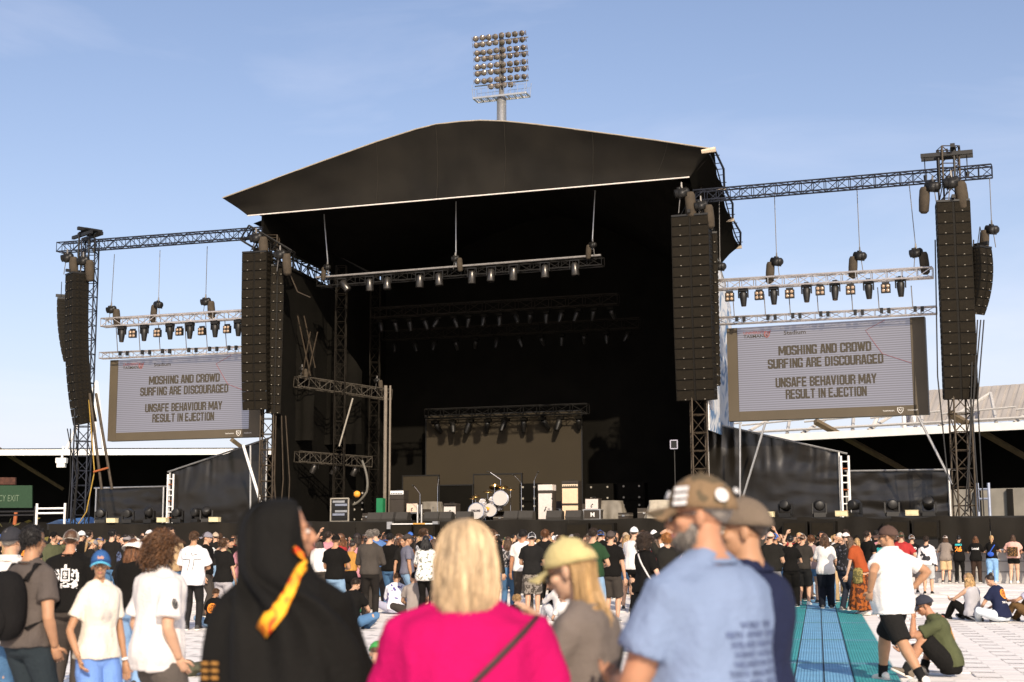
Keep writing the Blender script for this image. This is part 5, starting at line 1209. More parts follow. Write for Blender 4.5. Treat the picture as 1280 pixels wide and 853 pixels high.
def shoe_mesh():
    mb = MB(); n = 12
    prof = [(-.085, .030, .055), (-.07, .038, .085), (-.01, .040, .10), (.04, .043, .075), (.10, .046, .055), (.15, .040, .042), (.178, .022, .028)]
    rings = []
    for y, w_, h in prof:
        rings.append([V((w_*math.cos(k/n*6.283), y, .012+h*.5+h*.5*math.sin(k/n*6.283)*(1 if math.sin(k/n*6.283) > 0 else .9))) for k in range(n)])
    mb.loft(rings, mi=0)
    sole = [(-.092, .034), (-.07, .042), (.0, .042), (.10, .050), (.15, .044), (.186, .022)]
    mb.loft([[V((-w_, y, .0)), V((w_, y, .0)), V((w_, y, .026)), V((-w_, y, .026))] for y, w_ in sole], mi=1)
    return mb.mesh('shoe', [cloth((.5, .5, .5)), mat('shoe_sole', (.6, .57, .52), .7)], True)
SHOE = shoe_mesh()
# ------------------------------------------------------------------ hair and headwear, in head space
def facecut(d):                   # pulls the shell inside the skull over the face
    q = 1.0
    if d.y > -.05:
        lim = .42 + .25*(1-max(0, d.y)); z = d.z
        t = max(0, min(1, (lim - z)/.22)) * max(0, min(1, (d.y+.05)/.35)); q = 1-.32*t
    zc = -.30 if d.y > -.1 else -.30-.5*min(1, (-.1-d.y)/.5)
    if d.z < zc: q = min(q, 1-.5*min(1, (zc-d.z)/.25))
    return q
def strand_hair(n, seed, gen, r=.0035, segs=9, sides=3):
    rr = random.Random(seed); mb = MB()
    for i in range(n):
        pts = gen(rr); w_ = r*rr.uniform(.7, 1.4); mb.path(pts, [w_*(1-.6*(k/(len(pts)-1))**2) for k in range(len(pts))], sides, cap=False)
    return mb
def hair_mesh(kind):
    mb = MB(); rr = random.Random(hash(kind) % 99 if False else len(kind)*7)
    def shell(s=1.0, amp=.06, cut=facecut, c=(0, -.016, .036), r=(.085, .106, .098), n=36, m=26, fr=5):
        mb.ell(c, [x*s for x in r], n=n, m=m, fn=lambda d: cut(d)*(1+amp*noise.noise(d*fr)+amp*.6*noise.noise(d*fr*2.6)))
    def tufts(n, seed, L=.03):
        q = random.Random(seed)
        for i in range(n):
            d = V((q.gauss(0, 1), q.gauss(0, 1), q.gauss(0, 1))).normalized()
            if facecut(d) < .97: continue
            p = V((d.x*.083, d.y*.104-.016, d.z*.096+.036)); t = (d*.45 + V((q.gauss(0, .5), q.gauss(0, .5), -.7))).normalized()
            mb.path([p-t*.006, p+t*L*.5+d*.004, p+t*L], [.0042, .0034, .001], 3, cap=False)
    if kind == 'short': shell(.985, .05); tufts(700, 2)
    elif kind == 'undercap': shell(.955, .03)
    elif kind == 'buzz': shell(.955, .012)
    elif kind == 'messy': shell(1.03, .13, fr=6); tufts(800, 4, .055)
    elif kind in ('long', 'wavy', 'ponytail', 'bun'):
        shell(.99, .04)
        if kind in ('long', 'wavy'):
            amp = .004 if kind == 'long' else .016
            def gen(q):
                a = q.uniform(-2.2, 2.2); x0 = math.sin(a); y0 = -math.cos(a); L = q.uniform(.30, .44); out = []
                for k in range(10):
                    t = k/9; z = .025-t*L; rad = .086+.03*min(1, t*2.5)*(1 if y0 < .3 else .3)-.012*t; out.append(V((x0*rad*1.02+amp*math.sin(t*16+a*9), y0*rad*1.12-.02+amp*math.cos(t*14+a*7)-.02*t, z)))
                return out
            mb.v, mb.f, mb.mi = (lambda s: (mb.v+s.v, mb.f+[tuple(i+len(mb.v) for i in f) for f in s.f], mb.mi+s.mi))(strand_hair(260, 3, gen, .0065))
        elif kind == 'ponytail':
            mb.path([(0, -.11, .07), (0, -.15, .06), (0, -.17, .0), (0, -.15, -.10), (.01, -.13, -.22), (.01, -.12, -.28)], [.022, .032, .038, .036, .024, .006], 10)
        else: mb.ell((0, -.10, .10), (.042, .040, .038), fn=lambda d: 1+.12*noise.noise(d*5))
    elif kind == 'curly':
        shell(1.08, .10)
        for i in range(520):
            while 1:
                d = V((rr.gauss(0, 1), rr.gauss(0, 1), rr.gauss(0, 1))).normalized()
                if not (d.y > .25 and d.z < .45) and d.z > -.75: break
            r0 = V((d.x*.100, d.y*.120-.016, d.z*.112+.02)); ax = (V((d.x*.6, d.y*.6, -1.0 if d.z < .6 else -.3))).normalized(); e = ax.orthogonal().normalized(); f_ = ax.cross(e)
            L = rr.uniform(.06, .13); rad = rr.uniform(.008, .015); ph = rr.uniform(0, 6.28); tn = rr.uniform(1.2, 2.2); down = .05 if d.z < .1 else 0
            mb.path([r0+ax*(L*k/9-.02)+(e*math.cos(ph+tn*6.283*k/9)+f_*math.sin(ph+tn*6.283*k/9))*rad+V((0, 0, -down*k/9)) for k in range(10)], [.0055*(1-.5*k/9) for k in range(10)], 4, cap=False)
    elif kind == 'bob':
        shell(.985, .02)
        def gen(q):
            a = q.uniform(-2.25, 2.25); lay = q.uniform(.90, 1.02); out = []; L = q.uniform(.225, .29)-.02*abs(a)/2; fly = .016 if q.random() < .05 else .005; ph = q.uniform(0, 6)
            par = q.uniform(-.3, .3)
            for k in range(14):
                t = k/13; th = min(1, t*2.6)*1.45; 
                if th < 1.44: p = V((math.sin(a)*math.sin(th)*.094, -math.cos(a)*math.sin(th)*.114, math.cos(th)*.108+.034))
                else:
                    s = (t-.385)/.615; w_ = 1+.14*math.sin(min(1, s*1.2)*2.4)-.14*s**4; p = V((math.sin(a)*.094*w_, -math.cos(a)*.114*w_, .05-s*L))
                p = V((p.x*lay, (p.y)*lay-.012, p.z)); p += V((fly*math.sin(t*9+ph), fly*math.cos(t*7+ph), 0))*t; out.append(p)
            return out
        s = strand_hair(2400, 5, gen, .0029, sides=3); k = len(mb.v); mb.v += s.v; mb.f += [tuple(i+k for i in f) for f in s.f]; mb.mi += s.mi
    elif kind == 'longblond':
        shell(.955, .02)
        def gen(q):
            a = q.uniform(-1.45, 1.45); out = []; L = q.uniform(.50, .62); b_ = q.uniform(.7, 1.0); w0 = q.uniform(-1, 1)
            for k in range(14):
                t = k/13; g = min(1, t*2.2); x0 = math.sin(a)*.090; y0 = -math.cos(a)*.104-.014
                x = x0*(1-.35*g)+.02*w0*t; y = y0*(1-.1*g)-.05*g*b_ + .012*math.sin(t*9+a); out.append(V((x, y, .022-t*L)))
            return out
        s = strand_hair(1100, 8, gen, .0030); k = len(mb.v); mb.v += s.v; mb.f += [tuple(i+k for i in f) for f in s.f]; mb.mi += s.mi
    elif kind == 'beard':
        mb.ell((0, .030, -.050), (.0625, .0655, .069), n=32, m=20, fn=lambda d: (1.0 if (d.z < -.05+1.1*max(0, .35-d.y) and d.y > -.45) else .72)*(.80 if (d.z > -.30 and d.y > .78) else 1)*(1+.05*noise.noise(d*9)))
        q = random.Random(6)
        for i in range(900):
            d = V((q.gauss(0, 1), q.gauss(.5, 1), q.gauss(-.4, 1))).normalized()
            if d.z > -.05+.9*max(0, .35-d.y) or d.y < -.3 or (d.z > -.3 and d.y > .75): continue
            p = V((d.x*.0625, d.y*.0655+.03, d.z*.069-.05)); t = (d*.5+V((q.gauss(0, .3), .1, -.8))).normalized(); mb.path([p, p+t*.012, p+t*.022], [.002, .0018, .0006], 3, cap=False)
    return mb.mesh('hair', [hairm('dark')], True)
def cap_mesh(kind):
    mb = MB(); n = 28
    for i, (z, s) in enumerate(()): pass
    rings = []
    for j in range(8):
        t = j/7; s = math.cos(t*1.45); z = .018+math.sin(t*1.45)*.108
        if kind == 'bucket' and j == 0: z -= .01
        rings.append([V((.0885*s*math.cos(k/n*6.283), -.012+.110*s*math.sin(k/n*6.283)*(1-.04*t), z+.012*math.sin(k/n*6.283)*(1-t))) for k in range(n)])
    mb.loft(rings)
    if kind == 'cap':
        top = []; bot = []
        for j in range(5):
            t = j/4; row = []
            for k in range(13):
                a = (k/12-.5)*2.0; y0 = .094*math.cos(a*.8)+.0; x = .083*math.sin(a)/math.sin(1.0); ext = .085*math.cos(a*.95)
                row.append(V((x*(1+.02*t), y0*.98+ext*t-.006, .030-.012*t-.030*(x/.083)**2*(.5+.5*t))))
            top.append(row)
        m2 = MB(); m2.loft(top, closed=False); k = len(mb.v); nn = len(m2.v)
        mb.add(m2.v, m2.f); mb.add([p-V((0, 0, .006)) for p in m2.v], [tuple(reversed(f)) for f in m2.f])
        mb.path([r for r in top[-1]], .005, 6); mb.ell((0, -.012, .128), (.010, .010, .006), n=8, m=5)
    elif kind == 'bucket':
        mb.loft([[V((.09*s*math.cos(k/n*6.283), -.012+.112*s*math.sin(k/n*6.283), z)) for k in range(n)] for s, z in ((1.0, .03), (1.25, .005), (1.5, -.025), (1.5, -.03), (1.2, -.003))])
    return mb.mesh('cap', [cloth((.5, .5, .5))], True)
HAIRS = {}; CAPS = {}
def get_hair(k):
    if k not in HAIRS: HAIRS[k] = hair_mesh(k)
    return HAIRS[k]
def get_cap(k):
    if k not in CAPS: CAPS[k] = cap_mesh(k)
    return CAPS[k]
em = MB(); em.ell((0, 0, 0), (.0125, .008, .0085), n=10, m=7); EYE = em.mesh('eye', mat('eye_white', (.65, .6, .55), .3), True)
em = MB(); em.ell((0, .006, 0), (.0058, .004, .0058), n=8, m=6); IRIS = em.mesh('iris', mat('eye_dark', (.03, .02, .012), .2), True)
em = MB(); em.path([(-.018, 0, -.002), (-.006, .003, .003), (.016, -.004, .0)], [.003, .0042, .0025], 6); BROW = em.mesh('eyebrow', hairm('dark'), True)
em = MB(); em.path([(-.024, -.008, .002), (-.010, .004, 0), (.010, .004, 0), (.024, -.008, .002)], [.003, .0065, .0065, .003], 8); LIPS = em.mesh('lips', mat('lips', (.38, .14, .11), .45), True)
em = MB()
for s in (-1, 1):
    em.ell((s*.033, .094, -.006), (.029, .008, .021), Matrix.Rotation(-s*.22, 3, 'Z'), n=14, m=8); em.tube((s*.060, .086, .0), (s*.083, -.005, .004), .004, n=5)
em.tube((-.008, .1, .0), (.008, .1, .0), .004, n=5); SHADES = em.mesh('sunglasses', mat('shade_lens', (.01, .01, .01), .12, 0, .1, 9, spec=.8), True)
BODY = {}; TOPS = {}; BOTS = {}; FIGS = {}
PEOPLE = []
def ground_x(px, D): return (px-640)/FPX*(D*math.cos(PITCH) - .7*math.sin(PITCH))
STAGEWARD = -18.8
def person(label, px, D, H=1.72, face=STAGEWARD, pz='stand', sex='m', top='tee', tc=(.02, .018, .016), bot='jeans', bc=(.025, .023, .022), hair='short', hc='dark', cap=None, cc=(.02, .02, .02), capyaw=0,
           sk=0, shoes=(.05, .05, .05), shades=False, beard=None, fine=False, group=None, tm=None, bm=None, cm=None, socks=None, z=.006, wd=1.0):
    key = (pz, sex, fine)
    if key not in FIGS: FIGS[key] = Fig(pz, sex)
    f = FIGS[key]; s = H/1.75
    if key not in BODY: BODY[key] = body_mesh(f, fine)
    root = thing('person', label, 'person', group=group, mtx=Matrix.Translation((ground_x(px, D), D, z+.02)) @ Matrix.Rotation(R(face), 4, 'Z') @ Matrix.Scale(s, 4) @ Matrix.Scale(wd, 4, (1, 0, 0)))
    b = put('body', BODY[key], root); recolour(b, skin(sk))
    kt = key+(top,)
    if kt not in TOPS: TOPS[kt] = top_mesh(f, top, fine)
    o = put('shirt', TOPS[kt], root); recolour(o, tm or cloth(tc)); root_top = o
    if fine and top in ('tee', 'loose', 'shirt'):
        c_, l_, g_, a_ = f.at(.849); rx, ry = (.070, .070) if sex == 'f' else (.083, .084); cl_ = MB()
        q_ = V((0, math.sin(a_), math.cos(a_)))
        for dz, k_ in (((0, 1.0),) if top != 'shirt' else ((0, 1.02), (.018, .99), (.032, .96))):
            cl_.path([c_ + q_*dz + l_*(rx*k_*math.cos(t*.2618)) + g_*(ry*k_*math.sin(t*.2618)) - q_*(.018*max(0, math.sin(t*.2618))) for t in range(25)], .0095 if top != 'shirt' else .012, 6)
        oc = put('collar', cl_.mesh('collar', [cloth(tc)], True), o); 
    kb = key+(bot,)
    if kb not in BOTS: BOTS[kb] = bottom_mesh(f, bot, fine)
    o = put('skirt' if 'skirt' in bot else ('shorts' if bot in ('shorts', 'hot') else 'trousers'), BOTS[kb], root); recolour(o, bm or cloth(bc))
    for k in (0, 1):
        d = V((-math.sin(R(f.p['toe'][k])), math.cos(R(f.p['toe'][k])), 0)); sit = f.p['root'][2] < -.4
        m = Matrix.Translation((f.an[k].x, f.an[k].y, max(0, f.an[k].z-.08))) @ Matrix.Rotation(R(f.p['toe'][k]), 4, 'Z') @ Matrix.Rotation(R(25) if sit and f.an[k].z > .05 else 0, 4, 'X')
        o = put('shoe', SHOE, root, m); recolour(o, cloth(shoes))
        if socks:
            c = MB(); c.path([f.an[k]+(f.kn[k]-f.an[k]).normalized()*.10, f.an[k], f.an[k]-V((0, 0, .04))], [.056, .050, .05], 10); recolour(put('sock', c.mesh('sock', [cloth(socks)], True), root), cloth(socks))
    if cap and hair in ('short', 'messy', 'buzz'): hair = 'undercap'
    if hair: 
        hmx = f.hm if hair not in ('longblond', 'long', 'wavy') else Matrix.Translation(f.hc) @ (Matrix.Rotation(R(f.p['twist']+f.p['head'][0]), 4, 'Z') @ Matrix.Rotation(-.25*R(f.p['head'][1]), 4, 'X')) @ Matrix.Scale(.94, 4)
        o = put('hair', get_hair(hair), root, hmx); recolour(o, hairm(hc))
    if beard: o = put('beard', get_hair('beard'), root, f.hm); recolour(o, hairm(beard))
    if cap: o = put('cap' if cap == 'cap' else 'hat', get_cap(cap), root, f.hm @ Matrix.Rotation(R(capyaw), 4, 'Z') @ Matrix.Scale(1.075, 4)); recolour(o, cm or cloth(cc))
    if shades: put('sunglasses', SHADES, root, f.hm)
    fd = (face + f.p['head'][0]) % 360
    if 70 < fd < 290:
        for q in (-1, 1):
            if not shades:
                e = put('eye', EYE, root, f.hm @ Matrix.Translation((q*.033, .0815, -.004))); put('iris', IRIS, e)
            put('eyebrow', BROW, root, f.hm @ Matrix.Translation((q*.033, .092, .018)) @ Matrix.Scale(q, 4, (1, 0, 0)))
        put('lips', LIPS, root, f.hm @ Matrix.Translation((0, .094, -.069)))
    PEOPLE.append((root, f, root_top)); return root, f, root_top
# flat prints laid on a garment
def bvh_of(o): return BVHTree.FromPolygons([v.co for v in o.data.vertices], [tuple(p.vertices) for p in o.data.polygons])
def lay_print(root, garment, me, org, xd, zd, m, name='print', lift=.004, local=None):
    """project a flat mesh (x,y) on the garment: org+x*xd+y*zd, along xd x zd"""
    t = bvh_of(garment); xd, zd = V(xd).normalized(), V(zd).normalized(); n = xd.cross(zd).normalized(); org = V(org); ok = []
    inv = garment.matrix_basis.inverted()
    for v in me.vertices:
        p = org + xd*v.co.x + zd*v.co.y; hit = t.ray_cast(inv @ (p+n*.6), inv.to_3x3() @ -n)
        v.co = (garment.matrix_basis @ hit[0] + n*lift) if hit[0] else p
    me.materials.clear(); me.materials.append(m); return put(name, me, root)
def sub2d(polys, step=.02):       # thin 2-D strokes / polygons to a dense mesh
    mb = MB()
    for pl in polys:
        mb.add([V((x, y, 0)) for x, y in pl], [tuple(range(len(pl)))])
    return mb
def strokes(lines, w_):
    mb = MB()
    for ln in lines:
        pts = []
        for i in range(len(ln)-1):
            a, b = V((*ln[i], 0)), V((*ln[i+1], 0)); k = max(1, int((b-a).length/.02))
            for j in range(k): pts.append(a.lerp(b, j/k))
        pts.append(V((*ln[-1], 0)))
        L_, R_ = [], []
        for i, p in enumerate(pts):
            t = (pts[min(i+1, len(pts)-1)]-pts[max(0, i-1)]).normalized(); q = V((-t.y, t.x, 0))*w_/2; L_.append(p+q); R_.append(p-q)
        n = len(pts); mb.add(L_+R_, [(i, i+n, i+n+1, i+1) for i in range(n-1)])
    return mb.mesh('print', [])
def blob_print(w, h, fn, n=40):   # patchwork print: grid cells kept where fn is true
    mb = MB(); m = int(n*h/w)
    for j in range(m):
        for i in range(n):
            x = (i+.5)/n-.5; y = (j+.5)/m-.5
            if fn(x, y):
                x0, x1, y0, y1 = (i/n-.5)*w, ((i+1)/n-.5)*w, (j/m-.5)*h, ((j+1)/m-.5)*h; mb.add([(x0, y0, 0), (x1, y0, 0), (x1, y1, 0), (x0, y1, 0)], [(0, 1, 2, 3)])
    return mb.mesh('print', [])
def back_print(rec, me, z, m, dx=0, name='print'):    # on the back (faces -y)
    root, f, sh = rec; c, l, g, a = f.at(z); return lay_print(root, sh, me, c + l*dx, V((1, 0, 0)), V((0, math.sin(a), math.cos(a))), m, name)
# ------------------------------------------------------------------ patterned cloth
def pattern(name, c0, c1, scale, thr=.5, kind='noise'):
    m = mat(name, c0, .9, 0, .05, 5, .3, 45, spec=.2); n = m.node_tree; l = n.links.new; b = n.nodes['Principled BSDF']
    tc = n.nodes.new('ShaderNodeTexCoord')
    if kind == 'noise': tx = n.nodes.new('ShaderNodeTexNoise'); tx.inputs['Scale'].default_value = scale; tx.inputs['Detail'].default_value = 2
    else: tx = n.nodes.new('ShaderNodeTexVoronoi'); tx.inputs['Scale'].default_value = scale
    l(tc.outputs['Object'], tx.inputs[0]); r = n.nodes.new('ShaderNodeValToRGB'); r.color_ramp.interpolation = 'CONSTANT'
    r.color_ramp.elements[0].color = (*c0, 1); r.color_ramp.elements[1].color = (*c1, 1); r.color_ramp.elements[1].position = thr
    l(tx.outputs[0], r.inputs[0]); l(r.outputs[0], b.inputs['Base Color']); return m
BLACK = (.011, .010, .009); CHAR = (.045, .038, .032); WHITE = (.66, .63, .60); CREAM = (.66, .60, .51); DENIM = (.07, .15, .27); LDENIM = (.22, .34, .48); NAVY = (.014, .018, .045); GREY = (.17, .155, .15); TAN = (.42, .29, .16)
M_PRW = mat('white_ink', (.68, .66, .64), .8, 0, .1, 30); M_PRO = mat('orange_ink', (.85, .27, .03), .8, 0, .1, 30); M_PRN = mat('navy_ink', (.09, .12, .22), .8, 0, .2, 30); M_PRK = mat('black_ink', (.03, .03, .03), .8)
def jacket_strap(root, pts, r, m, name='strap', flat=.35): return put(name, MB().path(pts, r, 6, flat=flat).mesh(name, m, True), root)
def on_body(rec, pts, lift=.012):  # push points given as (x, z, side) out to the shirt surface
    root, f, sh = rec; t = bvh_of(sh); out = []
    for p, n in pts:
        p, n = V(p), V(n).normalized(); h = t.ray_cast(p+n*.8, -n); out.append((h[0]+n*lift) if h[0] else p)
    return out

# ------------------------------------------------------------------ foreground
# woman in pink
pink = person('blond woman in bright pink top seen from behind, bob haircut', 581, 4.4, 1.625, 0, 'hold', 'h', 'tee', (.40, .004, .085), 'jeans', (.03, .04, .07), 'bob', 'pale', sk=0, fine=True, wd=1.06)
sp = [((-.20+.42*t, .0, 1.02+.43*t), (0, -1, 0)) for t in [i/16 for i in range(17)]]
jacket_strap(pink[0], on_body(pink, sp, .008), .011, mat('strap_brown', (.035, .02, .018), .6))
bag = MB(); bag.box((-.24, -.02, .98), (.1, .26, .2)); put('shoulder_bag', bag.mesh('shoulder_bag', mat('strap_brown', (.035, .02, .018), .6)), pink[0])
# bearded man in blue
M_CAMO = pattern('camo_tan', (.19, .125, .07), (.10, .075, .045), 18, .53)
blue = person('grey-bearded man in light blue t-shirt and camouflage cap, arms folded', 886, 4.6, 1.775, 42, 'armsleft', 'h', 'tee', (.175, .23, .35), 'shorts', (.05, .05, .05), 'buzz', 'grey', 'cap', (.2, .14, .09), sk=4, beard='grey', shades=True, fine=True, cm=M_CAMO)
hm4 = blue[1].hm
capo = [c for c in blue[0].children if c.name.startswith('cap')][0]
def cap_patch(a, z, w_, h, m, shape='disc'):
    mb = MB(); cx, cy = math.cos(a), math.sin(a)
    n = V((cx/.09, cy/.11, .35/.1)).normalized(); s = V((-cy, cx, 0)).normalized(); u = n.cross(s) if n.cross(s).z > 0 else s.cross(n)
    c = V((.0885*cx*.93, -.012+.110*cy*.93, z)) + n*.008
    if shape == 'disc': ring_ = [c+s*w_*math.cos(k*.3927)+u*h*math.sin(k*.3927) for k in range(16)]; mb.slab(ring_, n*.003)
    else:
        for j in range(3): q = c+u*(j-1)*h*.75; mb.slab([q-s*w_-u*h*.25, q+s*w_-u*h*.25, q+s*w_+u*h*.25, q-s*w_+u*h*.25], n*.003)
    put('patch', mb.mesh('patch', m), capo)
cap_patch(R(180-32), .055, .026, .030, M_PRW, 'bars'); cap_patch(R(180+38), .050, .022, .022, M_PRW); cap_patch(R(180+78), .062, .022, .010, M_PRW); cap_patch(R(180-70), .06, .018, .014, M_PRW)
rows_ = ['WORLD  TOUR', 'PERTH  SYDNEY  BRISBANE', 'ADELAIDE  MELBOURNE', 'HOBART  AUCKLAND', 'WELLINGTON  OSAKA', 'TOKYO  NAGOYA  SEOUL', 'LIMA  QUITO  BOGOTA', 'SANTIAGO  LA PAZ']
def dense(me):
    return evaluate(me, [('SUBSURF', dict(levels=1, subdivision_type='SIMPLE'))])
for k, s in enumerate(rows_): back_print(blue, text_mesh(s, .026, M_PRN, .9, .001, 0), .735-k*.0165, M_PRN, .05, 'print')
r9 = random.Random(4)
back_print(blue, blob_print(.20, .34, lambda x, y: noise.noise(V((x*9, y*15, 3)))+.5*noise.noise(V((x*23, y*37, 5))) > .22 and x*x*4+y*y*3 < .9, 46), .515, M_PRN, .05)
# man in navy behind him
navy = person('man in navy t-shirt and plain grey-brown cap behind the bearded man', 938, 5.4, 1.725, 48, 'armsleft', 'm', 'tee', NAVY, 'jeans', (.03, .03, .035), 'short', 'dark', 'cap', (.15, .115, .085), sk=1, fine=True)
back_print(navy, strokes([[(.02, .1), (.03, 0), (.02, -.12), (-.0, -.2)]], .035), .66, M_PRO, .155)
back_print(navy, text_mesh('27', .07, M_PRW, 1, .003, 0), .525, M_PRW, .15)
# girl in the pale cap
girl = person('long-haired blond woman in pale yellow cap and grey t-shirt looking at phone', 735, 5.1, 1.585, 66, 'phonehigh', 'f', 'tee', (.155, .128, .112), 'jeans', (.02, .02, .022), 'longblond', 'blond', 'cap', (.52, .43, .20), sk=2, shades=True, fine=True)
ph = MB(); ph.box((0, 0, 0), (.072, .009, .15)); c_ = (girl[1].wr[0]+girl[1].wr[1])/2 + V((0, .10, .05)); mph = Matrix.Translation(c_) @ Matrix.Rotation(R(-35), 4, 'X')
o = put('mobile_phone', ph.mesh('mobile_phone', mat('phone_shell', (.30, .62, .66), .35)), None, girl[0].matrix_basis @ mph); tag(o, 'pale turquoise phone held by the woman in the yellow cap', 'phone')
wt = MB(); wr, el = girl[1].wr[0], girl[1].el[0]; dd = (wr-el).normalized(); wt.path([wr-dd*.02, wr+dd*.015], .034, 12); wt.box(wr+V((-.03, 0, .02)), (.02, .035, .035)); put('watch', wt.mesh('watch', M_FIX, True), girl[0])
sp = [((.14-.32*t, 0, 1.40-.40*t), (0, -1, 0)) for t in [i/14 for i in range(15)]]
jacket_strap(girl[0], on_body(girl, sp, .006), .008, M_FIX)
bg_ = MB(); bg_.path([(-.26, -.06, 1.0), (-.26, -.06, .95), (-.26, -.04, .82), (-.26, -.03, .78)], [.06, .11, .12, .07], 12, flat=.55); put('shoulder_bag', bg_.mesh('shoulder_bag', M_FIX, True), girl[0])
# person in the black hooded cloth
hood = person('person draped in black hooded cloth with an orange flame strip', 350, 4.75, 1.71, -16, 'hooded', 'm', 'long', BLACK, 'jeans', BLACK, 'buzz', 'grey', sk=4, fine=True)
def hood_mesh(f):
    mb = MB(); hc = f.hc; hr = f.hrot
    # cowl: a deep shell round the head, open towards the face, flowing into a cape over the shoulders
    prof = [(.126, .02, .02, -.015), (.117, .058, .062, -.015), (.090, .092, .106, -.018), (.045, .108, .126, -.022), (-.015, .112, .130, -.026), (-.07, .122, .132, -.036), (-.12, .136, .130, -.042), (-.17, .176, .146, -.047), (-.22, .218, .162, -.042), (-.30, .248, .178, -.025), (-.42, .275, .195, -.005), (-.58, .288, .205, .0), (-.78, .300, .215, .01), (-.98, .315, .23, .015)]
    n = 84; rings = []
    for j, (dz, rx, ry, yo) in enumerate(prof):
        rr = []
        for k in range(n):
            a = k/n*6.28318; x, y = math.cos(a), math.sin(a); d = V((x*rx, y*ry+yo, dz)); w_ = max(0, min(1, (-.10-dz)/.14))
            cut = .048 + .25*max(0, -.09-dz) - .35*max(0, dz-.06)
            if d.y > cut: d.y = cut + (d.y-cut)*.06            # open towards the face
            p = (hc + hr @ d).lerp(V((d.x, d.y, hc.z+dz)), w_)
            fold = (.007+.016*w_)*math.sin(a*8+dz*9+2*noise.noise(V((x, y, dz*3))))+.032*noise.noise(V((x*2.2, y*2.2, dz*5)))+.022*noise.noise(V((x*5, y*5, dz*11)))
            rr.append(p + V((x, y, 0))*fold)
        rings.append(rr)
    mb.loft(rings, cap=True); me = evaluate(mb.mesh('hood', [M_BLACKCLOTH], True), [('SUBSURF', dict(levels=1))])
    me.polygons.foreach_set('use_smooth', [True]*len(me.polygons)); return me
M_HOOD = mat('black_jersey', (.0048, .0043, .0036), .85, 0, .12, 6, .3, 40, spec=.2)
hme = hood_mesh(hood[1]); hme.materials.clear(); hme.materials.append(M_HOOD); hoodo = put('hooded_cape', hme, hood[0])
# flame strip: laid on the cape's left back
M_FLAME = mat('flame_yellow', (.92, .34, .015), .7); nf = M_FLAME.node_tree; tf = nf.nodes.new('ShaderNodeTexNoise'); tf.inputs['Scale'].default_value = 16; tf.inputs['Distortion'].default_value = 1.5; rf_ = nf.nodes.new('ShaderNodeValToRGB')
rf_.color_ramp.elements[0].position = .36; rf_.color_ramp.elements[0].color = (.75, .06, .01, 1); rf_.color_ramp.elements[1].position = .48; rf_.color_ramp.elements[1].color = (.95, .42, .02, 1)
tcf = nf.nodes.new('ShaderNodeTexCoord'); nf.links.new(tcf.outputs['Object'], tf.inputs[0]); nf.links.new(tf.outputs[0], rf_.inputs[0]); nf.links.new(rf_.outputs[0], nf.nodes['Principled BSDF'].inputs['Base Color'])
def on_cape(px, py):                                       # a point on the cape, named by where it shows
    t = bvh_of(hoodo); inv = hood[0].matrix_basis.inverted(); d = CM @ V(((px-640)/FPX, (426.5-py)/FPX, -1)); c = V((0, 0, CAMZ))
    h = t.ray_cast(inv @ c, (inv.to_3x3() @ d).normalized()); return h
path_px = [(366, 687, 5), (375, 695, 6), (384, 703, 8), (376, 714, 8), (371, 722, 7), (366, 738, 9), (360, 750, 10), (350, 764, 13), (340, 777, 16), (328, 792, 17)]
rows_f = []
for i, (x, y, w_) in enumerate(path_px):
    j0, j1 = path_px[max(0, i-1)], path_px[min(len(path_px)-1, i+1)]; tx, ty = j1[0]-j0[0], j1[1]-j0[1]; L_ = math.hypot(tx, ty); nx, ny = -ty/L_, tx/L_
    hs = [on_cape(x+nx*k*w_*.58, y+ny*k*w_*.58) for k in (1, .5, 0, -.5, -1)]
    if all(h[0] for h in hs): rows_f.append([h[0] + (h[1] if h[1].y < .2 else -h[1])*.014 for h in hs])
if len(rows_f) > 3:
    fl2 = MB(); fl2.loft([r + [p-(p-hood[1].hc).normalized()*.02 for p in reversed(r)] for r in rows_f]); put('flame_strip', fl2.mesh('flame_strip', M_FLAME, True), hood[0])

for i in range(3):                                         # woven dashes on the sleeve side of the cape
    for j in range(2):
        hs = [on_cape(258+j*12+dx, 829+i*9+dy) for dx, dy in ((-4, -2), (4, -1.5), (4, 2.5), (-4, 2))]
        if all(h[0] for h in hs): put('woven_dash', MB().slab([h[0]-V((0, .012, 0)) for h in hs], (0, .006, 0)).mesh('woven_dash', mat('dash_gold', (.32, .15, .03), .8)), hood[0])
# ------------------------------------------------------------------ middle distance, left
r_ = person('man in dark grey t-shirt with black backpack at the left edge, sunglasses', 34, 10.2, 1.69, -32, 'pocket', 'm', 'tee', (.085, .070, .062), 'jeans', (.022, .030, .036), 'short', 'black', sk=1, shades=True, fine=True, shoes=(.05, .05, .05))
bk = MB(); bk.ell((0, -.22, 1.18), (.17, .11, .25), n=18, m=14, fn=lambda d: (abs(d.x)**4+abs(d.y)**4+abs(d.z)**4)**-.14); bk.ell((0, -.31, 1.08), (.12, .05, .13), n=12, m=10)
put('backpack', bk.mesh('backpack', cloth((.014, .013, .013)), True), r_[0])
for s in (-1, 1): jacket_strap(r_[0], [(s*.12, -.15, 1.36), (s*.125, -.06, 1.475), (s*.125, .05, 1.46), (s*.135, .135, 1.33), (s*.15, .13, 1.18), (s*.17, .0, 1.08), (s*.14, -.14, 1.02)], .028, cloth((.014, .013, .013)), 'backpack_strap')
person('person in white shirt and black and white cap at the left edge', 8, 11.6, 1.69, -15, 'stand', 'h', 'shirt', WHITE, 'jeans', DENIM, 'short', 'grey', 'cap', (.03, .03, .035), sk=0, fine=True)
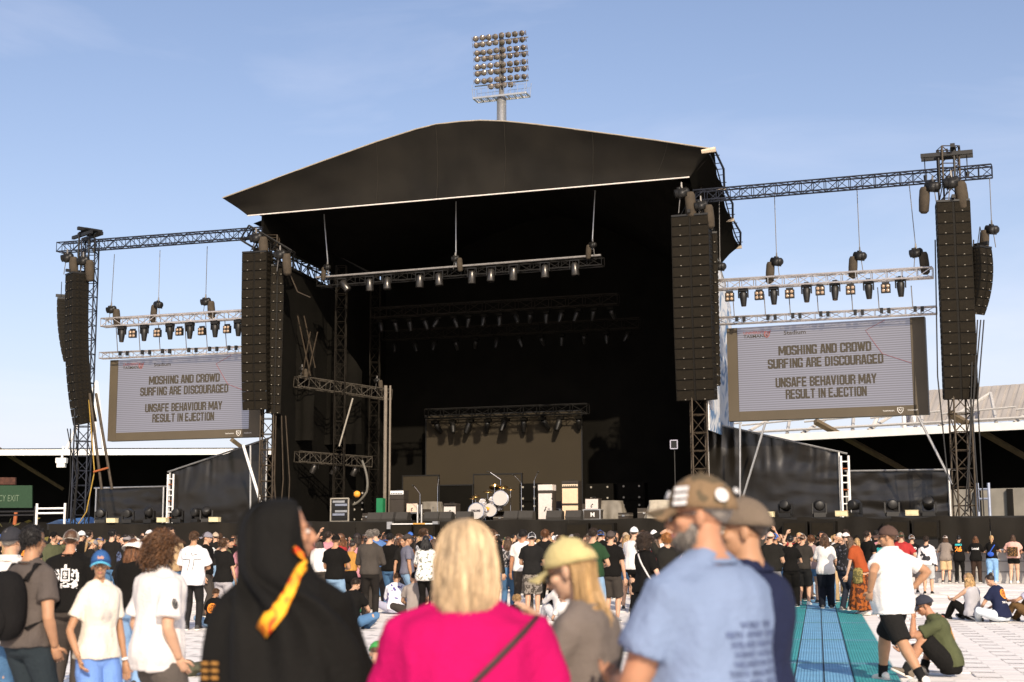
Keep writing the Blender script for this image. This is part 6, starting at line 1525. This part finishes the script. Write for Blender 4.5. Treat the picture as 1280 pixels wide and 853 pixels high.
r_ = person('man in black t-shirt with a white crest on the back, camouflage cap', 84, 15.2, 1.70, 2, 'hold', 'h', 'tee', BLACK, 'baggy', (.045, .036, .030), 'short', 'brown', 'cap', (.2, .2, .2), 180, 4, (.62, .30, .03), fine=True, cm=pattern('camo_grey', (.33, .29, .24), (.13, .11, .09), 16, .52))
def crest(x, y):
    s = (abs(x) < .17 and -.16 < y < .30 and not (abs(x) < .115 and -.10 < y < .24)) or (abs(x) < .07 and -.04 < y < .18 and noise.noise(V((x*22, y*22, 1))) > -.1)
    f1 = (abs(abs(x)-.33) < .12*(1.1-abs(y-.0)) and -.42 < y < .28 and noise.noise(V((x*11, y*11, 4))) > -.02) or (abs(x) < .42 and -.40 < y < -.18 and noise.noise(V((x*9, y*13, 7))) > .02) or (abs(x) < .05 and .3 < y < .45)
    return s or f1
back_print(r_, blob_print(.30, .29, crest, 44), .715, M_PRW)
by = person('boy in blue cap and cream t-shirt with blue shorts, facing right', 121, 10.3, 1.51, -140, 'boy', 'f', 'tee', CREAM, 'shorts', (.14, .25, .55), 'short', 'dark', 'cap', (.035, .10, .26), sk=1, fine=True, shoes=(.4, .4, .4), wd=.88)
o = [c for c in by[0].children if c.name.startswith('cap')][0]; m = MB(); m.path([V((.085*math.sin(a)/math.sin(1.0), .094*math.cos(a*.8)*.98+.085*math.cos(a*.95)-.006, .018-.030*(math.sin(a)/math.sin(1))**2)) for a in [(k/12-.5)*2 for k in range(13)]], .008, 6); put('brim_edge', m.mesh('brim_edge', cloth((.10, .42, .62)), True), o)
put('lettering', text_mesh('bulls', .03, mat('cap_orange', (.7, .35, .2), .8), 1, .001), o, Matrix.Translation((0, .095, .05)) @ Matrix.Rotation(math.pi, 4, 'Z') @ UPR)
lay_print(by[0], by[2], blob_print(.12, .12, lambda x, y: x*x+y*y < .22 and noise.noise(V((x*14, y*14, 2))) > -.05, 26), by[1].at(.70)[0], (-1, 0, 0), (0, 0, 1), mat('faint_print', (.56, .52, .50), .8))
for k, c in ((0, (.8, .78, .75)), ):
    wb = MB(); wr, el = by[1].wr[k], by[1].el[k]; dd = (wr-el).normalized(); wb.path([wr-dd*.035, wr-dd*.015], .034, 12); put('wristband', wb.mesh('wristband', cloth(c), True), by[0])
person('woman in black t-shirt and blue jeans with a pale headscarf', 161, 15.8, 1.62, -14, 'phone', 'f', 'tee', BLACK, 'jeans', (.20, .32, .50), 'long', 'auburn', 'bucket', (.72, .66, .60), sk=0)
r_ = person('curly-haired youth in white t-shirt and grey trousers', 196, 9.5, 1.645, -52, 'pocket', 'm', 'loose', (.64, .60, .57), 'baggy', (.085, .072, .062), 'curly', 'curl', sk=0, fine=True)
sc_ = r_[1]; e0 = sc_.sh[1].lerp(sc_.el[1], .45)
lay_print(r_[0], r_[2], blob_print(.05, .075, lambda x, y: (x*x*3+y*y*3 < .7) and noise.noise(V((x*13, y*13, 8))) > -.25, 18), e0, (0, 1, 0), (0, 0, 1), M_PRK)
r_ = person('man in white t-shirt with a black cross outline on the back', 240, 26.0, 1.76, -2, 'hold', 'm', 'loose', (.68, .67, .67), 'slim', (.025, .024, .024), 'short', 'brown', sk=1, shoes=(.05, .05, .05), fine=True)
back_print(r_, strokes([[(-.10, .16), (-.10, .10)], [(.0, .15), (.02, .10), (.10, .12)], [(-.15, .03), (-.03, .03), (-.03, -.02), (-.07, -.18)], [(.16, .03), (.05, .03), (.05, -.02), (.02, -.18)]], .012), .70, M_PRK)
person('man in grey cap looking right beyond the white cross t-shirt', 256, 30.5, 1.77, -95, 'stand', 'm', 'tee', BLACK, 'jeans', CHAR, 'short', 'dark', 'cap', (.2, .19, .22), 180, sk=0)
person('woman in black top and grey trousers shading her eyes', 278, 27.0, 1.64, -20, 'shade', 'f', 'tee', (.014, .013, .012), 'jeans', (.42, .40, .42), 'messy', 'brown', sk=0)
r_ = person('child in black with orange emblem sitting behind the cross t-shirt man', 266, 26.6, 1.35, -5, 'sit', 'f', 'tee', BLACK, 'jeans', LDENIM, 'short', 'brown', sk=1)
back_print(r_, blob_print(.26, .26, lambda x, y: x*x+y*y < .22 and (x*x+y*y > .12 or noise.noise(V((x*12, y*12, 3))) > 0), 26), .70, M_PRO)
# jacket lying on the floor
jk = MB(); rj = random.Random(12)
for i in range(7): jk.ell((rj.uniform(-.35, .35), rj.uniform(-.18, .18), .07+rj.uniform(0, .05)), (rj.uniform(.14, .28), rj.uniform(.10, .18), rj.uniform(.06, .10)), Matrix.Rotation(rj.uniform(0, 3), 3, 'Z'), n=12, m=8)
jme = vox(jk, .02, 3); displace(jme, wrinkle(.025, 3)); jme.polygons.foreach_set('use_smooth', [True]*len(jme.polygons)); jme.materials.clear(); jme.materials.append(cloth((.075, .075, .05)))
o = put('jacket', jme, None, Matrix.Translation((ground_x(228, 17.2), 17.2, .025))); tag(o, 'olive jacket lying crumpled on the white floor', 'jacket')

# ------------------------------------------------------------------ middle distance, centre
P = person
P('man in black t-shirt and black cap beside the hooded figure', 418, 27.5, 1.70, -12, 'hold', 'm', 'tee', BLACK, 'jeans', LDENIM, 'short', 'brown', 'cap', BLACK, sk=1)
P('woman in mustard halter top with bare shoulders', 437, 30.5, 1.58, -40, 'phone', 'f', 'crop', (.42, .21, .05), 'jeans', BLACK, 'bun', 'dark', sk=1)
P('grey-haired man in dark grey long-sleeved shirt standing with his back turned', 461, 29.0, 1.80, -4, 'hold', 'm', 'long', (.055, .047, .040), 'slim', (.028, .024, .021), 'short', 'grey', sk=0)
P('man in black t-shirt and blue jeans next to the dark grey shirt', 486, 33.5, 1.75, -25, 'hold', 'm', 'tee', BLACK, 'jeans', DENIM, 'short', 'black', sk=0)
P('man in slate t-shirt and cap standing sideways with wristband', 508, 31.0, 1.72, -78, 'stand', 'm', 'tee', (.13, .13, .165), 'jeans', LDENIM, 'short', 'dark', 'cap', (.05, .04, .035), sk=1)
P('woman in white leaf-patterned blouse with dark hair', 531, 29.5, 1.68, -10, 'hold', 'f', 'loose', WHITE, 'slim', BLACK, 'long', 'black', tm=pattern('leaf_print', (.70, .68, .64), (.20, .21, .17), 17, .56), sk=0)
P('woman in rust-brown top beyond the slate t-shirt', 521, 36.0, 1.66, -20, 'hold', 'f', 'tank', (.20, .075, .03), 'jeans', BLACK, 'long', 'dark', sk=1)
P('person in black sitting on the floor with a bowed head', 437, 26.0, 1.72, -22, 'sit', 'm', 'tee', BLACK, 'jeans', DENIM, 'short', 'dark', sk=0)
P('person in white tie-dye hoodie sitting on the floor', 493, 31.5, 1.66, -8, 'sit', 'm', 'long', WHITE, 'jeans', (.4, .4, .5), 'short', 'brown', tm=pattern('tie_dye', (.72, .71, .76), (.12, .10, .30), 9, .62), sk=0)
P('person in grey t-shirt sitting hunched on the floor', 518, 30.0, 1.74, 6, 'sit', 'm', 'tee', (.27, .235, .215), 'jeans', CHAR, 'short', 'black', sk=0)
P('child in green cap just left of the pink top', 463, 11.9, 1.42, -12, 'sit', 'f', 'tee', WHITE, 'shorts', CHAR, 'short', 'brown', 'cap', (.05, .26, .07), sk=2)
P('person in red-trimmed white top crouching behind the seated person in black', 428, 28.5, 1.5, 30, 'sit', 'f', 'long', (.62, .58, .60), 'jeans', (.03, .14, .06), 'bun', 'brown', sk=0)
P('woman in patterned off-shoulder top and blue jeans', 634, 32.0, 1.66, -8, 'hold', 'f', 'crop', (.3, .3, .3), 'jeans', DENIM, 'long', 'brown', tm=pattern('paisley', (.05, .05, .055), (.45, .42, .42), 20, .52), sk=2)
P('man in white cap, black t-shirt and camouflage shorts', 664, 30.0, 1.74, -6, 'hold', 'm', 'tee', (.02, .019, .018), 'shorts', GREY, 'short', 'black', 'cap', (.74, .72, .72), 180, 0, (.6, .6, .6), bm=pattern('camo_shorts', (.24, .21, .18), (.07, .06, .05), 15, .5))
P('tall brown-haired man in black t-shirt behind the white cap', 681, 35.0, 1.84, -20, 'stand', 'm', 'tee', (.016, .015, .014), 'jeans', BLACK, 'messy', 'auburn', sk=0)
P('person in lilac-grey t-shirt behind the yellow cap', 702, 38.0, 1.72, -22, 'hold', 'm', 'tee', (.30, .28, .33), 'jeans', CHAR, 'short', 'dark', sk=0)
P('person in pale grey clothes sitting behind the yellow cap', 700, 27.5, 1.7, 25, 'sitlean', 'f', 'long', (.55, .53, .52), 'jeans', (.5, .5, .52), 'bun', 'dark', sk=0)
P('blond child sitting between the pink top and the camouflage shorts', 643, 23.6, 1.32, -10, 'sit', 'f', 'tee', BLACK, 'shorts', CHAR, 'messy', 'blond', sk=2)
P('small child with brown hair in white sitting beside the yellow cap woman', 706, 24.6, 1.30, 20, 'sit', 'f', 'tee', WHITE, 'shorts', WHITE, 'messy', 'brown', sk=2)
P('man in bottle green t-shirt standing beyond the yellow cap', 741, 26.5, 1.80, -28, 'hold', 'm', 'tee', (.020, .048, .022), 'jeans', LDENIM, 'short', 'dark', sk=0)
P('man in black t-shirt, black cap and charcoal shorts', 763, 28.0, 1.75, -18, 'stand', 'm', 'tee', BLACK, 'shorts', CHAR, 'short', 'brown', 'cap', (.07, .055, .05), sk=0, shoes=(.3, .3, .3))
P('fair-haired woman in black vest with blue bag', 783, 33.0, 1.70, -14, 'hold', 'f', 'tank', BLACK, 'hot', DENIM, 'long', 'blond', sk=2)
cw = P('curly dark-haired woman in black with a tan shoulder bag', 806, 20.5, 1.68, -62, 'hold', 'f', 'tee', BLACK, 'longskirt', (.010, .010, .010), 'curly', 'dark', sk=2, fine=True)
m = MB(); m.path([(.28, .10, .98), (.28, .10, .94), (.28, .09, .80), (.28, .09, .77)], [.09, .15, .14, .11], 14, flat=.42, up=(0, 1, 0)); put('shoulder_bag', m.mesh('shoulder_bag', mat('tan_leather', (.46, .16, .03), .5), True), cw[0])
jacket_strap(cw[0], on_body(cw, [((.30, -.05+.08*(1-t), .98), (0, 0, -1)) if False else ((-.10+.30*t, 0, 1.44-.44*t), (.6, -.8, 0)) for t in [i/12 for i in range(13)]], .012), .016, cloth(WHITE))
P('man in black long sleeves with both hands on his head', 834, 25.0, 1.70, -12, 'onhead', 'm', 'long', (.026, .024, .020), 'jeans', BLACK, 'messy', 'ginger', sk=0)
P('distant person waving one raised hand near the stage', 790, 44.0, 1.72, -14, 'wave', 'f', 'tee', (.5, .4, .4), 'jeans', DENIM, 'bun', 'dark', sk=1)

# ------------------------------------------------------------------ right side
r_ = P('man in black t-shirt and grey shorts with a pinkish cap', 963, 32.0, 1.74, -30, 'hold', 'h', 'tee', (.022, .020, .017), 'shorts', (.22, .21, .21), 'short', 'brown', 'cap', (.55, .38, .30), sk=0, shoes=(.6, .6, .6))
P('woman all in black next to the pink-capped man', 988, 34.0, 1.66, -15, 'hold', 'f', 'tee', BLACK, 'baggy', BLACK, 'bun', 'black', sk=0)
P('man in charcoal t-shirt, black shorts and beige cap', 1003, 35.0, 1.70, -22, 'phone', 'm', 'tee', (.03, .026, .022), 'shorts', (.02, .02, .02), 'short', 'brown', 'cap', (.35, .27, .22), 160, 0, (.5, .5, .5))
P('woman in grey-pink t-shirt and denim shorts with bare legs', 1014, 36.0, 1.68, -25, 'hold', 'f', 'tee', (.26, .19, .18), 'hot', DENIM, 'messy', 'auburn', sk=2)
P('woman in white top and long navy trousers on the mats', 1031, 33.2, 1.71, -12, 'hold', 'f', 'loose', (.62, .59, .56), 'baggy', (.012, .015, .024), 'wavy', 'brown', sk=2)
P('man in white and brown cap facing the camera beside the white top', 1050, 36.5, 1.74, 150, 'shade', 'm', 'tee', CHAR, 'jeans', TAN, 'short', 'brown', 'cap', (.6, .55, .5), sk=0)
P('man in black patterned t-shirt and dark trousers wearing a white cap', 1055, 32.2, 1.73, -55, 'phone', 'm', 'tee', BLACK, 'jeans', (.02, .024, .034), 'short', 'dark', 'cap', (.70, .62, .58), 0, 0, (.35, .3, .26), tm=pattern('dark_print_tee', (.014, .014, .015), (.10, .10, .12), 16, .6))
og = P('woman in burnt orange top and patterned long orange skirt leaning forward', 1078, 30.6, 1.72, 52, 'bendside', 'f', 'tee', (.30, .062, .020), 'longskirt', TAN, 'long', 'brown', sk=2, bm=pattern('orange_batik', (.26, .07, .014), (.06, .02, .01), 13, .5), shoes=(.7, .68, .65))
m = MB(); m.path([(-.22, .02, 1.0), (-.22, .02, .96), (-.23, .03, .70), (-.23, .03, .66)], [.06, .11, .12, .08], 12, flat=.5, up=(0, 1, 0)); put('shoulder_bag', m.mesh('shoulder_bag', pattern('olive_bag', (.24, .19, .06), (.09, .08, .03), 20, .5), True), og[0])
P('man in black t-shirt with white sleeve lettering and blue jeans', 1085, 38.5, 1.80, -60, 'stand', 'm', 'tee', BLACK, 'jeans', DENIM, 'short', 'dark', sk=0)
r_ = P('bald man in black vest with turquoise back print', 1101, 39.5, 1.72, -15, 'hold', 'm', 'tank', BLACK, 'jeans', DENIM, None, 'dark', sk=1)
back_print(r_, blob_print(.24, .12, lambda x, y: noise.noise(V((x*8, y*6, 2))) > -.2, 20), .75, mat('turquoise_ink', (.03, .35, .36), .8))
r_ = P('person in black t-shirt with white block letters on the back', 1140, 42.5, 1.70, -16, 'hold', 'm', 'tee', BLACK, 'shorts', GREY, 'short', 'brown', 'cap', (.7, .68, .66), 180, sk=0)
back_print(r_, text_mesh('BLIND', .11, M_PRW, .85, .006, 0), .745, M_PRW); back_print(r_, blob_print(.26, .16, lambda x, y: noise.noise(V((x*9, y*9, 4))) > -.05, 22), .67, M_PRW)
P('person in black and white hoodie and pale grey shorts', 1158, 41.5, 1.66, -20, 'stand', 'm', 'long', (.62, .60, .60), 'shorts', (.40, .42, .42), 'short', 'dark', sk=0, shoes=(.02, .02, .02), tm=pattern('two_tone', (.66, .64, .64), (.03, .03, .035), 3.2, .54))
def at_rail(px): return WING.p(px, 732, -3.95).y
def rail(label, px, H, **k): return P(label, px, at_rail(px), H, -24, 'leanrail', **k)
rail('woman in grey top and tan shorts leaning on the barrier', 1181, 1.72, sex='f', top='loose', tc=(.20, .165, .14), bot='shorts', bc=(.50, .36, .20), hair='long', hc='brown', cap='cap', cc=(.5, .45, .42), sk=2, shoes=(.05, .05, .05))
r_ = rail('person in dark jersey with orange number 26 at the barrier', 1198, 1.70, sex='m', top='loose', tc=BLACK, bot='slim', bc=BLACK, hair='bun', hc='black', sk=0)
back_print(r_, text_mesh('26', .24, M_PRO, 1.0, .012, 0), .655, M_PRO); back_print(r_, strokes([[(-.12, 0), (.12, 0)]], .07), .79, mat('turquoise_ink', (.03, .35, .36), .8))
r_ = rail('woman in black t-shirt with pale lettering and brown trousers at the barrier', 1219, 1.70, sex='f', top='loose', tc=BLACK, bot='jeans', bc=(.035, .022, .016), hair='wavy', hc='auburn', sk=0)
back_print(r_, text_mesh('Local', .12, M_PRW, 1.0, .004, 0), .69, M_PRW)
r_ = rail('woman with blond ponytail, blue bag and light jeans at the barrier', 1239, 1.72, sex='f', top='tee', tc=BLACK, bot='baggy', bc=(.20, .36, .58), hair='ponytail', hc='blond', sk=0, shoes=(.6, .58, .55))
m = MB(); m.ell((-.02, -.20, 1.05), (.12, .05, .09), n=12, m=8); put('shoulder_bag', m.mesh('shoulder_bag', cloth((.03, .09, .42)), True), r_[0]); jacket_strap(r_[0], on_body(r_, [((-.10+.22*t, 0, 1.05+.34*t), (0, -1, 0)) for t in [i/8 for i in range(9)]], .01), .02, cloth((.03, .09, .42)))
r_ = rail('woman in pink top with leopard backpack and black shorts at the barrier', 1266, 1.74, sex='h', top='tee', tc=(.62, .36, .30), bot='hot', bc=BLACK, hair='long', hc='brown', sk=2, shoes=(.7, .68, .65))
m = MB(); m.box((0, -.235, 1.13), (.36, .10, .34)); lb_ = evaluate(m.mesh('leopard_backpack', [pattern('leopard', (.33, .17, .06), (.03, .02, .012), 26, .35, 'voronoi')]), [('BEVEL', dict(width=.03, segments=3))]); put('leopard_backpack', lb_, r_[0])
rail('person in dark top at the right end of the barrier', 1286, 1.66, sex='f', top='tee', tc=BLACK, bot='jeans', bc=DENIM, hair='long', hc='dark', sk=0)
ws = P('man in white short-sleeved shirt and black shorts walking across the mats', 1116, 16.0, 1.77, 30, 'walk', 'h', 'shirt', (.68, .66, .64), 'shorts', (.020, .019, .017), 'buzz', 'brown', 'cap', (.085, .052, .042), 0, 1, (.72, .68, .62), True, None, True, socks=(.02, .02, .02))
gr_ = P('man in olive green t-shirt and dark cap sitting on the floor', 1184, 16.9, 1.76, 76, 'sitknee', 'm', 'tee', (.070, .078, .038), 'shorts', (.016, .015, .014), 'short', 'dark', 'cap', (.035, .037, .05), 0, 4, (.16, .13, .10), True, None, True, socks=(.02, .02, .02))
back_print(gr_, blob_print(.20, .26, lambda x, y: x*x*4+y*y*4 < .85 and noise.noise(V((x*10, y*10, 6))) > -.18, 28), .72, mat('sunset_ink', (.55, .26, .05), .8, 0, .5, 30))
back_print(gr_, text_mesh('THUNDER', .045, mat('red_ink', (.5, .12, .05), .8), 1, .002, 0), .808, mat('red_ink', (.5, .12, .05), .8))
m = MB(); m.box((0, 0, 0), (.08, .012, .16)); o = put('mobile_phone', m.mesh('mobile_phone', M_FIX), None, gr_[0].matrix_basis @ Matrix.Translation(gr_[1].wr[1]+V((-.02, .10, .04))) @ Matrix.Rotation(R(-40), 4, 'X')); tag(o, 'black phone in the hand of the seated man in olive', 'phone')
P('woman in grey vest and black skirt sitting on the white floor', 1212, 28.2, 1.68, 24, 'sitlean', 'f', 'tank', (.40, .39, .41), 'jeans', BLACK, 'wavy', 'blond', sk=2)
r_ = P('woman in navy t-shirt with orange emblem sitting on the white floor', 1248, 27.6, 1.70, 34, 'sit', 'f', 'tee', NAVY, 'jeans', (.50, .55, .60), 'bun', 'dark', sk=0)
back_print(r_, blob_print(.20, .20, lambda x, y: x*x+y*y < .24 and (x*x+y*y > .14 or noise.noise(V((x*12, y*12, 3))) > .0), 26), .745, M_PRO, .03)
back_print(r_, text_mesh('THE EAST', .05, M_PRW, .9, .002, 0), .65, M_PRW, .03)
P('person in lilac sitting cut off by the right edge', 1290, 27.5, 1.68, 40, 'sitlean', 'f', 'tee', (.4, .4, .5), 'jeans', (.12, .07, .03), 'short', 'dark', sk=0)

# ------------------------------------------------------------------ the packed crowd
bpk = MB(); bpk.ell((0, -.21, 1.18), (.155, .10, .22), n=14, m=10, fn=lambda d: (abs(d.x)**4+abs(d.y)**4+abs(d.z)**4)**-.14); BPK = bpk.mesh('backpack', [cloth((.5, .5, .5))], True)
taken = [(V((r.location.x, r.location.y)), .55) for r, f, s in PEOPLE]
rc_ = random.Random(21)
TOPC = [('black', BLACK)]*6 + [('black', (.02, .018, .016))]*3 + [('white', WHITE), ('grey', GREY), ('navy', NAVY), ('charcoal', CHAR), ('red', (.32, .03, .03)), ('olive', (.07, .075, .04)), ('blue', (.08, .16, .35)), ('tan', TAN), ('pink', (.5, .22, .25))]
HR = [('short', 'dark'), ('short', 'brown'), ('messy', 'brown'), ('short', 'black'), ('long', 'brown'), ('long', 'dark'), ('wavy', 'auburn'), ('bun', 'dark'), ('ponytail', 'blond'), ('short', 'grey'), ('long', 'blond')]
CPC = [('white', (.72, .70, .68)), ('black', BLACK), ('beige', (.42, .33, .24)), ('blue', (.05, .13, .42)), ('grey', (.22, .2, .2)), ('green', (.02, .07, .04))]
ZONES = [((-10, 215), (19, 62), 84, 'left of cross t-shirt'), ((265, 330), (30, 62), 18, 'right of cross t-shirt'), ((400, 545), (31, 60), 60, 'between hooded figure and pink top'), ((610, 860), (31, 57), 84, 'between pink top and bearded man'), ((940, 1130), (35, 50), 46, 'beyond the coloured mats')]
made = 0
for (x0, x1), (d0, d1), n, zone in ZONES:
    k = 0; tries = 0
    while k < n and tries < 3000:
        tries += 1; px = rc_.uniform(x0, x1); D = math.sqrt(rc_.uniform(d0*d0, d1*d1)); X = ground_x(px, D); q = V((X, D))
        lim = MAIN if px < 880 else WING
        if lim.n.dot(V((X, D, 0))-lim.o) > -4.2: continue
        if D < 30 and not (-10 < px < 50): continue
        if any((q-p).length < r for p, r in taken): continue
        taken.append((q, .44)); k += 1; made += 1
        hname, hc = rc_.choice(HR); fem = hname in ('long', 'wavy', 'bun', 'ponytail'); cn, tcx = rc_.choice(TOPC); capn = rc_.choice(CPC) if rc_.random() < .36 else None
        pz = rc_.choice(['stand', 'weight', 'hold', 'slouch', 'cross', 'lookaside', 'pocket', 'hip', 'talk', 'phone', 'weight', 'slouch', 'lookaside'] if rc_.random() > .08 else ['shade', 'wave'])
        fc = STAGEWARD + rc_.gauss(0, 14) if rc_.random() < .74 else rc_.choice([100, -120, 150, -160, 70])+rc_.gauss(0, 12)
        lab = 'spectator, %s top, %s, %s, crowd %s' % (cn, '%s cap' % capn[0] if capn else '%s %s hair' % ('long' if fem else 'short', hc), 'back turned' if -70 < fc < 60 else 'facing round', zone)
        P(lab, px, D, rc_.uniform(1.61, 1.76) if fem else rc_.uniform(1.68, 1.88), fc, pz, 'f' if fem else rc_.choice(['m', 'm', 'h']), rc_.choice(['tee', 'tee', 'loose', 'long']), tcx, rc_.choice(['jeans', 'slim', 'shorts']), rc_.choice([BLACK, DENIM, CHAR, LDENIM]), hname, hc,
          'cap' if capn else None, capn[1] if capn else BLACK, rc_.choice([0, 0, 180]), rc_.choice([0, 0, 1, 2, 4]), shades=rc_.random() < .25, group='packed crowd in front of the stage', wd=rc_.choice([1, -1])*rc_.uniform(.92, 1.09))
        PEOPLE[-1][0].matrix_basis = PEOPLE[-1][0].matrix_basis @ Matrix.Rotation(R(rc_.gauss(0, 1.6)), 4, 'Y')
        if -70 < fc < 60 and rc_.random() < .16: recolour(put('backpack', BPK, PEOPLE[-1][0]), cloth(rc_.choice([BLACK, CHAR, NAVY, (.10, .03, .03), (.07, .075, .04)])))
        if -70 < fc < 60 and rc_.random() < .5 and cn in ('black', 'navy', 'charcoal', 'grey', 'olive'):
            sd_ = rc_.uniform(0, 50); back_print(PEOPLE[-1], blob_print(rc_.uniform(.14, .24), rc_.uniform(.10, .24), lambda x, y: noise.noise(V((x*8+sd_, y*8, sd_))) > -.05 and x*x+y*y < .24, 14), .73, rc_.choice([M_PRW, M_PRW, M_PRO, M_PRN]))
bpy.data.scenes.remove(TMP)
